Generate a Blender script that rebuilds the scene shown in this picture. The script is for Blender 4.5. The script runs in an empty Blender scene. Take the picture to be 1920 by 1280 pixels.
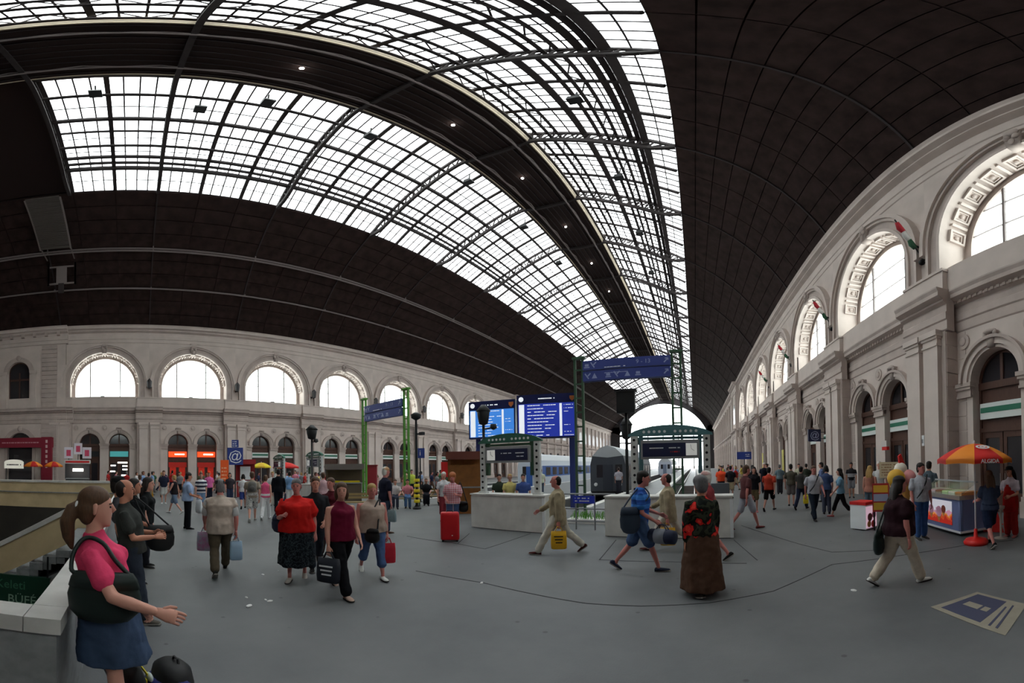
import bpy, bmesh, math, random
from math import sin, cos, pi, radians as rad, atan2, hypot, sqrt
from mathutils import Vector, Matrix
random.seed(7)
SC = bpy.context.scene
COL = SC.collection

# ---------------------------------------------------------------- camera (a stitched panorama: equirectangular lens, slightly rolled)
CAMH = 1.85
PXR, VX, VY, ROLL, PITCH = 673.35, 1303.0, 867.0, 0.0205, -0.0045
def lens_rot():
    c, s = cos(ROLL), sin(ROLL); A = Matrix(((c, 0, -s), (0, 1, 0), (s, 0, c)))
    c, s = cos(PITCH), sin(PITCH); B = Matrix(((1, 0, 0), (0, c, -s), (0, s, c)))
    return B @ A
RT = lens_rot().transposed()
cam_data = bpy.data.cameras.new('camera'); cam = bpy.data.objects.new('camera', cam_data); COL.objects.link(cam)
cam_data.type = 'PANO'
cam_data.clip_start = 0.05; cam_data.clip_end = 1000
cy = cam_data
cy.panorama_type = 'EQUIRECTANGULAR'
cy.longitude_min = (0 - VX) / PXR; cy.longitude_max = (1920 - VX) / PXR
cy.latitude_min = -(1280 - VY) / PXR; cy.latitude_max = VY / PXR
right, fwd, up = RT @ Vector((1, 0, 0)), RT @ Vector((0, 1, 0)), RT @ Vector((0, 0, 1))
M4 = Matrix((right, up, -fwd)).transposed().to_4x4(); M4.translation = (0, 0, CAMH)
cam.matrix_world = M4
SC.camera = cam
def ray(px, py):
    az, el = (px - VX) / PXR, (VY - py) / PXR
    return RT @ Vector((sin(az) * cos(el), cos(az) * cos(el), sin(el)))
def at(px, py, z=0.0):                      # pixel -> point on the horizontal plane z
    d = ray(px, py); t = (z - CAMH) / d.z
    return Vector((d.x * t, d.y * t, z))
def onY(px, py, Y):
    d = ray(px, py); t = Y / d.y; return Vector((d.x * t, Y, CAMH + d.z * t))
def onX(px, py, X):
    d = ray(px, py); t = X / d.x; return Vector((X, d.y * t, CAMH + d.z * t))
def onD(px, py, D):                         # at ground distance D
    d = ray(px, py); t = D / hypot(d.x, d.y); return Vector((d.x * t, d.y * t, CAMH + d.z * t))

# ---------------------------------------------------------------- sky and exposure
W = bpy.data.worlds.new('sky'); SC.world = W; W.use_nodes = True
bg = W.node_tree.nodes['Background']
bg.inputs[0].default_value = (0.93, 0.98, 1.0, 1); bg.inputs[1].default_value = 5.2
SC.view_settings.view_transform = 'Standard'; SC.view_settings.look = 'None'
SC.view_settings.gamma = 1; SC.view_settings.use_curve_mapping = False
SC.view_settings.exposure = 0.38
SC.cycles.use_denoising = True
SC.cycles.max_bounces = 7; SC.cycles.diffuse_bounces = 4; SC.cycles.transparent_max_bounces = 12
SC.cycles.sample_clamp_indirect = 6

# ---------------------------------------------------------------- materials
MATS = {}
def mat(name, col, rough=0.7, metal=0.0, var=0.0, scale=4.0, bump=0.0, spec=0.3, emit=None, estr=0.0, var_col=None, stretch=None):
    if name in MATS: return MATS[name]
    m = bpy.data.materials.new(name); m.use_nodes = True
    nt = m.node_tree; b = nt.nodes['Principled BSDF']
    c = (col[0], col[1], col[2], 1)
    b.inputs['Base Color'].default_value = c; b.inputs['Roughness'].default_value = rough
    b.inputs['Metallic'].default_value = metal; b.inputs['Specular IOR Level'].default_value = spec
    if var > 0 or bump > 0:
        tc = nt.nodes.new('ShaderNodeTexCoord'); n = nt.nodes.new('ShaderNodeTexNoise')
        n.inputs['Scale'].default_value = scale; n.inputs['Detail'].default_value = 6
        if stretch:
            mp = nt.nodes.new('ShaderNodeMapping'); mp.inputs['Scale'].default_value = stretch
            nt.links.new(tc.outputs['Object'], mp.inputs[0]); nt.links.new(mp.outputs[0], n.inputs['Vector'])
        else: nt.links.new(tc.outputs['Object'], n.inputs['Vector'])
        if var > 0:
            r = nt.nodes.new('ShaderNodeValToRGB'); r.color_ramp.elements[0].position = 0.3; r.color_ramp.elements[1].position = 0.7
            d = var_col or tuple(x * (1 - var) for x in col)
            r.color_ramp.elements[0].color = (d[0], d[1], d[2], 1); r.color_ramp.elements[1].color = c
            nt.links.new(n.outputs['Fac'], r.inputs[0]); nt.links.new(r.outputs[0], b.inputs['Base Color'])
        if bump > 0:
            bp = nt.nodes.new('ShaderNodeBump'); bp.inputs['Strength'].default_value = bump; bp.inputs['Distance'].default_value = 0.02
            nt.links.new(n.outputs['Fac'], bp.inputs['Height']); nt.links.new(bp.outputs[0], b.inputs['Normal'])
    if emit:
        b.inputs['Emission Color'].default_value = (*emit, 1); b.inputs['Emission Strength'].default_value = estr
    MATS[name] = m
    return m
def srgb(r, g, b):
    f = lambda v: (v / 255 / 12.92) if v / 255 <= 0.04045 else ((v / 255 + 0.055) / 1.055) ** 2.4
    return (f(r), f(g), f(b))
def flat(r, g, b, rough=0.75):              # cloth / paint by its own sRGB colour
    return mat('paint_%d_%d_%d' % (r, g, b), srgb(r, g, b), rough, var=0.18, scale=14)
def banded(name, cols, axis=2, period=0.12, kind='stripe'):
    """printed cloth: stripes, checks or blotches in the object's own coordinates"""
    if name in MATS: return MATS[name]
    m = bpy.data.materials.new(name); m.use_nodes = True; nt = m.node_tree; b = nt.nodes['Principled BSDF']
    b.inputs['Roughness'].default_value = 0.85; b.inputs['Specular IOR Level'].default_value = 0.1
    tc = nt.nodes.new('ShaderNodeTexCoord')
    def ramp(src, els, const=True):
        r = nt.nodes.new('ShaderNodeValToRGB'); r.color_ramp.interpolation = 'CONSTANT' if const else 'LINEAR'
        while len(r.color_ramp.elements) < len(els): r.color_ramp.elements.new(0.5)
        for e, (p, c) in zip(r.color_ramp.elements, els): e.position = p; e.color = (*c, 1)
        nt.links.new(src, r.inputs[0]); return r
    def frac(ax, per):
        s = nt.nodes.new('ShaderNodeSeparateXYZ'); nt.links.new(tc.outputs['Object'], s.inputs[0])
        d = nt.nodes.new('ShaderNodeMath'); d.operation = 'DIVIDE'; d.inputs[1].default_value = per; nt.links.new(s.outputs[ax], d.inputs[0])
        f = nt.nodes.new('ShaderNodeMath'); f.operation = 'FRACT'; nt.links.new(d.outputs[0], f.inputs[0]); return f.outputs[0]
    if kind == 'stripe':
        n = len(cols); r = ramp(frac(axis, period), [(i / n, c) for i, c in enumerate(cols)])
        nt.links.new(r.outputs[0], b.inputs['Base Color'])
    elif kind == 'check':
        a = ramp(frac(2, period), [(0, cols[0]), (0.55, cols[1])]); c = ramp(frac(0, period), [(0, cols[0]), (0.55, cols[1])])
        mx = nt.nodes.new('ShaderNodeMixRGB'); mx.inputs[0].default_value = 0.5
        nt.links.new(a.outputs[0], mx.inputs[1]); nt.links.new(c.outputs[0], mx.inputs[2]); nt.links.new(mx.outputs[0], b.inputs['Base Color'])
    else:
        v = nt.nodes.new('ShaderNodeTexNoise'); v.inputs['Scale'].default_value = 1 / period; v.inputs['Detail'].default_value = 2
        nt.links.new(tc.outputs['Object'], v.inputs['Vector'])
        n = len(cols); ps = [0, 0.42, 0.5, 0.57, 0.64][:n]
        r = ramp(v.outputs['Fac'], list(zip(ps, cols))); nt.links.new(r.outputs[0], b.inputs['Base Color'])
    MATS[name] = m; return m
def glass_mat(name, tint, clear=0.6, rough=0.1):
    """old glass: part clear, part milky with dirt"""
    if name in MATS: return MATS[name]
    m = bpy.data.materials.new(name); m.use_nodes = True; nt = m.node_tree; nt.nodes.clear()
    o = nt.nodes.new('ShaderNodeOutputMaterial'); t = nt.nodes.new('ShaderNodeBsdfTransparent'); t.inputs[0].default_value = (*tint, 1)
    l = nt.nodes.new('ShaderNodeBsdfTranslucent'); l.inputs[0].default_value = (*tint, 1)
    g = nt.nodes.new('ShaderNodeBsdfGlossy'); g.inputs['Roughness'].default_value = rough
    mx = nt.nodes.new('ShaderNodeMixShader'); mx.inputs[0].default_value = clear
    nt.links.new(l.outputs[0], mx.inputs[1]); nt.links.new(t.outputs[0], mx.inputs[2])
    m2 = nt.nodes.new('ShaderNodeMixShader'); m2.inputs[0].default_value = 0.04
    nt.links.new(mx.outputs[0], m2.inputs[1]); nt.links.new(g.outputs[0], m2.inputs[2]); nt.links.new(m2.outputs[0], o.inputs[0])
    MATS[name] = m; return m

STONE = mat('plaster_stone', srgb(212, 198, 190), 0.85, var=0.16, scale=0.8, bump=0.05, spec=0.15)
STONE2 = mat('plaster_darker', srgb(194, 179, 171), 0.85, var=0.2, scale=1.3, spec=0.15)  # slightly darker plaster tone for piers and mouldings
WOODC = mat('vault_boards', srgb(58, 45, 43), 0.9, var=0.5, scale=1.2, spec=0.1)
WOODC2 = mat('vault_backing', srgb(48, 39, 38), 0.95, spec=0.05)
STEEL = mat('roof_steel', srgb(58, 52, 52), 0.8, var=0.2, scale=3, spec=0.2)
PIPE = mat('grey_pipe', srgb(128, 118, 116), 0.7)
FASCIA = mat('lantern_fascia', srgb(205, 190, 165), 0.8, var=0.2, scale=2)
SKYGLASS = glass_mat('skylight_glass', (0.95, 0.96, 0.95), 0.45)
WINGLASS = glass_mat('window_glass', (0.95, 0.98, 0.96), 0.92)
DARKGLASS = mat('dark_glass', srgb(46, 44, 48), 0.12, spec=0.5)
DOORWOOD = mat('brown_door_wood', srgb(86, 58, 48), 0.5, var=0.25, scale=6, stretch=(6, 6, 0.6))
BLACK = mat('black_iron', srgb(30, 31, 33), 0.5)
GREENPOST = mat('green_post', srgb(86, 150, 52), 0.5, var=0.15, scale=3)
DKGREEN = mat('dark_green_post', srgb(62, 92, 70), 0.5, var=0.15, scale=3)
SIGNBLUE = mat('sign_blue', srgb(62, 74, 140), 0.45)
WHITE = mat('white_print', srgb(228, 230, 232), 0.6)
CONC = mat('concrete', srgb(226, 224, 219), 0.85, var=0.25, scale=2.2, bump=0.15, spec=0.15)

# ---------------------------------------------------------------- mesh helpers
class MB:
    def __init__(s): s.v = []; s.f = []
    def add(s, vs, fs):
        o = len(s.v); s.v += [tuple(v) for v in vs]; s.f += [tuple(i + o for i in f) for f in fs]; return s
    def box(s, x0, x1, y0, y1, z0, z1):
        return s.add([(x0, y0, z0), (x1, y0, z0), (x1, y1, z0), (x0, y1, z0), (x0, y0, z1), (x1, y0, z1), (x1, y1, z1), (x0, y1, z1)],
                     [(3, 2, 1, 0), (4, 5, 6, 7), (0, 1, 5, 4), (1, 2, 6, 5), (2, 3, 7, 6), (3, 0, 4, 7)])
    def cbox(s, c, d): return s.box(c[0] - d[0] / 2, c[0] + d[0] / 2, c[1] - d[1] / 2, c[1] + d[1] / 2, c[2] - d[2] / 2, c[2] + d[2] / 2)
    def bar(s, p, q, w, h=None, upv=(0, 0, 1)):
        h = h or w; p, q = Vector(p), Vector(q); d = (q - p).normalized(); u = Vector(upv)
        if abs(d.dot(u)) > 0.98: u = Vector((1, 0, 0))
        a = d.cross(u).normalized() * (w / 2); b = a.cross(d).normalized() * (h / 2)
        return s.add([p - a - b, p + a - b, p + a + b, p - a + b, q - a - b, q + a - b, q + a + b, q - a + b],
                     [(3, 2, 1, 0), (4, 5, 6, 7), (0, 1, 5, 4), (1, 2, 6, 5), (2, 3, 7, 6), (3, 0, 4, 7)])
    def loft(s, rings, cap=True, closed=False):
        n = len(rings[0]); o = len(s.v)
        for r in rings: s.v += [tuple(v) for v in r]
        m = len(rings)
        for i in range(m if closed else m - 1):
            a, b = o + i * n, o + ((i + 1) % m) * n
            for j in range(n): s.f.append((a + j, a + (j + 1) % n, b + (j + 1) % n, b + j))
        if cap and not closed:
            s.f.append(tuple(o + j for j in reversed(range(n)))); s.f.append(tuple(o + (m - 1) * n + j for j in range(n)))
        return s
    def tube(s, pts, r, n=8, cap=True):
        pts = [Vector(p) for p in pts]; rings = []
        ref = Vector((0, 0, 1))
        for i, p in enumerate(pts):
            t = (pts[min(i + 1, len(pts) - 1)] - pts[max(i - 1, 0)]).normalized()
            u = ref if abs(t.dot(ref)) < 0.95 else Vector((1, 0, 0))
            a = t.cross(u).normalized(); b = a.cross(t)
            rr = r[i] if isinstance(r, (list, tuple)) else r
            rings.append([p + (a * cos(2 * pi * k / n) + b * sin(2 * pi * k / n)) * rr for k in range(n)])
        return s.loft(rings, cap)
    def lathe(s, prof, n=16, c=(0, 0, 0)):
        return s.loft([[(c[0] + r * cos(2 * pi * k / n), c[1] + r * sin(2 * pi * k / n), c[2] + z) for k in range(n)] for r, z in prof])
    def prism(s, poly, axis, a, b):            # poly in the two other axes, in order; extruded along axis from a to b
        def P(u, v, w): return {0: (w, u, v), 1: (u, w, v), 2: (u, v, w)}[axis]
        n = len(poly); return s.add([P(u, v, a) for u, v in poly] + [P(u, v, b) for u, v in poly],
                     [tuple(reversed(range(n))), tuple(range(n, 2 * n))] + [(i, (i + 1) % n, n + (i + 1) % n, n + i) for i in range(n)])
    def sphere(s, c, r, n=12, m=8):
        r = r if isinstance(r, (list, tuple)) else (r, r, r)
        return s.loft([[(c[0] + r[0] * sin(t) * cos(2 * pi * k / n), c[1] + r[1] * sin(t) * sin(2 * pi * k / n), c[2] - r[2] * cos(t)) for k in range(n)]
                       for t in [pi * (i + 0.03) / (m + 0.06) for i in range(m + 1)]])
    def mesh(s, name, smooth=False):
        me = bpy.data.meshes.new(name); me.from_pydata(s.v, [], s.f); me.update()
        bm = bmesh.new(); bm.from_mesh(me); bmesh.ops.recalc_face_normals(bm, faces=bm.faces); bm.to_mesh(me); bm.free()
        if smooth: me.polygons.foreach_set('use_smooth', [True] * len(me.polygons))
        return me
def link(name, me, m, parent=None, loc=(0, 0, 0), rz=0.0, scale=None):
    o = bpy.data.objects.new(name, me); COL.objects.link(o)
    if me is not None and m is not None:
        if not me.materials: me.materials.append(m)
        elif me.materials[0] is not m:
            o.material_slots[0].link = 'OBJECT'; o.material_slots[0].material = m
    o.location = loc; o.rotation_euler = (0, 0, rz)
    if scale: o.scale = scale
    if parent: o.parent = parent
    return o
SMALLPRINT = {'print', 'destination_print', 'number', 'timetable_row', 'timetable_remark', 'heading', 'lettering', 'script_lettering', 'vertical_lettering', 'brand_name', 'graffiti_mark', 'arrow_mark'}
def part(name, mb, m, parent, smooth=False, **k):
    o = link(name, mb.mesh(name, smooth) if isinstance(mb, MB) else mb, m, parent, **k)
    if name in SMALLPRINT: o['kind'] = 'stuff'          # strokes too small to pick apart
    return o
def tag(o, label, cat, group=None):
    o['label'] = label; o['category'] = cat
    if group: o['group'] = group
    return o
def thing(name, label, cat, loc=(0, 0, 0), rz=0.0, group=None):
    o = bpy.data.objects.new(name, None); COL.objects.link(o); o.location = loc; o.rotation_euler = (0, 0, rz)
    o.empty_display_size = 0.1
    return tag(o, label, cat, group)
def solo(name, mb, m, label, cat, loc=(0, 0, 0), rz=0.0, group=None, smooth=False):
    return tag(part(name, mb, m, None, smooth, loc=loc, rz=rz), label, cat, group)
def struct(name, mb=None, m=None, smooth=False, label=None):
    o = part(name, mb, m, None, smooth) if mb is not None else bpy.data.objects.new(name, None)
    if mb is None: COL.objects.link(o)
    o['kind'] = 'structure'
    if label: o['label'] = label
    return o
def text_mb(s, size, depth=0.004, align='CENTER'):
    cu = bpy.data.curves.new('lettering', 'FONT'); cu.body = s; cu.size = size; cu.extrude = depth; cu.align_x = align; cu.align_y = 'CENTER'
    cu.resolution_u = 2
    o = bpy.data.objects.new('lettering', cu); COL.objects.link(o)
    dg = bpy.context.evaluated_depsgraph_get()
    me = bpy.data.meshes.new_from_object(o.evaluated_get(dg))
    bpy.data.objects.remove(o); bpy.data.curves.remove(cu)
    mb = MB(); mb.add([v.co for v in me.vertices], [p.vertices for p in me.polygons]); bpy.data.meshes.remove(me)
    return mb                                  # in the XY plane, facing +Z
def xf(mb, M):
    r = MB(); r.v = [tuple(M @ Vector(v)) for v in mb.v]; r.f = list(mb.f); return r
def face_front(mb, loc=(0, 0, 0)):             # stand a flat XY print upright so that it faces -Y
    return xf(mb, Matrix.Translation(loc) @ Matrix.Rotation(pi / 2, 4, 'X'))
# ================================================================ THE HALL
XL, XR, BAY, Y0 = -35.75, 8.1, 9.0, -2.7        # wall datum left / right, bay length, first bay centre
NB = 8
YEND = 152.0
XC = -13.3

def arch_wall(mb, s0, s1, z0, z1, d, openings, back, seg=24):
    """wall face at depth d with arched openings (centre, radius, sill, springing) and their reveals back to depth back"""
    xs = {s0, s1}
    for c, r, zb, zs in openings:
        for k in range(seg + 1): xs.add(round(c - r * cos(pi * k / seg), 5))
    xs = sorted(xs)
    for a, b in zip(xs, xs[1:]):
        m = (a + b) / 2; op = next((o for o in openings if abs(m - o[0]) < o[1]), None)
        if op is None: mb.add([(d, a, z0), (d, b, z0), (d, b, z1), (d, a, z1)], [(0, 1, 2, 3)]); continue
        c, r, zb, zs = op
        ta, tb = [zs + sqrt(max(0, r * r - (q - c) ** 2)) for q in (a, b)]
        mb.add([(d, a, ta), (d, b, tb), (d, b, z1), (d, a, z1)], [(0, 1, 2, 3)])
        mb.add([(d, a, ta), (d, b, tb), (back, b, tb), (back, a, ta)], [(0, 1, 2, 3)])
        if zb > z0: mb.add([(d, a, z0), (d, b, z0), (d, b, zb), (d, a, zb), (back, a, zb), (back, b, zb)], [(0, 1, 2, 3), (3, 2, 5, 4)])
    for c, r, zb, zs in openings:
        for q in (c - r, c + r): mb.add([(d, q, zb), (back, q, zb), (back, q, zs), (d, q, zs)], [(0, 1, 2, 3)])
    return mb
def arch_ring(mb, c, zs, r0, r1, d0, d1, leg=0.0, seg=28):
    """moulding ring: between radii r0, r1 and depths d0 (hall side) and d1"""
    prof = [(r0, d1), (r0, d0), (r1, d0), (r1, d1)]
    rings = []
    if leg: rings.append([(d, c - r, zs - leg) for r, d in prof])
    for k in range(seg + 1):
        t = pi - pi * k / seg; rings.append([(d, c + r * cos(t), zs + r * sin(t)) for r, d in prof])
    if leg: rings.append([(d, c + r, zs - leg) for r, d in prof])
    return mb.loft(rings)
def extrude_s(mb, prof, s0, s1):
    return mb.loft([[(d, s0, z) for d, z in prof], [(d, s1, z) for d, z in prof]])

LEDGE = [(0.0, 6.55), (-0.04, 6.6), (-0.04, 6.95), (-0.09, 7.0), (-0.09, 7.25), (-0.05, 7.3), (-0.05, 7.6), (-0.2, 7.68), (-0.2, 7.76),
         (-0.42, 7.86), (-0.42, 8.02), (-0.48, 8.14), (-0.48, 8.2), (0.3, 8.24), (0.3, 6.55)]
TOPC = [(0.0, 15.1), (-0.05, 15.14), (-0.05, 15.5), (-0.1, 15.54), (-0.1, 15.9), (-0.05, 15.95), (-0.05, 16.25), (-0.36, 16.4), (-0.36, 16.5),
        (-0.62, 16.62), (-0.62, 16.8), (-0.72, 16.95), (0.9, 16.98), (0.9, 15.1)]
def off(prof, d): return [(x + d, z) for x, z in prof]

WALLF, PIERF, DOORD, UPF, GLD = 0.6, 0.05, 0.95, 0.2, 1.3
# shared meshes of one bay (origin at the bay centre on the wall datum)
lo = arch_wall(MB(), -4.5, 4.5, 0, 6.6, WALLF, [(-1.5, 1.05, 0, 4.5), (1.5, 1.05, 0, 4.5)], DOORD + 0.25)
upw = arch_wall(MB(), -4.5, 4.5, 8.15, 15.15, UPF, [(0, 3.45, 9.3, 10.55)], GLD + 0.1, 40)
M_LOW = lo.mesh('lower_wall'); M_UP = upw.mesh('upper_wall')
M_LEDGE = extrude_s(MB(), off(LEDGE, WALLF), -4.5, 4.5).mesh('string_course')
M_LEDGEP = extrude_s(MB(), off(LEDGE, PIERF), -1.35, 1.35).mesh('pier_course')
M_TOP = extrude_s(MB(), off(TOPC, UPF), -4.5, 4.5).mesh('cornice')
dent = MB()
for i in range(36): dent.box(WALLF - 0.24, WALLF, -4.45 + i * 0.25, -4.45 + i * 0.25 + 0.13, 7.66, 7.8)
M_DENT = dent.mesh('dentils')
M_PARA = MB().box(0.42, 0.62, -3.3, 3.3, 8.2, 8.95).box(0.36, 0.66, -3.35, 3.35, 8.95, 9.06).box(0.38, 0.44, -3.1, -1.2, 8.4, 8.8).box(0.38, 0.44, -0.95, 0.95, 8.4, 8.8).box(0.38, 0.44, 1.2, 3.1, 8.4, 8.8).mesh('parapet')
M_PIER = MB().box(PIERF, 0.9, -1.2, 1.2, 0, 6.6).box(PIERF - 0.14, 0.9, -1.3, 1.3, 0, 0.55).box(PIERF - 0.08, 0.9, -1.26, 1.26, 0.55, 0.7).mesh('pier')
pil = MB().box(-0.14, 0.1, -0.42, 0.42, 0.7, 6.0).box(-0.18, 0.1, -0.46, 0.46, 0.7, 0.95)
pil.box(-0.19, 0.1, -0.45, 0.45, 6.0, 6.08).box(-0.15, 0.1, -0.42, 0.42, 6.08, 6.28).box(-0.2, 0.1, -0.46, 0.46, 6.28, 6.38).box(-0.26, 0.1, -0.5, 0.5, 6.38, 6.6)
M_PIL = pil.mesh('pilaster')
M_PED = MB().box(-0.02, 0.6, -1.2, 1.2, 8.2, 9.1).box(-0.06, 0.6, -1.24, 1.24, 8.2, 8.35).box(-0.07, 0.6, -1.25, 1.25, 9.1, 9.22).mesh('pedestal')
M_ARCHV = arch_ring(MB(), 0, 10.55, 3.45, 3.62, -0.02, 0.3, 1.35).mesh('archivolt_inner')
M_ARCHV2 = arch_ring(MB(), 0, 10.55, 3.62, 4.05, 0.08, 0.3, 1.35).mesh('archivolt_band')
M_ARCHV3 = arch_ring(arch_ring(MB(), 0, 10.55, 4.05, 4.2, -0.06, 0.3, 1.35), 0, 10.55, 4.2, 4.42, -0.18, 0.3, 0.3).mesh('archivolt_label')
key = MB().prism([(-0.22, 13.9), (0.22, 13.9), (0.36, 15.1), (-0.36, 15.1)], 0, -0.12, 0.3)
key.sphere((-0.14, 0, 14.75), (0.1, 0.3, 0.22)).sphere((-0.14, -0.16, 14.45), (0.1, 0.14, 0.16)).sphere((-0.14, 0.16, 14.45), (0.1, 0.14, 0.16)).sphere((-0.14, 0, 14.15), (0.08, 0.12, 0.2))
M_KEY = key.mesh('keystone', True)
M_DARCH = arch_ring(arch_ring(MB(), 0, 4.5, 1.05, 1.16, 0.5, 0.7), 0, 4.5, 1.16, 1.36, 0.42, 0.7).mesh('door_arch_moulding')
M_DLAB = arch_ring(MB(), 0, 4.5, 1.36, 1.47, 0.32, 0.7).mesh('door_arch_label')
dk = MB().prism([(-0.12, 5.55), (0.12, 5.55), (0.2, 6.15), (-0.2, 6.15)], 0, 0.38, 0.65)
dk.sphere((0.36, 0, 6.1), (0.1, 0.3, 0.1)).sphere((0.38, -0.22, 6.02), (0.08, 0.1, 0.12)).sphere((0.38, 0.22, 6.02), (0.08, 0.1, 0.12))
M_DKEY = dk.mesh('door_keystone', True)
def impost(w): return MB().box(0.5, 0.7, -w - 0.02, w + 0.02, 4.0, 4.08).box(0.52, 0.7, -w, w, 4.08, 4.28).box(0.46, 0.7, -w - 0.04, w + 0.04, 4.28, 4.38).box(0.42, 0.7, -w - 0.08, w + 0.08, 4.38, 4.52)
M_IMPC = impost(0.45).mesh('column_capital'); M_IMPS = impost(0.38).mesh('impost')
M_COLB = MB().box(0.5, 0.7, -0.5, 0.5, 0, 0.5).box(0.54, 0.7, -0.47, 0.47, 0.5, 0.65).mesh('column_base')
def disc_x(d0, d1, r, n=20): return MB().loft([[(d0, r * cos(2 * pi * k / n), r * sin(2 * pi * k / n)) for k in range(n)], [(d1, r * cos(2 * pi * k / n), r * sin(2 * pi * k / n)) for k in range(n)]])
rd = disc_x(-0.05, 0.02, 0.3); rd.v += []; M_RND = rd.mesh('roundel')
M_RNDI = MB().sphere((-0.06, 0, 0), (0.05, 0.17, 0.17)).mesh('roundel_boss', True)
cof = MB()
for a, b, c2, d2 in ((-0.36, 0.36, -0.3, -0.22), (-0.36, 0.36, 0.22, 0.3), (-0.36, -0.28, -0.22, 0.22), (0.28, 0.36, -0.22, 0.22)): cof.box(a, b, c2, d2, -0.13, 0.02)
for a, b, c2, d2 in ((-0.24, 0.24, -0.18, -0.14), (-0.24, 0.24, 0.14, 0.18), (-0.24, -0.2, -0.14, 0.14), (0.2, 0.24, -0.14, 0.14)): cof.box(a, b, c2, d2, -0.07, 0.02)
M_COF = cof.mesh('coffer')
M_ROS = MB().sphere((0, 0, -0.02), (0.11, 0.1, 0.09)).mesh('rosette', True)
M_CBAR = MB().box(-0.36, 0.36, -0.06, 0.06, -0.13, 0.02).mesh('coffer_bar')

def wall(side):
    x0, sg = (XL, -1) if side == 'left' else (XR, 1)
    w = struct('wall_' + side, label='pale stone arcade wall with half-round windows, ' + side + ' flank of the hall'); w.location = (x0, 0, 0); w.scale = (sg, 1, 1)
    P = lambda n, me, y, m=STONE, **k: link(n, me, m, w, loc=(k.get('x', 0), y, k.get('z', 0)))
    for i in range(NB):
        y = Y0 + BAY * i
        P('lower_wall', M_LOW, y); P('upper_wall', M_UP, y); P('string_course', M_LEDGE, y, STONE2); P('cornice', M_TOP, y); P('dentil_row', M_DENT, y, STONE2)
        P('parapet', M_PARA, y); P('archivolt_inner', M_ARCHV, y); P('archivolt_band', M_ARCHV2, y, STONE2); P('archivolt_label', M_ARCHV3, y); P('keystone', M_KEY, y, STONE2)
        for q in (-1.5, 1.5):
            P('door_arch_moulding', M_DARCH, y + q); P('door_arch_label', M_DLAB, y + q, STONE2); P('door_keystone', M_DKEY, y + q, STONE2)
        P('column_capital', M_IMPC, y, STONE2); P('column_base', M_COLB, y, STONE2)
        for q in (-2.95, 2.95): P('impost', M_IMPS, y + q, STONE2)
        for q in (-2.95, 0, 2.95):
            r = P('roundel', M_RND, y + q, STONE2, x=WALLF, z=6.12); link('roundel_boss', M_RNDI, STONE2, r)
        n = 10
        for k in range(n):                      # coffered soffit of the window arch
            t = pi * (k + 0.5) / n
            c = link('coffer', M_COF, STONE, w, loc=(0.75, y + 3.44 * cos(t), 10.55 + 3.44 * sin(t))); c.rotation_euler = (t - pi / 2, 0, 0)
            link('rosette', M_ROS, STONE2, c)
            if k:
                t = pi * k / n; c = link('coffer_bar', M_CBAR, STONE, w, loc=(0.75, y + 3.44 * cos(t), 10.55 + 3.44 * sin(t))); c.rotation_euler = (t - pi / 2, 0, 0)
    for i in range(NB + 1):
        y = Y0 - BAY / 2 + BAY * i
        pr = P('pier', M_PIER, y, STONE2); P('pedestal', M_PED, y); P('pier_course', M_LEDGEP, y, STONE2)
        for q in (-0.55, 0.55): link('pilaster', M_PIL, STONE, pr, loc=(0, q, 0))
        if side == 'right' and 1 <= i <= 3:     # coursed stone blocks on the near flanks of the piers
            for k in range(11):
                b = MB().box(PIERF + 0.03, WALLF + 0.02, -1.23, -1.17, 0.72 + k * 0.53, 0.72 + k * 0.53 + 0.5)
                b.box(WALLF - 0.02, WALLF + 0.06, -1.65, -1.2, 0.72 + k * 0.53, 0.72 + k * 0.53 + 0.5)
                part('stone_block', b, STONE2, pr)
    return w
WL, WR = wall('left'), wall('right')

# ---- half-round windows
def lunette_piece(s0, s1, r=3.15, z0=9.3, zs=10.55, n=14):
    pts = [(s0, z0), (s1, z0)] + [(s, zs + sqrt(max(0, r * r - s * s))) for s in [s1 + (s0 - s1) * k / n for k in range(n + 1)]]
    return MB().prism(pts, 0, GLD, GLD + 0.02)
M_PANES = [lunette_piece(-3.149, -1.6).mesh('pane'), lunette_piece(-1.5, 1.5).mesh('pane'), lunette_piece(1.6, 3.149).mesh('pane')]
M_WFR = arch_ring(MB(), 0, 10.55, 3.1, 3.5, GLD - 0.08, GLD + 0.12, 1.25).box(GLD - 0.1, GLD + 0.12, -3.45, 3.45, 9.2, 9.34).mesh('window_frame')
M_MUL = MB().box(GLD - 0.06, GLD + 0.08, -0.05, 0.05, 9.3, 13.3).mesh('mullion')
M_TRANS = MB().box(GLD - 0.03, GLD + 0.05, -3.1, 3.1, -0.015, 0.015).mesh('glazing_rod')
WN = 0
def window(x0, sg, y, side, k):
    global WN; WN += 1
    w = struct('window_%d' % WN, label='half-round window over bay %d of the %s arcade' % (k + 1, side)); w.location = (x0, y, 0); w.scale = (sg, 1, 1)
    for me in M_PANES: link('pane', me, WINGLASS, w)
    link('window_frame', M_WFR, STONE2, w)
    for q in (-1.55, 1.55): link('mullion', M_MUL, PIPE, w, loc=(0, q, 0))
    for z in (11.2, 12.4): link('glazing_rod', M_TRANS, PIPE, w, loc=(0, 0, z), scale=(1, sqrt(1 - ((z - 10.55) / 3.2) ** 2), 1))
for k in range(NB):
    window(XL, -1, Y0 + BAY * k, 'left', k); window(XR, 1, Y0 + BAY * k, 'right', k)

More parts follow.
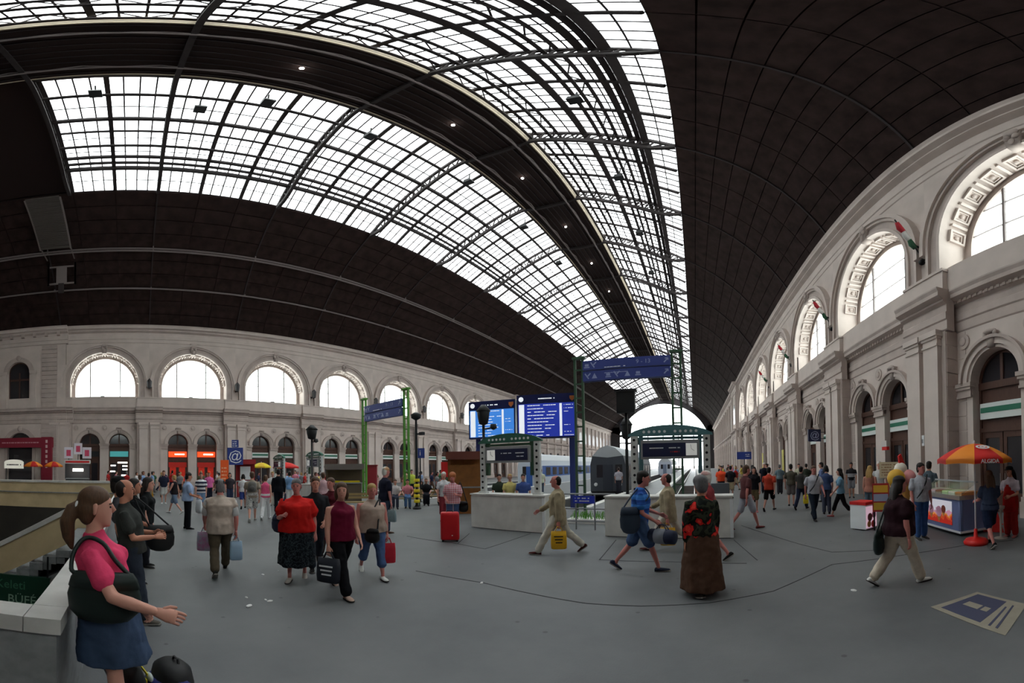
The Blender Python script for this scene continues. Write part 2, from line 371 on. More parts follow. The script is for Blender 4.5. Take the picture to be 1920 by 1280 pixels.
# ---- doors under the lower arches
def seg_disc(s0, s1, r, zs, d0, d1, n=10):
    pts = [(s0, zs), (s1, zs)] + [(s, zs + sqrt(max(0, r * r - s * s))) for s in [s1 + (s0 - s1) * k / n for k in range(n + 1)]]
    return MB().prism(pts, 0, d0, d1)
D = DOORD
M_FAN = [seg_disc(-1.0, -0.05, 1.0, 4.5, D + 0.04, D + 0.06).mesh('fanlight_pane'), seg_disc(0.05, 1.0, 1.0, 4.5, D + 0.04, D + 0.06).mesh('fanlight_pane')]
M_DFR = arch_ring(MB(), 0, 4.5, 0.95, 1.06, D - 0.03, D + 0.15, 4.5).box(D - 0.03, D + 0.1, -0.06, 0.06, 4.5, 5.5).box(D - 0.06, D + 0.12, -1.05, 1.05, 4.25, 4.5).box(D - 0.04, D + 0.12, -1.05, 1.05, 2.75, 2.9).mesh('door_frame')
leaf = MB().box(D, D + 0.08, -0.94, -0.02, 0.03, 0.7).box(D, D + 0.08, -0.94, -0.8, 0.7, 2.75).box(D, D + 0.08, -0.16, -0.02, 0.7, 2.75).box(D, D + 0.08, -0.8, -0.16, 2.55, 2.75)
M_LEAF = leaf.mesh('door_leaf'); M_LPANE = MB().box(D + 0.03, D + 0.05, -0.8, -0.16, 0.7, 2.55).mesh('door_pane')
M_OVER = MB().box(D + 0.02, D + 0.06, -0.96, 0.96, 2.9, 4.25).mesh('over_panel')
M_DBLOCK = MB().box(D + 0.12, D + 0.16, -1.1, 1.1, 0, 4.55).mesh('door_daylight_block')  # added sheet behind each door, blocks daylight at the leaf gaps
M_SIGN = MB().box(D - 0.12, D - 0.02, -0.93, 0.93, 3.2, 3.75).mesh('sign_panel')
M_SBAND = MB().box(D - 0.135, D - 0.12, -0.9, 0.9, 3.42, 3.6).mesh('sign_band')
M_HANDLE = MB().tube([(D - 0.06, -0.1, 1.0), (D - 0.06, -0.1, 1.35)], 0.015).mesh('door_handle')
SIGNWHITE = mat('sign_white', srgb(216, 222, 218), 0.5)
SGREEN = mat('sign_green', srgb(40, 110, 86), 0.5)
ORANGE_L = mat('lit_orange_sign', srgb(235, 80, 40), 0.5, emit=srgb(255, 70, 25), estr=1.0)
TEAL_L = mat('lit_teal_sign', srgb(60, 130, 130), 0.5, emit=srgb(70, 150, 150), estr=0.5)
WARMPOSTER = mat('amber_poster', srgb(205, 150, 40), 0.6, emit=srgb(205, 140, 30), estr=0.25)
REDINT = mat('red_shop_glass', srgb(190, 50, 35), 0.3, var=0.6, scale=3, emit=srgb(200, 40, 20), estr=0.25)
LAMPWHITE = mat('shop_lamp', (1, 1, 0.9), 0.5, emit=(1, 0.97, 0.85), estr=4.0)
DN = 0
def door(x0, sg, y, side, kind, note):
    global DN; DN += 1
    w = struct('door_%d' % DN, label=note); w.location = (x0, y, 0); w.scale = (sg, 1, 1)
    link('door_frame', M_DFR, DOORWOOD, w); link('door_daylight_block', M_DBLOCK, DARKGLASS, w)
    for me in M_FAN: link('fanlight_pane', me, DARKGLASS, w)
    link('over_panel', M_OVER, DOORWOOD if kind not in ('shop',) else DARKGLASS, w)
    sm = {'sign': SIGNWHITE, 'orange': ORANGE_L, 'teal': TEAL_L, 'amber': BLACK, 'plain': None}[kind]
    if sm: link('sign_panel', M_SIGN, sm, w)
    if kind == 'sign': link('sign_band', M_SBAND, SGREEN, w)
    if kind == 'orange':
        s = link('shop_name', M_SBAND, LAMPWHITE, w, scale=(1.0, 0.55, 0.6), loc=(0, 0.2, 1.37)); s['label'] = 'white lit lettering on the orange fascia'
        link('awning_panel', MB().box(D - 0.1, D - 0.03, -0.93, 0.93, 2.15, 2.65).mesh('awning_panel'), mat('red_awning', srgb(200, 45, 35), 0.6), w)
    for s in (1, -1):
        lf = link('door_leaf', M_LEAF, DOORWOOD, w, scale=(1, s, 1)); link('door_pane', M_LPANE, REDINT if kind == 'orange' else (WARMPOSTER if kind == 'amber' and s == 1 else DARKGLASS), lf)
        link('door_handle', M_HANDLE, PIPE, lf)
    if kind == 'teal':
        for a, b in ((-0.6, 2.3), (0.1, 2.6), (0.6, 2.6), (0.6, 2.25), (0.6, 1.9), (-0.65, 1.7), (0.5, 1.3)):
            l = part('ceiling_lamp', MB().box(D - 0.02, D + 0.02, a - 0.25, a + 0.25, b - 0.06, b + 0.06), LAMPWHITE, w)
for k in range(NB):
    y = Y0 + BAY * k
    for j, q in enumerate((-1.5, 1.5)):
        kl = {0: ('amber', 'teal'), 1: ('orange', 'orange')}.get(k, ('sign', 'sign'))[j]
        nl = {'amber': 'arched shop door with amber poster behind its glass', 'teal': 'arched shop entrance with teal sign and rows of lit lamps', 'orange': 'arched shop door with lit orange fascia, %s of the orange pair' % ('first' if j == 0 else 'second')}.get(kl, 'brown arched door with white fascia, bay %d left arcade, %s arch' % (k + 1, 'first' if j == 0 else 'second'))
        door(XL, -1, y + q, 'left', kl, nl)
        door(XR, 1, y + q, 'right', 'sign' if k < 4 else 'plain', 'brown arched door, bay %d of the right arcade, %s arch' % (k + 1, 'first' if j == 0 else 'second'))

# ---- far halves of the walls: a projecting end bay, then plain pilastered bays
def far_wall(side):
    x0, sg = (XL, -1) if side == 'left' else (XR, 1); w = WL if side == 'left' else WR
    ya = Y0 + BAY * (NB - 0.5)
    b = arch_wall(MB(), ya + 0.0, ya + 8, 0, 15.2, -0.35, [(ya + 4, 1.2, 0, 4.2), (ya + 4.001, 1.25, 9.4, 12.0)][:1], 0.4)
    b.box(-0.35, 1.0, ya, ya + 0.02, 0, 15.2)
    part('end_bay', b, STONE, w)
    part('end_bay_course', extrude_s(MB(), off(LEDGE, -0.38), ya - 0.1, ya + 8.1), STONE2, w)
    part('end_bay_cornice', extrude_s(MB(), off(TOPC, -0.4), ya - 0.2, ya + 8.2), STONE, w)
    part('end_bay_window', seg_disc(-1.2, 1.2, 1.2, 12.0, -0.36, -0.33).box(-0.36, -0.33, -1.2, 1.2, 9.4, 12.0), DARKGLASS, w, loc=(0, ya + 4, 0))
    part('end_bay_doorway', seg_disc(-1.2, 1.2, 1.2, 4.2, 0.2, 0.3).box(0.2, 0.3, -1.2, 1.2, 0, 4.2), DARKGLASS, w, loc=(0, ya + 4, 0))
    for q in (0.9, 7.1):
        part('quoin_strip', MB().box(-0.5, -0.3, ya + q - 0.7, ya + q + 0.7, 0, 15.1), STONE2, w)
    yb = ya + 8; n = 16; L = (YEND - yb) / n
    low = MB(); MBpane = None
    mp = MB().box(-0.05, 0.4, -0.35, 0.35, 0, 15.1).box(-0.12, 0.4, -0.45, 0.45, 6.4, 7.0).box(-0.12, 0.4, -0.45, 0.45, 14.6, 15.1).mesh('far_pilaster')
    mw = arch_wall(MB(), -L / 2, L / 2, 0, 15.2, 0.3, [(0, 1.25, 0.9, 4.2)], 0.8).mesh('far_wall'); 
    mw2 = seg_disc(-1.3, 1.3, 1.3, 11.6, 0.26, 0.32).box(0.26, 0.32, -1.3, 1.3, 9.2, 11.6).mesh('far_window')
    mw3 = seg_disc(-1.25, 1.25, 1.25, 4.2, 0.6, 0.66).box(0.6, 0.66, -1.25, 1.25, 0.9, 4.2).mesh('far_doorway')
    grey = mat('far_window_glass', srgb(170, 165, 165), 0.3)
    for i in range(n):
        y = yb + (i + 0.5) * L
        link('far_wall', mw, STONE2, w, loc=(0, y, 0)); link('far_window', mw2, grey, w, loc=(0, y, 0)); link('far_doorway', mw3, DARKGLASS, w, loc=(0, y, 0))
        link('far_pilaster', mp, STONE, w, loc=(0, y - L / 2, 0))
    part('far_course', extrude_s(MB(), off(LEDGE, 0.2), yb, YEND), STONE2, w)
    part('far_cornice', extrude_s(MB(), off(TOPC, 0.2), yb, YEND), STONE, w)
far_wall('left'); far_wall('right')

# ---- near end: projecting corner bay on each side and the end wall behind the camera
YB = -24.0
def near_wall(side):
    w = WL if side == 'left' else WR
    y1 = Y0 - BAY / 2 + 0.6; 
    op = [(-11.6, 1.15, 9.3, 12.2)]
    part('corner_bay_upper', arch_wall(MB(), YB, y1, 8.2, 15.2, -0.1, op, 0.5), STONE, w)
    part('corner_bay_lower', arch_wall(MB(), YB, y1, 0, 8.2, -0.1, [(-11.4, 1.35, 0, 4.3)], 0.5), STONE, w)
    part('corner_bay_end', MB().box(-0.1, 1.0, y1 - 0.02, y1, 0, 15.2), STONE, w)
    part('corner_window', seg_disc(-1.15, 1.15, 1.15, 12.2, 0.3, 0.36).box(0.3, 0.36, -1.15, 1.15, 9.3, 12.2), DARKGLASS, w, loc=(0, -11.6, 0))
    part('corner_window_frame', arch_ring(MB(), -11.6, 12.2, 1.05, 1.15, 0.2, 0.35, 2.9).box(0.2, 0.34, -12.75, -10.45, 11.3, 11.5).box(0.2, 0.34, -11.66, -11.54, 9.3, 12.2), DOORWOOD, w)
    part('corner_window_moulding', arch_ring(arch_ring(MB(), -11.6, 12.2, 1.15, 1.5, -0.2, 0.1, 0.1), -11.6, 12.2, 1.5, 1.65, -0.26, 0.1), STONE2, w)
    for q in (-13.2, -10.0): part('corner_colonnette', MB().box(-0.28, 0.1, q - 0.28, q + 0.28, 8.3, 11.9).box(-0.34, 0.1, q - 0.36, q + 0.36, 11.9, 12.25).box(-0.34, 0.1, q - 0.34, q + 0.34, 8.2, 9.2), STONE, w)
    part('corner_doorway', seg_disc(-1.35, 1.35, 1.35, 4.3, 0.3, 0.36).box(0.3, 0.36, -1.35, 1.35, 0, 4.3), DARKGLASS, w, loc=(0, -11.4, 0))
    part('corner_door_moulding', arch_ring(arch_ring(MB(), -11.4, 4.3, 1.35, 1.7, -0.2, 0.1, 4.2), -11.4, 4.3, 1.7, 1.85, -0.26, 0.1), STONE2, w)
    part('corner_keystone', MB().sphere((-0.25, -11.6, 13.75), (0.12, 0.25, 0.3)).sphere((-0.25, -11.4, 6.05), (0.12, 0.25, 0.3)), STONE2, w, smooth=True)
    for k in range(14): part('quoin_block', MB().box(-0.22, 0, y1 - 2.5, y1 - 0.9, 8.3 + k * 0.48, 8.3 + k * 0.48 + 0.44), STONE2, w)
    for k in range(14): part('quoin_block', MB().box(-0.22, 0, y1 - 2.5, y1 - 0.9, 0.3 + k * 0.48, 0.3 + k * 0.48 + 0.44), STONE2, w)
    part('corner_course', extrude_s(MB(), off(LEDGE, -0.1), YB, y1 + 0.1), STONE2, w)
    part('corner_cornice', extrude_s(MB(), off(TOPC, -0.15), YB, y1 + 0.2), STONE, w)
    for k in range(12): part('modillion', MB().box(-0.55, -0.1, y1 - 0.9 - k * 1.25, y1 - 0.6 - k * 1.25, 16.0, 16.42), STONE2, w)
near_wall('left'); near_wall('right')
# unseen end wall behind the camera, left windowless to keep the near end darker
EW = struct('wall_back', MB().box(XL - 1.5, XR + 1.5, YB - 0.9, YB, 0, 32), STONE, label='unseen end wall of the hall, built closed to darken the near end')

# ================================================================ FLOOR, STAIRWELL, TRACKS
PITS = [(-23.4, -20.4), (-18.4, -15.4), (-7.1, -5.05), (-2.0, 0.3)]
WX0, WX1, WY0, WY1 = -20.2, -2.06, -9.0, -0.55
YT = 15.4
fl = MB()
def rect(mb, x0, x1, y0, y1, z=0.0): mb.add([(x0, y0, z), (x1, y0, z), (x1, y1, z), (x0, y1, z)], [(0, 1, 2, 3)])
FX0, FX1 = XL - 1.4, XR + 1.4
rect(fl, FX0, FX1, YB, WY0); rect(fl, FX0, WX0, WY0, WY1); rect(fl, WX1, FX1, WY0, WY1); rect(fl, FX0, FX1, WY1, YT)
xs = [FX0] + [v for p in PITS for v in p] + [FX1]
for a, b in zip(xs[0::2], xs[1::2]): rect(fl, a, b, YT, YEND + 30)
for a, b in PITS:
    fl.add([(a, YT, 0), (a, YEND + 30, 0), (a, YEND + 30, -1), (a, YT, -1)], [(0, 1, 2, 3)]); fl.add([(b, YT, 0), (b, YEND + 30, 0), (b, YEND + 30, -1), (b, YT, -1)], [(0, 1, 2, 3)])
    fl.add([(a, YT, 0), (b, YT, 0), (b, YT, -1), (a, YT, -1)], [(0, 1, 2, 3)])
    rect(fl, a, b, YT, YEND + 30, -1)
def asphalt():
    m = bpy.data.materials.new('worn_asphalt'); m.use_nodes = True; nt = m.node_tree; b = nt.nodes['Principled BSDF']; MATS['worn_asphalt'] = m
    b.inputs['Specular IOR Level'].default_value = 0.35
    tc = nt.nodes.new('ShaderNodeTexCoord')
    n1 = nt.nodes.new('ShaderNodeTexNoise'); n1.inputs['Scale'].default_value = 0.45; n1.inputs['Detail'].default_value = 8; n1.inputs['Roughness'].default_value = 0.6
    n2 = nt.nodes.new('ShaderNodeTexVoronoi'); n2.inputs['Scale'].default_value = 2.2
    n3 = nt.nodes.new('ShaderNodeTexNoise'); n3.inputs['Scale'].default_value = 60; n3.inputs['Detail'].default_value = 3
    for n in (n1, n2, n3): nt.links.new(tc.outputs['Object'], n.inputs['Vector'])
    r = nt.nodes.new('ShaderNodeValToRGB'); r.color_ramp.elements[0].position = 0.32; r.color_ramp.elements[1].position = 0.7
    r.color_ramp.elements[0].color = (*srgb(84, 86, 88), 1); r.color_ramp.elements[1].color = (*srgb(112, 113, 114), 1)
    nt.links.new(n1.outputs['Fac'], r.inputs[0])
    sp = nt.nodes.new('ShaderNodeValToRGB'); sp.color_ramp.elements[0].position = 0.045; sp.color_ramp.elements[1].position = 0.075
    sp.color_ramp.elements[0].color = (0.5, 0.5, 0.5, 1); sp.color_ramp.elements[1].color = (1, 1, 1, 1)
    nt.links.new(n2.outputs['Distance'], sp.inputs[0])
    mx = nt.nodes.new('ShaderNodeMixRGB'); mx.blend_type = 'MULTIPLY'; mx.inputs[0].default_value = 0.8
    nt.links.new(r.outputs[0], mx.inputs[1]); nt.links.new(sp.outputs[0], mx.inputs[2])
    nt.links.new(mx.outputs[0], b.inputs['Base Color'])
    rr = nt.nodes.new('ShaderNodeMapRange'); rr.inputs[3].default_value = 0.42; rr.inputs[4].default_value = 0.7
    nt.links.new(n1.outputs['Fac'], rr.inputs[0]); nt.links.new(rr.outputs[0], b.inputs['Roughness'])
    bp = nt.nodes.new('ShaderNodeBump'); bp.inputs['Strength'].default_value = 0.12; bp.inputs['Distance'].default_value = 0.01
    nt.links.new(n3.outputs['Fac'], bp.inputs['Height']); nt.links.new(bp.outputs[0], b.inputs['Normal'])
    return m
FLOOR = struct('floor', fl, asphalt(), label='worn grey asphalt concourse floor')
JOINT = mat('tar_joint', srgb(58, 58, 60), 0.8)
def joint(pts, w=0.03):
    mb = MB(); pts = [at(*p) for p in pts]
    for a, b in zip(pts, pts[1:]): mb.bar((a.x, a.y, 0.003), (b.x, b.y, 0.003), w, 0.004)
    part('floor_joint', mb, JOINT, FLOOR)
for pl in ([(763, 1005), (802, 1012), (858, 1019), (909, 1029), (995, 1000)], [(780, 1070), (905, 1092), (1100, 1131), (1200, 1136), (1330, 1130), (1450, 1108), (1560, 1058), (1702, 1039), (1804, 1023), (1900, 1012)],
           [(1155, 1012), (1124, 1049), (1196, 1052), (1260, 1053), (1400, 1056)], [(1376, 1012), (1420, 1050)], [(1390, 985), (1500, 1020), (1560, 1035), (1660, 1030)], [(880, 1000), (858, 1019)]):
    joint(pl, 0.018)
rail_m = mat('rail_steel', srgb(120, 110, 100), 0.35, metal=0.7); SLP = mat('sleeper', srgb(70, 62, 58), 0.9)
msl = MB().box(-0.98, 0.98, -0.12, 0.12, -0.99, -0.9).mesh('sleeper')
for i, (a, b) in enumerate(PITS):
    c = (a + b) / 2; t = thing('railway_track', 'steel rails on sleepers in the pit behind the %s stop block' % ('first', 'second', 'third', 'fourth')[i], 'track', (c, YT + 0.4, -1.0), 0, 'tracks between the platforms')
    for s in (-0.75, 0.75): part('rail', MB().box(s - 0.035, s + 0.035, 0, YEND + 25 - YT, 0.1, 0.25), rail_m, t)
    for k in range(34): link('sleeper', msl, SLP, t, loc=(0, 0.5 + k * 0.9, 1.0))
    for e in (a - 0.35, b + 0.25): part('platform_edge_stone', MB().box(e - 0.15 , e + 0.15 , YT, YEND, 0.0, 0.012), CONC, FLOOR)
GRD = struct('ground', MB().box(-400, 400, YEND + 20, 700, -1.2, -1.05), mat('ballast_ground', srgb(128, 122, 116), 0.95, var=0.3, scale=0.5), label='pale ground outside the far arch')

# stairwell
BEIGE = mat('beige_stone', srgb(206, 184, 146), 0.8, var=0.22, scale=1.6, spec=0.15)
MARBLE = mat('grey_marble', srgb(206, 204, 200), 0.45, var=0.25, scale=3.5)
GRANITE = mat('grey_granite', srgb(140, 142, 144), 0.6, var=0.3, scale=9)
zd = -3.6
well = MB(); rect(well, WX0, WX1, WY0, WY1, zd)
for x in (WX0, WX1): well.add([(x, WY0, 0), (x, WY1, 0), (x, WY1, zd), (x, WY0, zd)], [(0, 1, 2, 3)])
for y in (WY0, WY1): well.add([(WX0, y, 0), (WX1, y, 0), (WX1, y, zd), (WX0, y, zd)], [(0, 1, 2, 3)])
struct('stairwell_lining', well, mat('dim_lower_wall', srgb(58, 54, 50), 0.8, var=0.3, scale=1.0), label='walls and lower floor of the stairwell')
PA = struct('wall_parapet', label='marble-capped granite parapet round the stairwell')
CW = 0.2; xo, yo = WX1 + 0.19, WY1 + 0.19
part('parapet_body', MB().box(WX1 - 0.0, xo - 0.03, WY0, yo - 0.03, 0, 0.9).box(WX0, WX1, WY1, yo - 0.03, 0, 0.9), GRANITE, PA)
def slab(x0, x1, y0, y1): 
    part('coping_slab', MB().box(x0 + 0.003, x1 - 0.003, y0 + 0.003, y1 - 0.003, 0.9, 1.0), MARBLE, PA)
slab(WX1 - 0.02, xo, WY1 - 0.02, yo)
for k in range(8): slab(WX1 - 0.02, xo, WY1 - 0.02 - (k + 1) * 1.05, WY1 - 0.02 - k * 1.05)
for k in range(17): slab(WX1 - 0.02 - (k + 1) * 1.05, WX1 - 0.02 - k * 1.05, WY1 - 0.02, yo)
part('far_parapet', MB().box(WX0 - 0.35, WX0, WY0 - 0.3, WY1 + 0.3, 0, 1.1).box(WX0, WX0 + 0.02, WY0, WY1, -0.35, 0.55), BEIGE, PA)
part('far_coping', MB().box(WX0 - 0.4, WX0 + 0.06, WY0 - 0.3, WY1 + 0.3, 1.1, 1.22), MARBLE, PA)
part('far_ledge', MB().box(WX0, WX0 + 0.08, WY0, WY1, 0.5, 0.56), GRANITE, PA)
part('side_parapet', MB().box(WX0, WX1, WY0 - 0.25, WY0, 0, 1.0), BEIGE, PA)
# the stair flight with its sloping side wall
st = struct('stair_flight', label='stair flight with sloping beige balustrade inside the stairwell')
sx, sl = -8.0, 0.55; ys = -1.35
part('balustrade', MB().prism([(ys, 0.18), (ys, 0.9), (-7.9, 0.9 - (7.9 + ys) * sl), (-7.9, 0.18 - (7.9 + ys) * sl)], 0, sx - 0.22, sx), BEIGE, st)
part('balustrade_coping', MB().prism([(ys, 0.9), (ys, 1.02), (-7.9, 1.02 - (7.9 + ys) * sl), (-7.9, 0.9 - (7.9 + ys) * sl)], 0, sx - 0.3, sx + 0.06), MARBLE, st)
part('far_balustrade', MB().prism([(ys, -0.25), (ys, 0.75), (-7.9, 0.75 - (7.9 + ys) * sl), (-7.9, -0.25 - (7.9 + ys) * sl)], 0, sx - 3.4, sx - 3.2), BEIGE, st)
part('soffit', MB().prism([(ys, -0.5), (ys, -0.42), (-7.9, -0.42 - (7.9 + ys) * sl), (-7.9, -0.6 - (7.9 + ys) * sl)], 0, sx - 3.2, sx - 0.1), GRANITE, st)
for k in range(20):
    y = ys - k * 0.31; z = -0.17 * (k + 1)
    part('stair_step', MB().box(sx - 3.2, sx + 0.06, y - 0.31, y, z - 0.0, z + 0.17).box(sx - 3.1, sx + 0.0, y - 0.31, y - 0.12, z - 0.17, z), GRANITE, st)
part('landing', MB().box(WX0, sx + 0.0, ys, WY1, -0.2, -0.005), GRANITE, st)
b = thing('buffet_sign', 'dark green buffet sign board inside the stairwell', 'sign', (-7.7, -2.5, -1.42), pi / 2)
part('board', MB().box(-0.75, 0.75, 0, 0.06, 0, 0.8), mat('dark_green_board', srgb(22, 58, 44), 0.5), b)
part('lettering', face_front(text_mb('BÜFÉ', 0.3), (0.12, -0.004, 0.2)), mat('pale_green_letters', srgb(130, 160, 140), 0.6), b)
part('script_lettering', face_front(text_mb('Keleti', 0.3), (-0.15, -0.004, 0.56)), mat('green_letters', srgb(60, 110, 84), 0.6), b)
for q in (-0.7, 0.7): part('hanger', MB().box(q - 0.02, q + 0.02, 0.02, 0.05, 0.8, 1.3), BLACK, b)
solo('menu_board', MB().box(-0.45, 0.45, 0, 0.05, 0, 0.09).box(-0.4, 0.4, -0.005, 0, 0.02, 0.07), mat('lit_menu', srgb(230, 225, 220), 0.5, emit=(1, 0.9, 0.85), estr=0.6), 'narrow lit white strip below the green buffet sign', 'sign', (-7.6, -2.35, -1.6), pi / 2)
# ================================================================ ROOF
CEIL = struct('ceiling', label='dark barrel vault with two long skylights')
def arc_pts(p, q, sag, n):
    p, q = Vector(p), Vector(q); d = q - p; nrm = Vector((-d.y, d.x)).normalized()
    if nrm.y < 0: nrm = -nrm
    return [p + d * (k / n) + nrm * (4 * sag * (k / n) * (1 - k / n)) for k in range(n + 1)]
LO_, LI_, RI_, RO_ = (-24.73, 26.12), (-14.14, 29.8), (-9.42, 29.8), (-0.6, 26.12)   # skylight edges (x, z)
GI = 1.4                                                                             # the glass meets the lantern this much higher
VL = arc_pts((XL - 0.2, 16.95), LO_, 1.0, 10); VR = arc_pts((XR + 0.2, 16.95), RO_, 0.85, 10)
GLp = arc_pts((LO_[0], LO_[1] + 0.15), (LI_[0], LI_[1] + GI), 0.25, 24); GRp = arc_pts((RO_[0], RO_[1] + 0.15), (RI_[0], RI_[1] + GI), 0.25, 24)
def along(P, t):
    k = min(int(t * (len(P) - 1)), len(P) - 2); f = t * (len(P) - 1) - k
    return P[k].lerp(P[k + 1], f)
YA = -4.6                                           # the skylights begin here
# backing shells of the vault (outside face keeps daylight out)
sh = MB()
for P in (VL, VR): sh.loft([[(p.x, YB, p.y + 0.25) for p in P] + [(p.x, YB, p.y + 0.12) for p in reversed(P)], [(p.x, YEND, p.y + 0.25) for p in P] + [(p.x, YEND, p.y + 0.12) for p in reversed(P)]])
part('vault_shell', sh, WOODC2, CEIL)
# near end of the vault beyond the skylights
ne = MB()
NP = VL + GLp + list(reversed(GRp)) + list(reversed(VR))
ne.loft([[(p.x, YB, p.y + 0.14) for p in NP] + [(p.x, YB, p.y + 0.3) for p in reversed(NP)], [(p.x, YA, p.y + 0.14) for p in NP] + [(p.x, YA, p.y + 0.3) for p in reversed(NP)]])
part('vault_end', ne, WOODC2, CEIL)
# board panels of the vault, one by one near the camera, long strips beyond
def panel_rows(P, y0, y1, name):
    for a, b in zip(P, P[1:]):
        d = (b - a); L = d.length; ang = atan2(d.y, d.x)
        yield a, d.normalized(), L
for P, sgn in ((VL, -1), (VR, 1)):
    for a, b in zip(P, P[1:]):
        d = (b - a).normalized(); n = Vector((-d.y, d.x)); n = n if n.y > 0 else -n; L = (b - a).length
        q = [a + d * 0.03, a + d * (L - 0.03)]
        sec = [q[0], q[1], q[1] + n * 0.1, q[0] + n * 0.1]
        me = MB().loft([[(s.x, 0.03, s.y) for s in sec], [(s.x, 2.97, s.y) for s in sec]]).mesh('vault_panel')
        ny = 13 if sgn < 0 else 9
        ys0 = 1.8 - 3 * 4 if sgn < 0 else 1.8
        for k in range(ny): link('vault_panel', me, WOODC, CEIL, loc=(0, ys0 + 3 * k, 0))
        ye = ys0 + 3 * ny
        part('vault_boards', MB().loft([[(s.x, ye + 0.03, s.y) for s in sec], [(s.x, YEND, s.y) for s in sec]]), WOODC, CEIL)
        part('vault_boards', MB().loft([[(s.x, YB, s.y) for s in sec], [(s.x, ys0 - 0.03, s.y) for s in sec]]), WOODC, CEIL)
# lantern band along the crown
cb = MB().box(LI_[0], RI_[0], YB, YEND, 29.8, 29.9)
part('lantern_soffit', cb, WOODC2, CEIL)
for k in range(9):
    x = LI_[0] + 0.25 + k * (RI_[0] - LI_[0] - 0.5) / 8
    part('lantern_board', MB().box(x - 0.03, x + 0.03, YB, YEND, 29.72, 29.8), STEEL, CEIL)
part('lantern_top', MB().box(LI_[0], RI_[0], YB, YEND, 31.4, 31.5), WOODC2, CEIL)
for x, s in ((LI_[0], -1), (RI_[0], 1)): part('lantern_fascia', MB().box(x - 0.04, x + 0.04, YB, YEND, 29.78, 31.5), FASCIA, CEIL)
# trusses
def offset(P, d):
    out = []
    for i, p in enumerate(P):
        t = (P[min(i + 1, len(P) - 1)] - P[max(i - 1, 0)]).normalized(); n = Vector((-t.y, t.x)); n = n if n.y > 0 else -n
        out.append(p - n * d)
    return out
def truss_mesh():
    mb = MB()
    def poly(Q, w, h):
        for a, b in zip(Q, Q[1:]): mb.bar((a.x, 0, a.y), (b.x, 0, b.y), w, h, (0, 1, 0))
    mid = arc_pts((LI_[0], LI_[1] + 0.1), (RI_[0], RI_[1] + 0.1), 0.15, 6)
    full = GLp + mid + list(reversed(GRp)); bot = offset(GLp, 1.1) + offset(mid, 0.55) + list(reversed(offset(GRp, 1.1)))
    sm = lambda Q: [Q[0]] + [(Q[i - 1] + Q[i] * 2 + Q[i + 1]) / 4 for i in range(1, len(Q) - 1)] + [Q[-1]]
    bot[0] = GLp[0] - Vector((0, 0.3)); bot[-1] = GRp[0] - Vector((0, 0.3))
    for _ in range(6): bot = sm(bot)
    poly(offset(GLp, 0.12), 0.26, 0.2); poly(offset(GRp, 0.12), 0.26, 0.2)
    poly(bot, 0.3, 0.24)
    for i in range(1, len(full) - 1, 2):
        mb.bar((full[i].x, 0, full[i].y), (bot[i].x, 0, bot[i].y), 0.11, 0.11, (0, 1, 0))
        mb.bar((bot[i].x, 0, bot[i].y), (full[min(i + 2, len(full) - 1)].x, 0, full[min(i + 2, len(full) - 1)].y), 0.09, 0.09, (0, 1, 0))
    return mb.mesh('roof_truss')
MT = truss_mesh()
nb = int((YEND - 1.8) / 9) + 1
for k in range(-1, nb): link('roof_truss', MT, STEEL, CEIL, loc=(0, 1.8 + 9 * k if k >= 0 else YA + 0.15, 0))
raf = MB()
for P in (GLp, GRp):
    Q = offset(P, 0.14)
    for a, b in zip(Q, Q[1:]): raf.bar((a.x, 0, a.y), (b.x, 0, b.y), 0.17, 0.26, (0, 1, 0))
MR = raf.mesh('rafter')
for k in range(-1, nb):
    for q in (3, 6):
        y = 1.8 + 9 * k + q
        if YA < y < YEND: link('rafter', MR, STEEL, CEIL, loc=(0, y, 0))
# ribs over the boarded part
rb = MB()
for P in (VL, VR):
    Q = offset(P, 0.04)
    for a, b in zip(Q, Q[1:]): rb.bar((a.x, 0, a.y), (b.x, 0, b.y), 0.12, 0.12, (0, 1, 0))
MRB = rb.mesh('vault_rib')
for k in range(-1, nb): link('vault_rib', MRB, STEEL, CEIL, loc=(0, 1.8 + 9 * k, 0))
# purlins (longitudinal): solid ones and lattice ones
ROWS = [0.0, 0.19, 0.285, 0.376, 0.494, 0.593, 0.781, 0.93, 1.0]
def purlin(P, t, w, h, drop=0.12):
    p = offset(P, drop); c = along(p, t)
    part('purlin', MB().box(c.x - w / 2, c.x + w / 2, YA, YEND, c.y - h / 2, c.y + h / 2), STEEL, CEIL)
for P in (GLp, GRp):
    kk = 1.0 if P is GLp else 1.35
    for t, w, h in ((0.19, 0.3, 0.3), (0.235, 0.2, 0.2), (0.285, 0.24, 0.24), (0.376, 0.14, 0.14), (0.494, 0.16, 0.16), (0.593, 0.28, 0.26), (0.69, 0.06, 0.08), (0.781, 0.14, 0.14), (0.93, 0.14, 0.14), (0.09, 0.05, 0.06), (0.33, 0.05, 0.06), (0.44, 0.05, 0.06)): purlin(P, t, w * kk, h)
    for t in (0.376, 0.781, 0.93):              # lattice purlins: a lower chord and zigzag
        a, b = along(offset(P, 0.12), t), along(offset(P, 0.75), t + 0.012)
        mb = MB().box(b.x - 0.09, b.x + 0.09, YA, YEND, b.y - 0.09, b.y + 0.09)
        y = 1.8 - 6
        while y < 100:
            mb.bar((a.x, y, a.y), (b.x, y + 0.9, b.y), 0.07); mb.bar((b.x, y + 0.9, b.y), (a.x, y + 1.8, a.y), 0.07); y += 1.8
        part('lattice_purlin', mb, STEEL, CEIL)
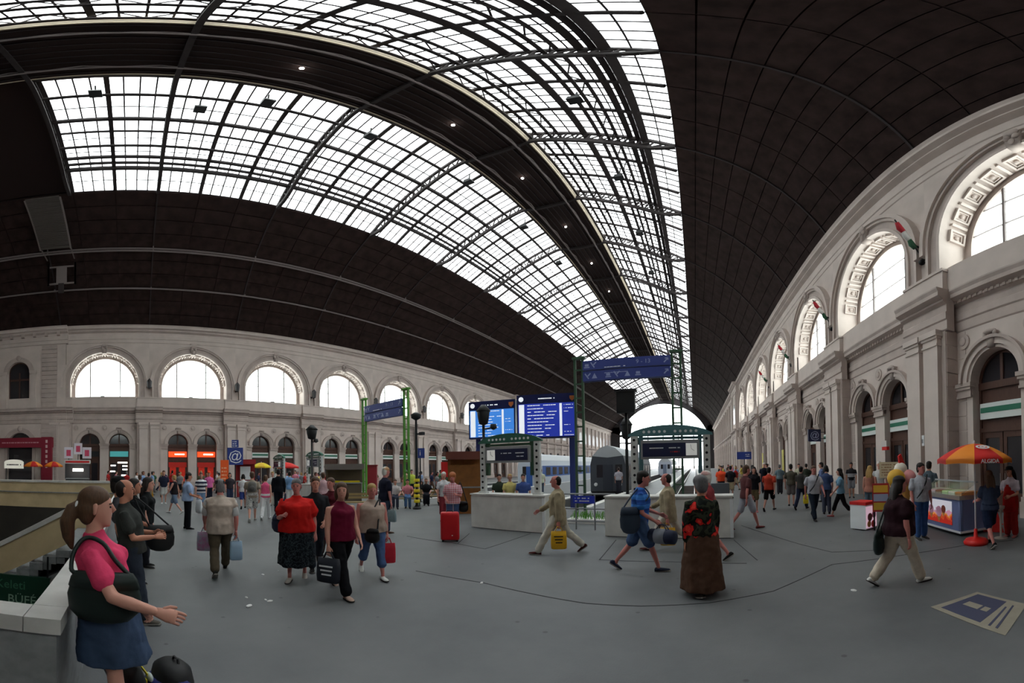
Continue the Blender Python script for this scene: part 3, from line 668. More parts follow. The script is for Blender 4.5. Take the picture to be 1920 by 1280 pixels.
for x in (LI_[0] + 0.9, RI_[0] - 0.75):          # small lattice girders hung under the lantern
    mb = MB().box(x - 0.05, x + 0.05, YB, YEND, 29.3, 29.38); y = -20.0
    while y < 110: mb.bar((x, y, 29.75), (x, y + 1.5, 29.36), 0.06); mb.bar((x, y + 1.5, 29.36), (x, y + 3, 29.75), 0.06); y += 3
    part('lantern_girder', mb, PIPE, CEIL)
# glazing bars and thin cross wires
def bars(P, y0, y1):
    mb = MB(); Q = [along(offset(P, 0.02), k / 4) for k in range(5)]; y = y0
    while y < y1:
        for a, b in zip(Q, Q[1:]): mb.bar((a.x, y, a.y), (b.x, y, b.y), 0.085, 0.08, (0, 1, 0))
        y += 0.75
    o = part('glazing_bars', mb, STEEL, CEIL); o['kind'] = 'stuff'
bars(GLp, 1.8 - 6.0, YEND); bars(GRp, 1.8 - 6.0, YEND)
# panes: the nearest 300 as pieces, the others as one
cand = []
for si, P in enumerate((GLp, GRp)):
    y = 1.8 - 6.0
    while y < YEND - 0.7:
        for r in range(8):
            c = along(P, (ROWS[r] + ROWS[r + 1]) / 2); d2 = c.x ** 2 + (y + 0.37) ** 2 + c.y ** 2
            cand.append((d2 / (ROWS[r + 1] - ROWS[r]), si, r, y))
        y += 0.75
cand.sort()
PM = {}
for si, P in enumerate((GLp, GRp)):
    for r in range(8):
        a, b = along(P, ROWS[r]), along(P, ROWS[r + 1]); 
        PM[si, r] = MB().loft([[(a.x, 0.02, a.y), (b.x, 0.02, b.y), (b.x, 0.02, b.y + 0.012), (a.x, 0.02, a.y + 0.012)], [(a.x, 0.73, a.y), (b.x, 0.73, b.y), (b.x, 0.73, b.y + 0.012), (a.x, 0.73, a.y + 0.012)]])
PMM = {k: v.mesh('pane') for k, v in PM.items()}
rest = MB()
for i, (_, si, r, y) in enumerate(cand):
    if i < 298: link('pane', PMM[si, r], SKYGLASS, CEIL, loc=(0, y, 0))
    else:
        P = (GLp, GRp)[si]; a, b = along(P, ROWS[r]), along(P, ROWS[r + 1])
        rest.add([(a.x, y + 0.02, a.y), (b.x, y + 0.02, b.y), (b.x, y + 0.73, b.y), (a.x, y + 0.73, a.y)], [(0, 1, 2, 3)])
me = bpy.data.meshes.new('skylight_panes'); me.from_pydata(rest.v, [], rest.f)
o = link('skylight_panes', me, SKYGLASS, CEIL); o['kind'] = 'stuff'
# pipes along the left and right vault with their stand-off posts
for P in (VL,):
    for t, two in ((0.30, False), (0.585, True)):
        c = along(offset(P, 0.55), t)
        for dz in ((0, 0.28) if two else (0,)):
            part('wall_pipe', MB().tube([(c.x, YB, c.y + dz), (c.x, YEND, c.y + dz)], 0.09, 8), PIPE, CEIL)
        for k in range(-1, 9):
            e = along(P, t)
            part('pipe_bracket', MB().bar((c.x, 1.8 + 9 * k, c.y), (e.x, 1.8 + 9 * k, e.y), 0.06).bar((c.x, 1.8 + 9 * k, c.y), (c.x, 1.8 + 9 * k, c.y + (1.9 if two else 0.2)), 0.1), PIPE, CEIL)
# far gable with its arch
g = MB()
prof = [(p.x, p.y) for p in NP]
arc = [(XC - 20.3 * cos(a), 7.8 + 20.3 * sin(a)) for a in [rad(22) + (pi - 2 * rad(22)) * k / 40 for k in range(41)]]
import bisect
def top_z(x):
    for (x0, z0), (x1, z1) in zip(prof, prof[1:]):
        if min(x0, x1) <= x <= max(x0, x1) and x1 != x0: return z0 + (z1 - z0) * (x - x0) / (x1 - x0)
    return 16.95
for (xa, za), (xb, zb) in zip(arc, arc[1:]):
    g.add([(xa, YEND, za), (xb, YEND, zb), (xb, YEND, top_z(xb) + 0.4), (xa, YEND, top_z(xa) + 0.4), (xa, YEND + 1, za), (xb, YEND + 1, zb)], [(0, 1, 2, 3), (0, 1, 5, 4)])
xa, xb = arc[0][0], arc[-1][0]
g.box(XL - 1.5, xa, YEND, YEND + 1, 0, 18.5); g.box(xb, XR + 1.5, YEND, YEND + 1, 0, 18.5)
g.add([(XL - 1.5, YEND, 16.5), (xa, YEND, 15.2), (xa, YEND, top_z(xa) + 0.5), (XL - 1.5, YEND, 18.5)], [(0, 1, 2, 3)]); g.add([(xb, YEND, 15.2), (XR + 1.5, YEND, 16.5), (XR + 1.5, YEND, 18.5), (xb, YEND, top_z(xb) + 0.5)], [(0, 1, 2, 3)])
struct('wall_far', g, mat('gable_dark', srgb(66, 62, 64), 0.85, var=0.2, scale=0.4), label='dark far gable framing the great open arch')
fw = struct('window_%d' % (WN + 2), label='glazed arch of the far gable')
gb = MB()
for k in range(-6, 7): gb.box(XC + k * 2.9 - 0.06, XC + k * 2.9 + 0.06, YEND + 0.3, YEND + 0.5, 15.2, 7.8 + sqrt(max(0.1, 20.3 ** 2 - (2.9 * k) ** 2)))
for z in (18.5, 21.8): gb.box(XC - sqrt(20.3 ** 2 - (z - 7.8) ** 2), XC + sqrt(20.3 ** 2 - (z - 7.8) ** 2), YEND + 0.3, YEND + 0.5, z - 0.05, z + 0.05)
part('arch_mullions', gb, PIPE, fw)
part('arch_beam', MB().box(xa, xb, YEND - 0.2, YEND + 0.8, 14.2, 15.2), STEEL, fw)
part('arch_beam_lower', MB().box(xa, xb, YEND - 0.1, YEND + 0.6, 11.3, 11.8), PIPE, fw)
part('arch_pane', MB().prism([(x, z) for x, z in arc], 1, YEND + 0.38, YEND + 0.4), WINGLASS, fw)
for k in range(5): part('arch_post', MB().box(XC - 13 + k * 6.5 - 0.2, XC - 13 + k * 6.5 + 0.2, YEND, YEND + 0.5, 0, 14.2), STEEL, fw)
# service cradle on the left vault
cr = thing('service_cradle', 'slatted maintenance gangway and gondola hung under the left vault', 'gangway', (0, -7.7, 0))
ga = [along(offset(VL, 0.6), t) for t in [0.62 + 0.38 * k / 26 for k in range(27)]]
for y in (0, 2.6):
    gm = MB()
    for a, b in zip(ga, ga[1:]): gm.bar((a.x, y, a.y), (b.x, y, b.y), 0.12, 0.14, (0, 1, 0))
    part('gangway_rail', gm, PIPE, cr)
for a in ga[1:]: part('gangway_slat', MB().box(a.x - 0.16, a.x + 0.16, 0.05, 2.55, a.y - 0.03, a.y + 0.03), mat('gangway_slat_grey', srgb(96, 90, 86), 0.8), cr)
c = along(offset(VL, 1.0), 0.43)
gd = MB()
for z0 in (-1.0, 1.0):
    for y in (0.3, 2.7): gd.bar((c.x, y, c.y - 1.2), (c.x, y, c.y + 1.6), 0.14)
    gd.bar((c.x, 0.3, c.y + z0), (c.x, 2.7, c.y + z0), 0.14)
part('gondola_frame', gd, PIPE, cr)
part('gondola_panel', MB().box(c.x - 0.05, c.x + 0.05, 1.0, 1.95, c.y - 0.95, c.y + 0.95), PIPE, cr)
part('gondola_ladder', MB().box(c.x - 0.05, c.x + 0.1, 1.2, 1.7, c.y - 2.1, c.y - 1.0), STEEL, cr)
for y in (0.3, 2.7): part('gondola_hanger', MB().bar((c.x, y, c.y + 1.6), (ga[0].x, y * 1.05 - 0.2, ga[0].y), 0.1), PIPE, cr)
# floodlights hung in the skylights and small lamps under the lantern
for i, (P, y, t) in enumerate([(GLp, -1.7, 0.82), (GLp, 3.2, 0.72), (GLp, 6.2, 0.84), (GLp, 12.6, 0.8), (GLp, 21.5, 0.84), (GLp, 30.5, 0.84), (GLp, 39.5, 0.84), (GRp, 14.5, 0.35), (GRp, 23.5, 0.35), (GRp, 32.5, 0.35), (GRp, 41.5, 0.35)]):
    c = along(offset(P, 1.9), t); l = thing('floodlight', 'dark floodlight hung below the %s' % ('left skylight panes' if P is GLp else 'right skylight panes'), 'lamp', (c.x, y, c.y), 0, 'floodlights under the left skylight' if P is GLp else 'floodlights under the right skylight')
    part('housing', MB().prism([(-0.35, -0.1), (0.35, -0.1), (0.25, 0.25), (-0.25, 0.25)], 1, -0.3, 0.3), BLACK, l); part('bracket', MB().bar((0, 0, 0.2), (0.1, 0, 1.2), 0.08), BLACK, l)
LMP = mat('small_lamp_glow', (1, 0.96, 0.85), 0.4, emit=(1, 0.95, 0.85), estr=14)
for y in (6.3, 15.5, 23.8, 33, 42, 51): 
    l = thing('pendant_lamp', 'small lit lamp under the lantern band along the crown', 'lamp', (-11.9, y, 29.5), 0, 'small lamps along the lantern')
    part('bulb', MB().sphere((0, 0, 0), 0.11), LMP, l, True); part('rod', MB().bar((0, 0, 0.1), (0, 0, 0.24), 0.04), BLACK, l)
# ================================================================ PLATFORM HEADS
TEAL = mat('teal_frame', srgb(84, 126, 132), 0.5); HGREEN = mat('header_green', srgb(58, 110, 92), 0.5, var=0.15, scale=3)
DISPB = mat('display_navy', srgb(34, 40, 72), 0.3); GREYM = mat('grey_metal', srgb(150, 152, 154), 0.5, var=0.1, scale=4)
POSTW = mat('pale_post', srgb(206, 208, 206), 0.6); HOLE = mat('post_hole', srgb(28, 28, 30), 0.9); CLOCKW = mat('clock_face', srgb(232, 232, 228), 0.5, emit=(1, 1, 0.96), estr=0.15)
REDP = mat('red_print', srgb(200, 40, 44), 0.6)
def print_lines(w, h, rows, seed, y=-0.003, fill=0.8):
    """small illegible print as thin raised strokes on a face towards -Y; origin bottom left"""
    r = random.Random(seed); mb = MB()
    for i in range(rows):
        z = h * (1 - (i + 0.5) / rows); x = w * 0.02
        while x < w * fill:
            L = r.uniform(0.03, 0.12) * w
            mb.box(x, min(x + L, w), y, 0, z - h / rows * 0.2, z + h / rows * 0.2); x += L + 0.015 * w + (0.1 * w if r.random() < 0.2 else 0)
    return mb
def stop_block(cx, cy, w, label, rz=0.0, graffiti=False):
    t = thing('stop_block', label, 'barrier', (cx, cy, 0), rz, 'concrete stop blocks at the track ends')
    rings = []
    prof = [(0.0, 0.02), (-0.0, 0.98), (0.04, 1.05), (0.56, 1.05), (0.6, 0.98), (0.6, 0.02)]
    part('body', MB().loft([[(-w / 2, y, z) for y, z in prof], [(-w / 2 + 0.03, y, z) for y, z in prof], [(w / 2 - 0.03, y, z) for y, z in prof], [(w / 2, y, z) for y, z in prof]]), CONC, t)
    part('end_strip', MB().box(w / 2 - 0.07, w / 2 + 0.012, -0.015, 0.02, 0.02, 1.0), WHITE, t)
    part('cap_edge', MB().box(-w / 2 - 0.02, w / 2 + 0.02, -0.025, 0.62, 1.03, 1.07), CONC, t)
    part('base_shadow_strip', MB().box(-w / 2 + 0.05, w / 2 - 0.05, 0.03, 0.57, 0, 0.03), BLACK, t)  # black strip stands in for the shadow under the block
    if graffiti:
        for k, (x, z) in enumerate(((0.98, 0.62), (1.02, 0.42), (1.1, 0.3))): part('graffiti_mark', MB().bar((x, -0.004, z), (x + 0.14, -0.004, z - 0.08), 0.02, 0.01).bar((x + 0.02, -0.004, z - 0.12), (x + 0.15, -0.004, z - 0.02), 0.02, 0.01), REDP, t)
    return t
def clock_gantry(cx, cy, w, label, hdr, frame, clock_right, z0=1.07, detail=True):
    t = thing('platform_indicator', label, 'platform sign', (cx, cy, z0), 0, 'train indicators over the stop blocks')
    H = 1.55
    for s in (-1, 1):
        p = part('post', MB().box(s * w / 2 - 0.09, s * w / 2 + 0.09, -0.06, 0.06, 0.0, H).box(s * w / 2 - 0.13, s * w / 2 + 0.13, -0.1, 0.1, 0, 0.06), POSTW, t)
        for k in range(8):
            part('hole', xf(MB().lathe([(0.035, 0), (0.035, 0.012)], 10), Matrix.Translation((s * w / 2, -0.06, 0.17 + k * 0.18)) @ Matrix.Rotation(pi / 2, 4, 'X')), HOLE, p)
        part('inner_channel', MB().box(s * (w / 2 - 0.17) - 0.05, s * (w / 2 - 0.17) + 0.05, -0.04, 0.06, 0.55, H), frame, t)
    n = 12; lowz, hi = H - 0.02, H + 0.22
    pts = [(-w / 2 - 0.16, lowz)] + [(x, lowz + 0.03 + (hi - lowz) * cos(x / (w / 2 + 0.16) * pi / 2) ** 0.6) for x in [-(w / 2 + 0.15) + (w + 0.3) * k / n for k in range(n + 1)]] + [(w / 2 + 0.16, lowz)]
    hd = part('header', MB().prism(pts, 1, -0.07, 0.05), hdr, t)
    for k in range(11):
        x = -w * 0.36 + w * 0.72 * k / 10
        if k in (5,): continue
        part('header_mark', xf(MB().lathe([(0.036, 0), (0.036, 0.008)], 12), Matrix.Translation((x, -0.07, H + 0.08)) @ Matrix.Rotation(pi / 2, 4, 'X')), WHITE, hd)
    bw, bz0, bz1 = w * 0.8, H - 0.62, H - 0.14
    part('display_case', MB().box(-bw / 2, bw / 2, -0.16, 0.1, bz0, bz1), GREYM, t)
    part('display_face', MB().box(-bw / 2 + 0.05, bw / 2 - 0.05, -0.168, -0.15, bz0 + 0.06, bz1 - 0.08), DISPB, t)
    s = 1 if clock_right else -1; cxx = s * (bw / 2 - 0.05 - 0.15)
    ck = part('clock', MB().box(cxx - 0.14, cxx + 0.14, -0.176, -0.16, bz0 + 0.075, bz1 - 0.095), CLOCKW, t)
    part('hand', MB().bar((cxx, -0.18, (bz0 + bz1) / 2), (cxx - 0.02, -0.18, (bz0 + bz1) / 2 + 0.11), 0.014, 0.006), BLACK, ck); part('hand', MB().bar((cxx, -0.18, (bz0 + bz1) / 2), (cxx + 0.07, -0.18, (bz0 + bz1) / 2 - 0.05), 0.018, 0.006), BLACK, ck)
    for k, (a, z, L) in enumerate(((0.12, 0.24, 0.36), (0.62, 0.24, 0.3), (0.66, 0.14, 0.24))):
        x = (-bw / 2 + 0.1 + (0 if clock_right else 0.32)) + a * (bw - 0.5)
        part('destination_print', print_lines(L, 0.07, 1, k + int(cx * 10), -0.004, 0.95), WHITE if not (clock_right and k == 2) else REDP, t, loc=(x, -0.168, bz0 + z))
    part('cross_beam', MB().box(-w / 2, w / 2, -0.03, 0.04, H - 0.12, H - 0.05), frame, t)
    return t
stop_block(-5.28, 9.03, 2.5, 'concrete stop block below the green-headed train indicator, beside a red suitcase', -0.02)
clock_gantry(-5.28, 9.3, 1.85, 'train indicator with green arched header and clock at its left end', HGREEN, DKGREEN, False)
stop_block(-0.72, 8.86, 3.25, 'concrete stop block with red scribbles below the teal-framed train indicator', -0.1, True)
clock_gantry(-0.62, 9.15, 1.85, 'train indicator with teal frame and clock at its right end', TEAL, TEAL, True)
stop_block(-17.1, 9.3, 2.4, 'concrete stop block far left beside the black signal lantern'); clock_gantry(-17.1, 9.6, 1.5, 'distant green-headed train indicator beside the black signal lantern', HGREEN, DKGREEN, False)
stop_block(-21.9, 9.3, 2.4, 'concrete stop block behind the crowd near the orange parasol'); clock_gantry(-21.9, 9.6, 1.5, 'distant green-headed train indicator behind the crowd near the orange parasol', HGREEN, DKGREEN, True)

def lattice_post(name, x, y, h, m, parent):
    mb = MB()
    for a in (-0.17, 0.17): mb.box(x + a - 0.045, x + a + 0.045, y - 0.06, y + 0.06, 0, h)
    p = part(name, mb, m, parent); 
    for k in range(int(h / 0.62)): part('rung', MB().box(x - 0.13, x + 0.13, y - 0.035, y + 0.035, 0.4 + k * 0.62, 0.46 + k * 0.62), m, p)
    part('post_cap', MB().box(x - 0.27, x + 0.27, y - 0.12, y + 0.12, h, h + 0.1), m, p)
def sign_gantry(xa, xb, y, h, m, label, z0, z1):
    t = thing('direction_sign_gantry', label, 'sign gantry', ((xa + xb) / 2, y, 0), 0, 'blue direction sign gantries')
    a = xa - (xa + xb) / 2
    for q in (a, -a): lattice_post('lattice_post', q, 0, h, m, t)
    L = 2 * abs(a) - 0.45
    zm = (z0 + z1) / 2
    for k, (u, v) in enumerate(((zm + 0.03, z1), (z0, zm - 0.03))):
        b = part('sign_panel', MB().box(-L / 2, L / 2, -0.16, -0.06, u, v), SIGNBLUE, t); hh = v - u; c = (u + v) / 2
        part('back_panel', MB().box(-L / 2, L / 2, 0.02, 0.1, u, v), SIGNBLUE, b)
        SL = mat('sign_pale_print', srgb(150, 160, 200), 0.6)
        part('number', face_front(text_mb('9 - 13' if k == 0 else '1 - 13', hh * 0.6), (L * 0.2, -0.164, c)), SL, b) if k == 0 else None
        part('arrow', MB().bar((L * 0.43, -0.165, c - hh * 0.22), (L * 0.475, -0.165, c + hh * 0.22), 0.05, 0.01, (0, 1, 0)).bar((L * 0.475, -0.165, c + hh * 0.22), (L * 0.44, -0.165, c + hh * 0.2), 0.04, 0.01, (0, 1, 0)).bar((L * 0.475, -0.165, c + hh * 0.22), (L * 0.475, -0.165, c), 0.04, 0.01, (0, 1, 0)), SL, b)
        for j, x in enumerate((-0.44, -0.36, -0.2, -0.1, 0.02, 0.14) if k else (-0.45, -0.37)):
            x *= L; s = hh * 0.28
            part('pictogram', [lambda: MB().box(x - s, x + s, -0.165, -0.16, c - s, c - s * 0.6).box(x - s * 0.7, x + s * 0.7, -0.165, -0.16, c - s * 0.4, c + s * 0.5),
                               lambda: MB().bar((x - s, -0.165, c + s), (x + s * 0.3, -0.165, c - s), 0.05, 0.01, (0, 1, 0)).bar((x, -0.165, c), (x + s, -0.165, c + s), 0.05, 0.01, (0, 1, 0)),
                               lambda: MB().prism([(x - s, c - s), (x + s, c - s), (x, c + s)], 1, -0.165, -0.16)][(j + k) % 3](), SL, b)
        part('print', print_lines(L * 0.3, hh * 0.2, 1, 5 + k), WHITE if k == 0 else SL, b, loc=(-L * 0.25, -0.16, c - hh * (0.45 if k == 0 else -0.1)))
    return t
sign_gantry(-4.75, -0.67, 14.4, 6.5, DKGREEN, 'wide blue direction sign reading 9 - 13 on dark green lattice posts', 5.45, 6.35)
sign_gantry(-18.9, -14.9, 14.4, 6.5, GREENPOST, 'wide blue direction sign on bright green lattice posts before the left arcade', 5.0, 6.0)

# departures board
A, Bp = Vector((-9.84, 13.55)), Vector((-5.0, 14.75)); dv = Bp - A; ang = atan2(dv.y, dv.x); WB = dv.length
t = thing('departures_board', 'pair of blue departure and arrival boards on blue columns', 'departure board', (A.x, A.y, 0), ang)
SCR = [mat('screen_sky_reflection', srgb(70, 130, 205), 0.25, emit=srgb(60, 130, 220), estr=0.55), mat('screen_blue', srgb(46, 62, 160), 0.25, emit=srgb(40, 60, 180), estr=0.35)]  # left screen paler: sky reflection put into its colour and glow
FRM = mat('board_frame', srgb(26, 34, 84), 0.4); LIT = mat('board_letters', srgb(235, 240, 245), 0.5, emit=(0.9, 0.95, 1), estr=0.5)
for k, (u, v) in enumerate(((0.0, WB * 0.45), (WB * 0.465, WB))):
    z0, z1 = (3.2, 4.95) if k == 0 else (3.12, 5.1)
    b = part('board', MB().box(u, v, 0, 0.3, z0, z1), FRM, t)
    part('screen', MB().box(u + 0.06, v - 0.06, -0.012, 0.01, z0 + 0.07, z1 - 0.42), SCR[k], b)
    rows = 10; hh = z1 - 0.42 - z0 - 0.07
    part('time_column', MB().box(u + 0.1, u + 0.34, -0.016, -0.01, z0 + 0.09, z1 - 0.45), LIT, b); part('platform_column', MB().box(u + (v - u) * 0.72, u + (v - u) * 0.76, -0.016, -0.01, z0 + 0.09, z1 - 0.45), LIT, b)
    for r in range(rows):
        rr = random.Random(r + 20 * k); z = z1 - 0.47 - hh * (r + 0.5) / rows
        part('timetable_row', print_lines((v - u) * 0.5, 0.08, 1, r + 50 * k, -0.006, rr.uniform(0.45, 0.98)), LIT, b, loc=(u + 0.46, -0.012, z))
        if rr.random() < 0.7: part('timetable_remark', print_lines((v - u) * 0.18, 0.06, 1, r + 90 * k, -0.006, rr.uniform(0.4, 0.98)), LIT, b, loc=(u + (v - u) * 0.79, -0.012, z))
    part('heading', print_lines((v - u) * 0.28, 0.12, 1, 7 + k, -0.006, 0.98), LIT, b, loc=(u + (v - u) * 0.36, 0, z1 - 0.26))
    part('round_emblem', xf(MB().lathe([(0.11, 0), (0.11, 0.01)], 16), Matrix.Translation((u + 0.2, 0, z1 - 0.2)) @ Matrix.Rotation(pi / 2, 4, 'X')), LIT, b)
    part('shield_emblem', MB().prism([(v - 0.3, z1 - 0.12), (v - 0.08, z1 - 0.12), (v - 0.08, z1 - 0.24), (v - 0.19, z1 - 0.36), (v - 0.3, z1 - 0.24)], 1, -0.012, 0), mat('emblem_orange', srgb(190, 110, 60), 0.6), b)
    part('brace', MB().box(u + 0.2, v - 0.2, 0.3, 0.36, z0 + 0.6, z0 + 0.7), FRM, b)
for x in (0.35, WB - 0.25): part('column', MB().box(x - 0.12, x + 0.12, 0.3, 0.54, 0, 5.0), SIGNBLUE, t)

# lanterns and lamp posts
def signal_lantern(p, h, label, big=1.0, arm=True):
    t = thing('signal_lantern', label, 'lantern', (p.x, p.y, 0), 0, 'old black lanterns at the track ends')
    part('pole', MB().lathe([(0.1, 0), (0.1, 0.4), (0.055, 0.5), (0.05, h - 0.6)], 10), BLACK, t, True)
    part('lantern_body', MB().lathe([(0.02, h - 0.62), (0.14 * big, h - 0.55), (0.18 * big, h - 0.3), (0.2 * big, h - 0.1), (0.13 * big, h + 0.06), (0.05, h + 0.12)], 12), BLACK, t, True)
    part('hood', MB().lathe([(0.21 * big, h - 0.12), (0.23 * big, h - 0.08), (0.08, h + 0.14)], 12), BLACK, t, True)
    if arm:
        a = part('bracket_arm', MB().bar((0, 0, h - 0.75), (0.42, 0, h - 0.72), 0.05), BLACK, t)
        part('side_lamp', MB().lathe([(0.03, h - 0.8), (0.13, h - 0.74), (0.1, h - 0.6)], 10, (0.42, 0, 0)), BLACK, a, True)
    return t
signal_lantern(onD(908, 900, 12.9), 4.0, 'black lantern on a pole before the bright arrivals screen', 1.15)
signal_lantern(onD(1176, 900, 12.4), 3.35, 'black lantern on a yellow-banded pole left of the teal train indicator')
sp = onD(1174, 900, 11.4)
solo('cable_box', MB().box(-0.3, 0.3, -0.12, 0.12, 0, 0.75).box(-0.36, 0.36, -0.15, 0.15, 0.72, 0.8).box(-0.04, 0.04, -0.04, 0.04, -3.6, 0), BLACK, 'dark box on a slim mast below the blue 9 - 13 sign', 'box', (sp.x - 0.05, sp.y + 0.5, 3.6))
signal_lantern(onD(585, 880, 18.3), 4.0, 'black lantern on a pole beside the distant green train indicator', 1.4)
lp = at(782, 954)
t = thing('lamp_post', 'slim dark lamp post with a yellow and black banded foot', 'lamp post', lp)
part('pole', MB().lathe([(0.12, 0), (0.12, 0.12), (0.07, 0.2), (0.06, 3.6), (0.045, 4.2)], 10), BLACK, t, True)
YEL = mat('warning_yellow', srgb(225, 205, 40), 0.6)
for k in range(5): part('yellow_band', MB().lathe([(0.135, 0.3 + k * 0.24), (0.14, 0.32 + k * 0.24), (0.135, 0.44 + k * 0.24)], 12), YEL, t, True)
part('foot', MB().lathe([(0.2, 0), (0.2, 0.06), (0.13, 0.12)], 12), BLACK, t)
part('crown_lamp', MB().lathe([(0.05, 4.1), (0.22, 4.2), (0.26, 4.35), (0.1, 4.45)], 12), BLACK, t, True)
part('camera_arm', MB().bar((0, 0, 3.45), (0.3, 0, 3.45), 0.06).cbox((0.36, 0, 3.45), (0.24, 0.14, 0.14)), BLACK, t)
# blue service sign on small post by the lamp post
def post_sign(p, h, w, hh, label, m, glyph=None, second=None, group=None, post=True):
    t = thing('post_sign', label, 'sign', p, atan2(p.y, p.x) - pi / 2, group)
    if post: part('post', MB().lathe([(0.12, 0), (0.12, 0.04), (0.04, 0.06), (0.04, h)], 8), BLACK, t)
    b = part('panel', MB().box(-w / 2, w / 2, -0.07, -0.02, h - hh, h), m, t)
    if glyph: part('glyph', face_front(text_mb(glyph, hh * 0.8), (0, -0.074, h - hh * 0.5)), WHITE, b)
    if second:
        s = part('top_panel', MB().box(-w * 0.22, w * 0.22, -0.07, -0.02, h + 0.02, h + hh * 0.45), m, t)
        part('print', print_lines(w * 0.34, hh * 0.36, 3, 4), WHITE, s, loc=(-w * 0.17, -0.07, h + 0.05))
    return t
NAVY = mat('navy_sign', srgb(44, 62, 134), 0.5)
p = onD(441, 866, 24.0); post_sign(Vector((p.x, p.y, 0)), 3.35, 1.05, 1.15, 'blue internet sign with a white at-mark beside the orange banner', NAVY, '@', True)
p = onD(788, 880, 20.0); post_sign(Vector((p.x, p.y, 0)), 3.0, 0.5, 0.55, 'small blue pictogram sign right of the slim dark lamp post', NAVY, 'i')
p = onD(1396, 880, 30.0); t = post_sign(Vector((p.x, p.y, 0)), 2.8, 1.2, 0.62, 'dark blue double sign on a slim post before the right arcade', NAVY); part('print', print_lines(0.45, 0.3, 2, 9), WHITE, t, loc=(0.08, -0.075, 2.35))
p = onD(421, 900, 23.0); t = thing('banner_flag', 'tall orange advertising banner beside the blue at-mark sign', 'banner', (p.x, p.y, 0), atan2(p.y, p.x) - pi / 2)
part('cloth', MB().box(-0.26, 0.26, -0.01, 0.01, 0.9, 2.5), mat('banner_orange', srgb(240, 96, 36), 0.6), t); part('pole', MB().lathe([(0.02, 0), (0.02, 2.55)], 8, (0.28, 0, 0)), GREYM, t); part('base', MB().box(-0.25, 0.35, -0.2, 0.2, 0, 0.05), BLACK, t)
part('print', print_lines(0.4, 0.9, 4, 3), mat('banner_print', srgb(255, 190, 150), 0.6), t, loc=(-0.2, -0.01, 1.2))
# projecting at-mark sign on the right arcade
p = onX(1527, 816, 7.35); t = thing('wall_sign', 'dark blue at-mark sign projecting from a pier of the right arcade', 'sign', (7.35, p.y, p.z))
part('panel', MB().box(-0.42, 0.42, -0.05, 0.05, -0.38, 0.38), mat('deep_navy', srgb(34, 38, 70), 0.5), t); part('glyph', face_front(text_mb('@', 0.62), (0, -0.054, 0)), mat('sign_grey_print', srgb(150, 155, 185), 0.6), t)
[part('bracket', MB().bar((0.4, 0, z_), (0.85, 0, z_), 0.04), BLACK, t) for z_ in (0.2, -0.2)]

# fence between the stop blocks
t = thing('platform_railing', 'grey tubular railing with a small blue notice between two stop blocks', 'railing', (-3.15, 9.9, 0))
for k in range(4): part('upright', MB().tube([(-0.85 + k * 0.57, 0, 0), (-0.85 + k * 0.57, 0, 1.05)], 0.025), GREYM, t)
for z in (0.25, 0.62, 1.05): part('rail', MB().tube([(-0.9, 0, z), (0.9, 0, z)], 0.022), GREYM, t)
nb_ = part('notice', MB().box(-0.35, 0.3, -0.05, -0.03, 0.78, 1.0), mat('notice_blue', srgb(48, 64, 190), 0.5), t); part('print', print_lines(0.55, 0.16, 2, 31), WHITE, nb_, loc=(-0.3, -0.05, 0.81))
gp = MB(); r = random.Random(3)
for k in range(260):
    x, y = r.uniform(-0.9, 0.9), r.uniform(-0.25, 0.25); gp.bar((x, y, 0.12), (x + r.uniform(-0.06, 0.06), y + r.uniform(-0.06, 0.06), 0.12 + r.uniform(0.12, 0.3)), 0.014, 0.004)
t = thing('grass_planter', 'low trough of green grass behind the tubular railing', 'planter', (-3.1, 11.2, 0)); part('trough', MB().box(-1.0, 1.0, -0.3, 0.3, 0, 0.14), CONC, t)
g_ = part('grass', gp, mat('grass_green', srgb(96, 160, 50), 0.8, var=0.3, scale=8), t); g_['kind'] = 'stuff'
solo('sloping_cover', MB().prism([(0, 0), (3.4, 0), (3.4, 0.1), (0.2, 1.3), (0, 1.3)], 0, -0.45, 0.45), mat('slate_cover', srgb(88, 92, 98), 0.7), 'dark grey sloping cover behind the scribbled stop block', 'cover', (0.5, 10.0, 0))

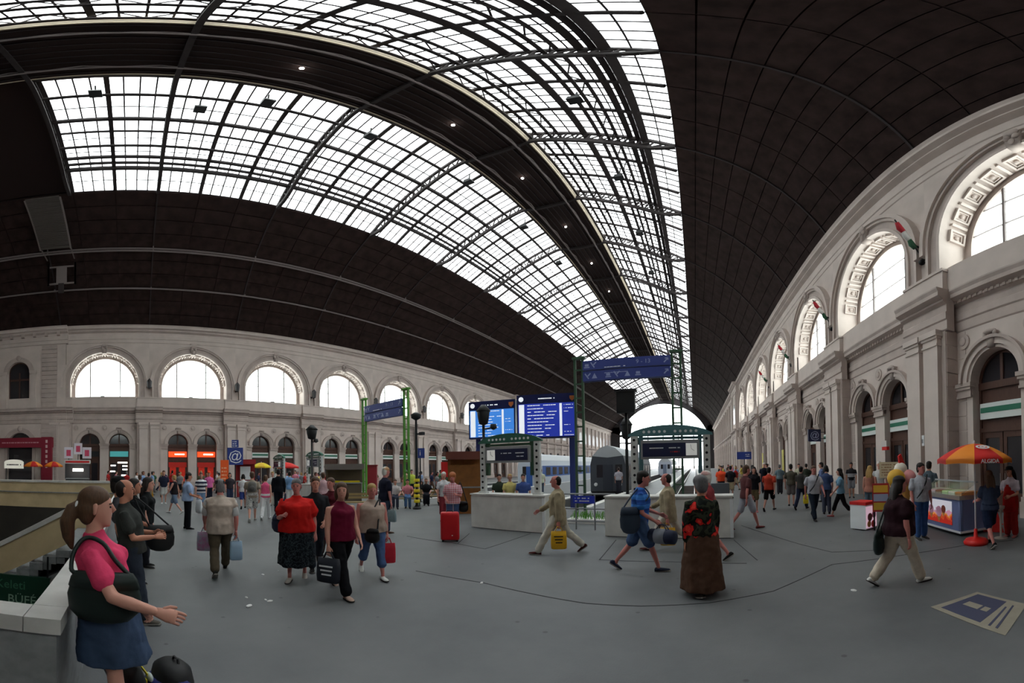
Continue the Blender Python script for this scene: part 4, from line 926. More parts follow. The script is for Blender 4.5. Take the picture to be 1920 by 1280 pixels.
# ================================================================ TRAINS
def coach(parent, x0, x1, y0, L, body, band, zb=-0.66):
    hw = (x1 - x0) / 2; cx = (x0 + x1) / 2
    prof = [(-hw, 0.35), (-hw, 2.6), (-hw + 0.15, 3.2), (-hw + 0.7, 3.75), (0, 3.95), (hw - 0.7, 3.75), (hw - 0.15, 3.2), (hw, 2.6), (hw, 0.35)]
    c = part('coach_body', MB().loft([[(cx + x, y0, zb + z) for x, z in prof], [(cx + x, y0 + L, zb + z) for x, z in prof]]), body, parent)
    part('window_band', MB().box(cx + hw - 0.02, cx + hw + 0.012, y0 + 0.3, y0 + L - 0.3, zb + 1.5, zb + 2.65), band, c)
    part('roof', MB().loft([[(cx + x, y0 - 0.02, zb + z + 0.02) for x, z in prof[2:7]] + [(cx, y0 - 0.02, zb + 3.1)], [(cx + x, y0 + L + 0.02, zb + z + 0.02) for x, z in prof[2:7]] + [(cx, y0 + L + 0.02, zb + 3.1)]]), mat('coach_roof', srgb(176, 180, 184), 0.5), c)
    n = int(L / 2.0)
    for k in range(n):
        part('coach_window', MB().box(cx + hw, cx + hw + 0.03, y0 + 1.2 + k * (L - 2) / n, y0 + 1.2 + k * (L - 2) / n + 1.15, zb + 1.65, zb + 2.5), DARKGLASS, c)
    for x in (-0.8, 0.55): part('end_window', MB().box(cx + x, cx + x + 0.5, y0 - 0.03, y0, zb + 1.7, zb + 2.6), DARKGLASS, c)
    part('end_door', MB().box(cx - 0.35, cx + 0.35, y0 - 0.06, y0, zb + 0.5, zb + 2.6), band, c)
    for y in (y0 + 3, y0 + L - 3): part('bogie', MB().box(cx - hw + 0.3, cx + hw - 0.2, y - 1.4, y + 1.4, zb - 0.05, zb + 0.4), BLACK, c)
tr = thing('passenger_train', 'blue and white coaches, standing in the track beyond the departures board', 'train', (0, 0, 0))
coach(tr, -18.3, -15.5, 34, 24, mat('coach_white', srgb(186, 194, 204), 0.4), mat('coach_blue', srgb(54, 92, 160), 0.4))
coach(tr, -18.3, -15.5, 58.6, 24, mat('coach_dark', srgb(96, 104, 120), 0.4), mat('coach_darkband', srgb(70, 78, 96), 0.4))
tr2 = thing('railcar', 'pale grey railcar far down the hall beside the platforms', 'train', (0, 0, 0))
coach(tr2, -7.4, -4.75, 72, 26, mat('railcar_grey', srgb(176, 182, 196), 0.4), mat('railcar_band', srgb(110, 120, 140), 0.4))
tr3 = thing('electric_engine', 'dark grey engine standing behind the green lattice post', 'train', (0, 0, 0))
coach(tr3, -7.35, -4.8, 24.5, 14, mat('engine_dark', srgb(70, 74, 82), 0.45), mat('engine_band', srgb(54, 58, 68), 0.45))
for x in (-6.95, -5.2): part('headlamp', xf(MB().lathe([(0.13, 0), (0.13, 0.05), (0.1, 0.08)], 14), Matrix.Translation((x, 24.5, 0.55)) @ Matrix.Rotation(pi / 2, 4, 'X')), WHITE, tr3)
part('buffer_beam', MB().box(-7.2, -4.95, 24.2, 24.5, -0.25, 0.1), BLACK, tr3)
for x in (-6.9, -5.25): part('buffer', xf(MB().lathe([(0.08, 0), (0.08, 0.3), (0.2, 0.32), (0.2, 0.36)], 14), Matrix.Translation((x, 24.2, -0.08)) @ Matrix.Rotation(pi / 2, 4, 'X')), BLACK, tr3)

# ================================================================ SHOPFRONTS AND STALLS ON THE LEFT
RESTR = mat('restaurant_red', srgb(134, 34, 52), 0.6)
t = thing('restaurant_portal', 'dark red restaurant portal with lettering in the corner bay', 'portal', (-34.9, 0, 0))
bm_ = part('beam', MB().box(-0.3, 0, -16.4, -7.7, 4.05, 5.05), RESTR, t); part('lettering', print_lines(4.2, 0.3, 1, 77, -0.01, 0.98), mat('faded_pink', srgb(190, 130, 140), 0.6), bm_, loc=(0.005, -13.2, 4.4), rz=pi / 2)
for y in (-8.35, -15.7):
    q = part('upright_panel', MB().box(-0.35, 0.06, y - 0.55, y + 0.55, 0, 5.1), RESTR, t); part('vertical_lettering', MB().box(0.06, 0.075, y - 0.1, y + 0.1, 2.0, 2.3).box(0.06, 0.075, y - 0.1, y + 0.1, 2.5, 2.8).box(0.06, 0.075, y - 0.1, y + 0.1, 3.0, 3.3).box(0.06, 0.075, y - 0.1, y + 0.1, 3.5, 3.8).box(0.06, 0.075, y - 0.1, y + 0.1, 4.0, 4.3).box(0.06, 0.075, y - 0.1, y + 0.1, 4.5, 4.8), mat('pale_pink_print', srgb(214, 180, 180), 0.6), q)
p = onX(26, 870, -33.5); t = thing('arched_name_sign', 'white arched name board before the restaurant doorway', 'sign', (-33.5, p.y, p.z))
part('board', MB().prism([(-1.0, -0.42), (1.0, -0.42), (1.0, 0.25)] + [(0.95 * cos(pi * k / 8), 0.25 + 0.22 * sin(pi * k / 8)) for k in range(9)] + [(-1.0, 0.25)], 0, -0.04, 0.04), mat('cream_lit_board', srgb(225, 222, 205), 0.5, emit=(1, 0.97, 0.85), estr=0.25), t)
part('lettering', print_lines(1.5, 0.3, 1, 8, -0.006, 0.98), BLACK, t, loc=(0.045, -0.75, -0.2), rz=pi / 2)
part('hanger', MB().bar((0, 0, 0.4), (0, 0, 0.9), 0.05).bar((0, 0, 0.9), (-1.3, 0, 0.9), 0.05), BLACK, t)
part('posts', MB().bar((0, -0.8, -0.4), (0, -0.8, -p.z), 0.08), BLACK, t)
def parasol(p, h, r, cols, label, group=None, drop=0.32, foot=True, text=False):
    t = thing('parasol', label, 'parasol', p, 0, group)
    part('pole', MB().lathe([(0.02, 0.1), (0.02, h)], 10), WHITE, t, True)
    if foot: part('foot', MB().lathe([(0.26, 0), (0.27, 0.06), (0.22, 0.12), (0.05, 0.16), (0.035, 0.34)], 20), mat('red_plastic', srgb(206, 34, 30), 0.4), t, True)
    part('finial', MB().lathe([(0.015, h), (0.025, h + 0.03), (0.005, h + 0.07)], 8), WHITE, t, True)
    n = len(cols)
    for k in range(n):
        a0, a1 = 2 * pi * k / n, 2 * pi * (k + 1) / n; mb = MB(); rows = []
        for j in range(7):
            f = j / 6; rr = r * f; z = h - drop * (f ** 1.7)
            rows.append([(rr * cos(a) * (1 - 0.03 * f * sin((a - a0) / (a1 - a0) * pi)), rr * sin(a) * (1 - 0.03 * f * sin((a - a0) / (a1 - a0) * pi)), z + 0.02 * f * sin((a - a0) / (a1 - a0) * pi)) for a in [a0 + (a1 - a0) * i / 4 for i in range(5)]])
        rows.append([(x, y, z - 0.09) for x, y, z in rows[-1]])
        for off_ in (0, -0.006): 
            o = len(mb.v); mb.v += [(x, y, z + off_) for row in rows for x, y, z in row]
            for j in range(len(rows) - 1):
                for i in range(4): mb.f.append((o + j * 5 + i, o + j * 5 + i + 1, o + (j + 1) * 5 + i + 1, o + (j + 1) * 5 + i))
        g = part('canopy_panel', mb, cols[k], t, True)
        part('rib', MB().bar((0, 0, h - 0.05), (r * 0.98 * cos(a0), r * 0.98 * sin(a0), h - drop - 0.03), 0.012), GREYM, t)
    return t
RED, ORG = mat('algida_red', srgb(206, 38, 36), 0.6), mat('algida_orange', srgb(236, 140, 40), 0.6)
for i, (px, lab) in enumerate(((62, 'red and orange parasol beside the white arched name board'), (100, 'red and orange parasol against the dark red upright panel'))):
    p = onD(px, 880, 31); parasol(Vector((p.x, p.y, 0)), 2.55, 0.85, [RED, ORG] * 4, lab, 'ice cream parasols before the restaurant', 0.4)
p = onD(536, 880, 25.5); parasol(Vector((p.x, p.y, 0)), 2.4, 0.95, [RED, RED, ORG, RED] * 2, 'red parasol over the crowd between two distant indicators', None, 0.35)
p = onD(490, 880, 28.5); parasol(Vector((p.x, p.y, 0)), 2.45, 0.8, [YEL, mat('straw_yellow', srgb(220, 180, 60), 0.7)] * 4, 'yellow parasol over the crowd left of a distant indicator', None, 0.35)
def stall(name, px, D, w, h, body, roofm, label, extras=()):
    p = onD(px, 890, D); t = thing(name, label, 'stall', (p.x, p.y, 0), atan2(p.y, p.x) - pi / 2)
    part('counter', MB().box(-w / 2, w / 2, 0, 1.0, 0, 1.05), body, t); part('worktop', MB().box(-w / 2 - 0.05, w / 2 + 0.05, -0.08, 1.0, 1.05, 1.11), GREYM, t)
    part('back_wall', MB().box(-w / 2, w / 2, 0.95, 1.0, 1.05, h), body, t)
    for s in (-1, 1): part('side_post', MB().box(s * w / 2 - 0.05, s * w / 2 + 0.05, 0, 0.08, 1.05, h), body, t)
    part('roof', MB().box(-w / 2 - 0.12, w / 2 + 0.12, -0.35, 1.05, h, h + 0.12), roofm, t); part('fascia', MB().box(-w / 2 - 0.1, w / 2 + 0.1, -0.38, -0.34, h - 0.1, h + 0.22), roofm, t)
    for e in extras: e(t, w, h)
    return t
PINK = mat('pink_print', srgb(196, 70, 100), 0.6)
def posters(t, w, h):
    for k, (x, z, s) in enumerate(((-0.75, 0.35, 0.75), (0.05, 0.7, 0.7), (0.8, 0.35, 0.75))):
        q = part('poster_board', MB().box(x - s / 2, x + s / 2, -0.1, -0.06, h + z, h + z + 0.95), mat('poster_white', srgb(214, 206, 214), 0.6), t); part('poster_print', MB().box(x - s * 0.25, x + s * 0.25, -0.106, -0.1, h + z + 0.2, h + z + 0.72), PINK, q)
        part('poster_prop', MB().box(x - 0.03, x + 0.03, -0.06, 0.0, h, h + z), BLACK, t)
stall('snack_kiosk', 145, 30.5, 2.0, 2.45, mat('kiosk_grey', srgb(78, 76, 80), 0.6), mat('kiosk_pale', srgb(206, 204, 200), 0.6), 'grey snack kiosk with three pink posters on its roof', [posters, lambda t, w, h: part('roof_stripe', MB().box(-w / 2, w / 2, -0.4, -0.38, h - 0.02, h + 0.14), RED, t), lambda t, w, h: part('counter_lamp', MB().box(-0.4, 0.5, 0.1, 0.2, 1.7, 1.95), LAMPWHITE, t)])
stall('red_kiosk', 460, 24.6, 1.2, 2.35, mat('kiosk_red', srgb(150, 40, 44), 0.6), mat('kiosk_red', srgb(150, 40, 44), 0.6), 'small red kiosk with a white notice behind the crowd', [lambda t, w, h: part('notice', MB().box(-0.35, 0.35, -0.06, -0.02, 1.2, 2.1), WHITE, t)])
stall('grill_stall', 645, 20.5, 2.0, 1.95, mat('stall_brown', srgb(96, 84, 70), 0.7), mat('stall_roof', srgb(104, 96, 92), 0.7), 'food stall with a bright yellow tray near the bright green posts', [lambda t, w, h: part('tray', MB().box(-0.9, 0.9, 0.05, 0.6, 1.11, 1.2), YEL, t)])
stall('wooden_kiosk', 872, 14.6, 1.3, 2.3, mat('orange_wood', srgb(150, 96, 48), 0.6, var=0.3, scale=5), mat('kiosk_roof_brown', srgb(110, 60, 50), 0.7), 'orange-brown wooden kiosk behind the concrete stop block', [lambda t, w, h: part('front_board', MB().box(-w / 2, w / 2, -0.05, 0, 0, 2.0), MATS['orange_wood'], t)])
p = onD(843, 880, 19); t = solo('red_hoarding', MB().box(-0.45, 0.45, -0.03, 0.03, 1.4, 2.2).box(-0.42, -0.36, -0.03, 0.03, 0, 1.4).box(0.36, 0.42, -0.03, 0.03, 0, 1.4), RED, 'bright red stall board above the plaid-shirted woman', 'sign', (p.x, p.y, 0), atan2(p.y, p.x) - pi / 2)
p = onD(882, 862, 20); t = thing('striped_sign', 'red and white sign box above the wooden kiosk', 'sign', (p.x, p.y, 0), atan2(p.y, p.x) - pi / 2)
part('panel', MB().box(-0.45, 0.45, -0.1, 0.1, p.z - 0.17, p.z + 0.17), WHITE, t); part('mast', MB().box(-0.04, 0.04, 0.1, 0.16, 0, p.z), BLACK, t)
for x in (-0.4, 0.15): part('red_stripe', MB().box(x - 0.06, x + 0.06, -0.106, -0.1, p.z - 0.17, p.z + 0.17), RED, t)
p = onD(698, 890, 26); solo('red_cabinet', MB().box(-0.35, 0.35, -0.3, 0.3, 0, 2.1).box(-0.4, 0.4, -0.35, 0.35, 2.1, 2.18).box(-0.28, 0.28, -0.32, -0.3, 0.5, 1.9), mat('cabinet_red', srgb(140, 40, 50), 0.5), 'dark red vending cabinet beside a bright green lattice post', 'cabinet', (p.x, p.y, 0), 0.8)
t = thing('street_plate', 'small blue number plate on a pier of the left arcade', 'plate', onX(265, 858, XL - 0.02)); part('plate', MB().box(0.0, 0.05, -0.22, 0.22, -0.14, 0.14), NAVY, t); part('print', print_lines(0.36, 0.16, 1, 14), WHITE, t, loc=(0.05, -0.18, -0.08), rz=pi / 2)
# benches before the left arcade
for i, (px, D) in enumerate(((664, 15.5), (757, 17.2), (808, 18.5))):
    p = onD(px, 930, D); t = thing('bench', ('slatted bench with a bag on it behind the beige-topped woman', 'slatted bench under the seated pair left of the banded lamp post', 'slatted bench right of the banded lamp post')[i], 'bench', (p.x, p.y, 0), atan2(p.y, p.x) - pi / 2, 'platform benches')
    for k in range(4): part('seat_slat', MB().box(-0.9, 0.9, -0.2 + k * 0.11, -0.11 + k * 0.11, 0.42, 0.46), mat('bench_wood', srgb(150, 130, 90), 0.7), t)
    for s in (-0.75, 0.75): part('leg_frame', MB().box(s - 0.03, s + 0.03, -0.2, 0.22, 0, 0.42).box(s - 0.03, s + 0.03, 0.2, 0.25, 0.42, 0.85), DKGREEN, t)
    for k in range(2): part('back_slat', MB().box(-0.9, 0.9, 0.19, 0.22, 0.58 + k * 0.14, 0.68 + k * 0.14), MATS['bench_wood'], t)

# ================================================================ RIGHT SIDE: ICE CREAM STAND
b = at(1830, 1019)
dirv = (Vector((-b.x, -b.y, 0)).normalized() * cos(pi / 8) + Vector((b.y, -b.x, 0)).normalized() * sin(pi / 8)); PANG = atan2(dirv.y, dirv.x)
parasol(b, 2.17, 0.8, [RED, ORG, RED, ORG, RED, ORG, RED, ORG], 'red and orange ice cream parasol on a red foot', None, 0.33).rotation_euler = (0, 0, PANG - pi / 8)
lt = thing('parasol_print', 'white heart emblem and brand name on the red parasol panel', 'lettering', b)
def on_canopy(mb_, u, vv):      # place flat print on the sloping panel that faces the concourse
    n = Vector((dirv.x * 0.5, dirv.y * 0.5, 0.87)); 
    f = vv; z = 2.17 - 0.33 * (f ** 1.7) + 0.02; c = Vector((dirv.x * 0.8 * f, dirv.y * 0.8 * f, z + 0.012)); e1 = Vector((-dirv.y, dirv.x, 0)); sl_ = -0.33 * 1.7 * f ** 0.7 / 0.8
    e2 = Vector((-dirv.x, -dirv.y, -sl_)).normalized(); e3 = e1.cross(e2)
    return xf(mb_, Matrix(((e1.x, e2.x, e3.x, c.x), (e1.y, e2.y, e3.y, c.y), (e1.z, e2.z, e3.z, c.z), (0, 0, 0, 1))))
def heart(r0, r1):
    mb_ = MB(); n = 28; P = lambda r, a: (r * 1.5 * cos(a), r * (0.95 * sin(a)) * (1.0 if sin(a) < 0 else 0.9 + 0.1 * abs(cos(a))))
    return mb_.loft([[(*P(r0, 2 * pi * k / n), 0), (*P(r1, 2 * pi * k / n), 0), (*P(r1, 2 * pi * k / n), 0.006), (*P(r0, 2 * pi * k / n), 0.006)] for k in range(n)], closed=True)
part('heart_emblem', on_canopy(heart(0.07, 0.1), 0, 0.55), WHITE, lt); part('heart_emblem_inner', on_canopy(heart(0.02, 0.045), 0, 0.55), WHITE, lt)
tm = text_mb('ALGIDA', 0.11); part('brand_name', xf(tm, Matrix.Translation((dirv.x * 0.795, dirv.y * 0.795, 2.17 - 0.33 - 0.045)) @ Matrix.Rotation(atan2(dirv.y, dirv.x) + pi / 2, 4, 'Z') @ Matrix.Rotation(pi / 2, 4, 'X')), WHITE, lt)

# freezer counter
fa, fb = Vector((5.86, 8.1, 0)), Vector((5.62, 6.2, 0)); L = (fb - fa).length; rz = atan2((fb - fa).y, (fb - fa).x)
t = thing('ice_cream_freezer', 'long ice cream freezer with glass top and printed fruit panel', 'freezer', fa, rz)
FRB = mat('freezer_blue_grey', srgb(110, 122, 165), 0.5)
def cone_print():
    m = bpy.data.materials.new('ice_cream_print'); m.use_nodes = True; nt = m.node_tree; bs = nt.nodes['Principled BSDF']
    tc = nt.nodes.new('ShaderNodeTexCoord'); sep = nt.nodes.new('ShaderNodeSeparateXYZ'); nt.links.new(tc.outputs['Generated'], sep.inputs[0])
    nz = nt.nodes.new('ShaderNodeTexNoise'); nz.inputs['Scale'].default_value = 5; nt.links.new(tc.outputs['Object'], nz.inputs['Vector'])
    ad = nt.nodes.new('ShaderNodeMath'); ad.operation = 'MULTIPLY_ADD'; ad.inputs[1].default_value = 0.7; nt.links.new(nz.outputs['Fac'], ad.inputs[0]); nt.links.new(sep.outputs[2], ad.inputs[2])
    r = nt.nodes.new('ShaderNodeValToRGB'); r.color_ramp.interpolation = 'CONSTANT'; els = [(0, (190, 40, 26)), (0.55, (214, 80, 40)), (0.68, (228, 150, 70)), (0.78, (216, 150, 178)), (0.92, (216, 214, 224))]
    while len(r.color_ramp.elements) < 5: r.color_ramp.elements.new(0.5)
    for e, (p_, c_) in zip(r.color_ramp.elements, els): e.position = p_; e.color = (*srgb(*c_), 1)
    nt.links.new(ad.outputs[0], r.inputs[0]); nt.links.new(r.outputs[0], bs.inputs['Base Color']); bs.inputs['Roughness'].default_value = 0.4
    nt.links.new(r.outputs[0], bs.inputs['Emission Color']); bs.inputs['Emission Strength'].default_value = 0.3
    MATS['ice_cream_print'] = m; return m
ICE = cone_print()
part('cabinet', MB().box(0, L, 0, 0.75, 0.1, 0.88), FRB, t); part('plinth', MB().box(0.03, L - 0.03, 0.04, 0.7, 0.02, 0.1), BLACK, t); part('bumper_rail', MB().box(-0.02, L + 0.02, -0.02, 0.77, 0.08, 0.13), WHITE, t)
pr_ = part('printed_panel', MB().box(0.05, L - 0.35, -0.012, 0, 0.24, 0.82), ICE, t)
for k, (x, z, s, c) in enumerate(((0.6, 0.55, 0.12, (226, 160, 190)), (0.98, 0.52, 0.14, (232, 170, 200)), (1.2, 0.6, 0.1, (150, 70, 50)), (0.3, 0.5, 0.12, (120, 60, 44)))):
    sc_ = part('printed_scoop', MB().loft([[(x + s * cos(a), -0.014, z + s * sin(a)) for a in [2 * pi * i / 16 for i in range(16)]], [(x + s * cos(a), -0.012, z + s * sin(a)) for a in [2 * pi * i / 16 for i in range(16)]]]), mat('scoop_%d' % k, srgb(*c), 0.5), pr_)
    part('printed_cone', MB().prism([(x - s * 0.8, z - s * 0.6), (x + s * 0.8, z - s * 0.6), (x, z - s * 2.1)], 1, -0.0135, -0.012), mat('cone_tan', srgb(206, 150, 90), 0.6), pr_)
part('steel_top', MB().box(-0.02, L + 0.02, -0.03, 0.78, 0.88, 0.98), mat('brushed_steel', srgb(190, 185, 180), 0.25, metal=0.6), t)
part('glass_guard', MB().prism([(-0.02, 0.98), (0.5, 1.28), (0.52, 1.27), (0.0, 0.97)], 0, 0.02, L - 0.02), glass_mat('guard_glass', (0.9, 0.95, 0.93), 0.8, 0.05), t)
part('guard_rail', MB().box(0, L, 0.48, 0.54, 1.26, 1.3), GREYM, t)
for k in range(6): part('ice_cream_tub', MB().box(0.1 + k * 0.3, 0.36 + k * 0.3, 0.08, 0.65, 0.98, 1.05), mat('tub_%d' % k, srgb(*((236, 226, 190), (240, 200, 210), (150, 90, 60), (210, 230, 170), (246, 236, 220), (220, 150, 90))[k]), 0.6), t)
part('corner_post', MB().lathe([(0.06, 0.13), (0.06, 0.88)], 10, (L - 0.05, 0.05, 0)), FRB, t, True)
# ice cream figure, menu boards and low lit box
p = onD(1690, 940, 9.0); p.z = 0
t = thing('ice_cream_figure', 'giant ice cream cone figure with yellow, pink and white scoops', 'display figure', p)
part('cone', MB().lathe([(0.12, 0), (0.2, 0.05), (0.08, 0.3), (0.3, 1.25)], 18), mat('wafer', srgb(196, 140, 70), 0.7, var=0.3, scale=12), t, True)
for c, r_, m_ in (((-0.17, -0.05, 1.4), 0.23, mat('scoop_yellow', srgb(206, 160, 50), 0.6)), ((0.18, -0.06, 1.4), 0.21, mat('scoop_pink', srgb(222, 150, 150), 0.6)), ((0.03, 0.05, 1.62), 0.17, mat('scoop_white', srgb(226, 220, 205), 0.6))): part('scoop', MB().sphere(c, r_, 16, 10), m_, t, True)
part('red_wafer', MB().prism([(-0.02, 1.7), (0.16, 1.68), (0.02, 2.0), (-0.05, 1.95)], 1, 0, 0.06), RED, t)
p = onD(1670, 940, 10.1); p.z = 0
t = thing('menu_stand', 'pale menu panel standing behind the giant ice cream figure', 'panel', p, atan2(p.y, p.x) - pi / 2); part('panel', MB().box(-0.3, 0.3, -0.02, 0.02, 1.35, 1.8), mat('menu_cream', srgb(206, 198, 166), 0.7), t); part('stand', MB().box(-0.02, 0.02, 0.02, 0.06, 0, 1.7).box(-0.25, 0.25, -0.15, 0.2, 0, 0.03), BLACK, t); part('print', print_lines(0.5, 0.36, 5, 21), mat('menu_print', srgb(150, 120, 90), 0.7), t, loc=(-0.25, -0.02, 1.4))
p = onD(1652, 960, 9.4); p.z = 0
t = thing('ice_cream_poster_stand', 'upright stand of ice cream price cards beside the dark-clad walking woman', 'stand', p, atan2(p.y, p.x) - pi / 2); part('board', MB().box(-0.22, 0.22, -0.02, 0.02, 0.5, 1.25), mat('card_red', srgb(170, 50, 50), 0.6), t); part('leg', MB().box(-0.2, -0.16, 0, 0.04, 0, 0.5), BLACK, t); part('leg', MB().box(0.16, 0.2, 0, 0.04, 0, 0.5), BLACK, t)
for k in range(3): part('price_card', MB().box(-0.19, 0.19, -0.028, -0.02, 0.55 + k * 0.23, 0.74 + k * 0.23), mat('card_%d' % k, srgb(*((196, 160, 60), (150, 160, 190), (214, 170, 60))[k]), 0.6), t)
p = at(1634, 992); 
t = thing('lit_ice_cream_box', 'low lit ice cream box with red lid and pink print', 'chest', p, 0.5)
part('box', MB().box(-0.26, 0.26, 0, 0.5, 0.03, 0.68), WHITE, t); part('lid', MB().box(-0.27, 0.27, -0.01, 0.51, 0.68, 0.76), RED, t); pp = part('printed_front', MB().box(-0.25, 0.25, -0.012, 0, 0.06, 0.64), mat('pink_lit_print', srgb(226, 196, 210), 0.5, emit=srgb(240, 200, 220), estr=0.35), t); part('castor', MB().box(-0.2, 0.2, 0.1, 0.4, 0, 0.03), BLACK, t)
for x, z, s, c in ((-0.08, 0.35, 0.11, (130, 70, 70)), (0.12, 0.4, 0.1, (220, 150, 190)), (-0.12, 0.17, 0.09, (220, 150, 90)), (0.08, 0.15, 0.1, (200, 60, 60))): part('printed_blob', MB().loft([[(x + s * cos(a), yy, z + s * sin(a)) for a in [2 * pi * i / 14 for i in range(14)]] for yy in (-0.016, -0.012)]), flat(*c), pp)
# small fixtures on the right arcade
p = onX(1661, 838, XR + 0.45); t = thing('wall_post_box', 'small orange box with white top on the near door column', 'box', (XR + 0.36, p.y, p.z)); part('box', MB().box(0, 0.14, -0.22, 0.22, -0.14, 0.02), RED, t); part('lid', MB().box(-0.02, 0.14, -0.24, 0.24, 0.02, 0.3), mat('pale_sticker', srgb(200, 190, 186), 0.6), t)
p = onX(1731, 826, XR - 0.02); t = thing('wall_notice', 'small white notice on a paired pilaster of the right arcade', 'notice', (XR - 0.085, p.y, p.z)); part('sheet', MB().box(0, 0.02, -0.14, 0.14, -0.2, 0.2), WHITE, t); part('print', MB().box(-0.004, 0, -0.09, 0.09, -0.1, 0.05), GREYM, t)
YP = mat('yellow_poster', srgb(180, 168, 60), 0.6)
for i, (px, lab) in enumerate(((1473, 'tall yellow poster beside a doorway of the right arcade'), (1434, 'narrow yellow poster further along the right arcade'))):
    p = onX(px, 870, XR + 0.1); t = solo('wall_poster', MB().box(0, 0.03, -0.35, 0.35, 0.7, 3.0).box(-0.004, 0, -0.2, 0.2, 2.3, 2.6), YP, lab, 'poster', (XR - 0.02 - 0.14, p.y, 0))
# flags on the right piers and lamp brackets on the left piers
for k in range(1, 5):
    y = Y0 - BAY / 2 + BAY * (k + 1); t = thing('wall_flag', 'furled red, white and green flag on the pier %s' % ('between the two largest windows', 'after the second window', 'after the third window', 'after the fourth window')[k - 1], 'flag', (XR - 0.05, y, 10.3), 0, 'flags on the right piers')
    part('staff', MB().tube([(0.1, 0, 0), (-1.1, 0, 1.7)], 0.03), BLACK, t); part('bracket', MB().bar((0.2, 0, 0.1), (0, 0, -0.3), 0.1), BLACK, t); part('boss', MB().sphere((0.05, 0, -0.2), 0.13), BLACK, t, True); part('upper_arm', MB().bar((0.2, 0, 0.5), (-0.3, 0, 0.6), 0.06), BLACK, t)
    for j, c in enumerate(((50, 96, 70), (214, 210, 206), (178, 40, 52))):
        a = 0.32 + j * 0.21; q0, q1 = Vector((0.1 - 1.2 * a, 0, 1.7 * a)), Vector((0.1 - 1.2 * (a + 0.22), 0, 1.7 * (a + 0.22)))
        part('flag_fold', MB().tube([q0 + Vector((0.06, 0, -0.1)), (q0 + q1) / 2 + Vector((0.05, 0.03, -0.12)), q1 + Vector((0.04, 0, -0.06))], [0.1, 0.13, 0.08], 8), flat(*c), t, True)
LNAMES = ['bay of the amber-poster door', 'bay of the orange shop doors', 'third bay', 'fourth bay', 'fifth bay', 'sixth bay']
for k in range(6):
    y = Y0 + BAY * (k + 0.5); t = thing('wall_lamp', 'dark bracket lamp on the left arcade pier after the ' + LNAMES[k], 'wall lamp', (XL + 0.0, y, 10.5), 0, 'bracket lamps on the left piers')
    part('bracket', MB().bar((-0.15, 0, 0.3), (0.55, 0, 0.5), 0.09).bar((-0.15, 0, -0.4), (0.45, 0, 0.4), 0.07), BLACK, t); part('lantern', MB().lathe([(0.08, -0.5), (0.2, -0.4), (0.26, 0.25), (0.12, 0.45)], 8, (0.5, 0, 0)), mat('lantern_grey', srgb(70, 68, 70), 0.5), t)
for k in range(4):
    y = Y0 + BAY * k - 0.2; t = solo('ledge_spotlight', MB().cbox((0, 0, 0.22), (0.3, 0.4, 0.26)).box(-0.05, 0.05, -0.05, 0.05, 0, 0.12), BLACK, 'small dark spotlight on the parapet below the %s left window' % ('first', 'second', 'third', 'fourth')[k], 'spotlight', (XL - 0.5, y, 9.06), 0, 'ledge spotlights')
    if k in (1, 2): solo('ledge_spotlight', MB().cbox((0, 0, 0.22), (0.3, 0.4, 0.26)).box(-0.05, 0.05, -0.05, 0.05, 0, 0.12), BLACK, 'small dark spotlight on the parapet below the %s right window' % ('nearest large', 'second large')[k - 1], 'spotlight', (XR + 0.5, y + 0.6, 9.06), 0, 'ledge spotlights')

# ================================================================ FLOOR STICKER AND LITTER
c4 = [at(1745, 1138), at(1832, 1110), at(1925, 1133), at(1885, 1192)]
STK = mat('sticker_tan', srgb(150, 142, 128), 0.8, var=0.15, scale=6); STB = mat('sticker_navy', srgb(66, 68, 90), 0.8)
t = thing('floor_sticker', 'tan and navy floor sticker with an i mark', 'floor sticker', (0, 0, 0.004))
def quad(mb_, P, z, h): mb_.add([(p_.x, p_.y, z) for p_ in P] + [(p_.x, p_.y, z + h) for p_ in P], [(3, 2, 1, 0), (4, 5, 6, 7), (0, 1, 5, 4), (1, 2, 6, 5), (2, 3, 7, 6), (3, 0, 4, 7)]); return mb_
def bil(u, v): return (c4[0] * (1 - u) + c4[1] * u) * (1 - v) + (c4[3] * (1 - u) + c4[2] * u) * v
part('sheet', quad(MB(), [bil(0, 0), bil(1, 0), bil(1, 1.0), bil(0, 1.0)], 0, 0.003), STK, t)
part('navy_field', quad(MB(), [bil(0.1, 0.09), bil(0.92, 0.09), bil(0.92, 0.66), bil(0.1, 0.66)], 0.003, 0.002), STB, t)
part('i_stem', quad(MB(), [bil(0.42, 0.2), bil(0.58, 0.2), bil(0.58, 0.44), bil(0.42, 0.44)], 0.005, 0.002), STK, t)
part('i_dot', quad(MB(), [bil(0.43, 0.48), bil(0.57, 0.48), bil(0.57, 0.58), bil(0.43, 0.58)], 0.005, 0.002), STK, t)
part('arrow_mark', quad(quad(MB(), [bil(0.1, 0.76), bil(0.75, 0.72), bil(0.75, 0.75), bil(0.1, 0.79)], 0.003, 0.002), [bil(0.1, 0.85), bil(0.85, 0.8), bil(0.85, 0.83), bil(0.1, 0.88)], 0.003, 0.002), STB, t)
PAPER = mat('litter_white', srgb(226, 226, 224), 0.8)
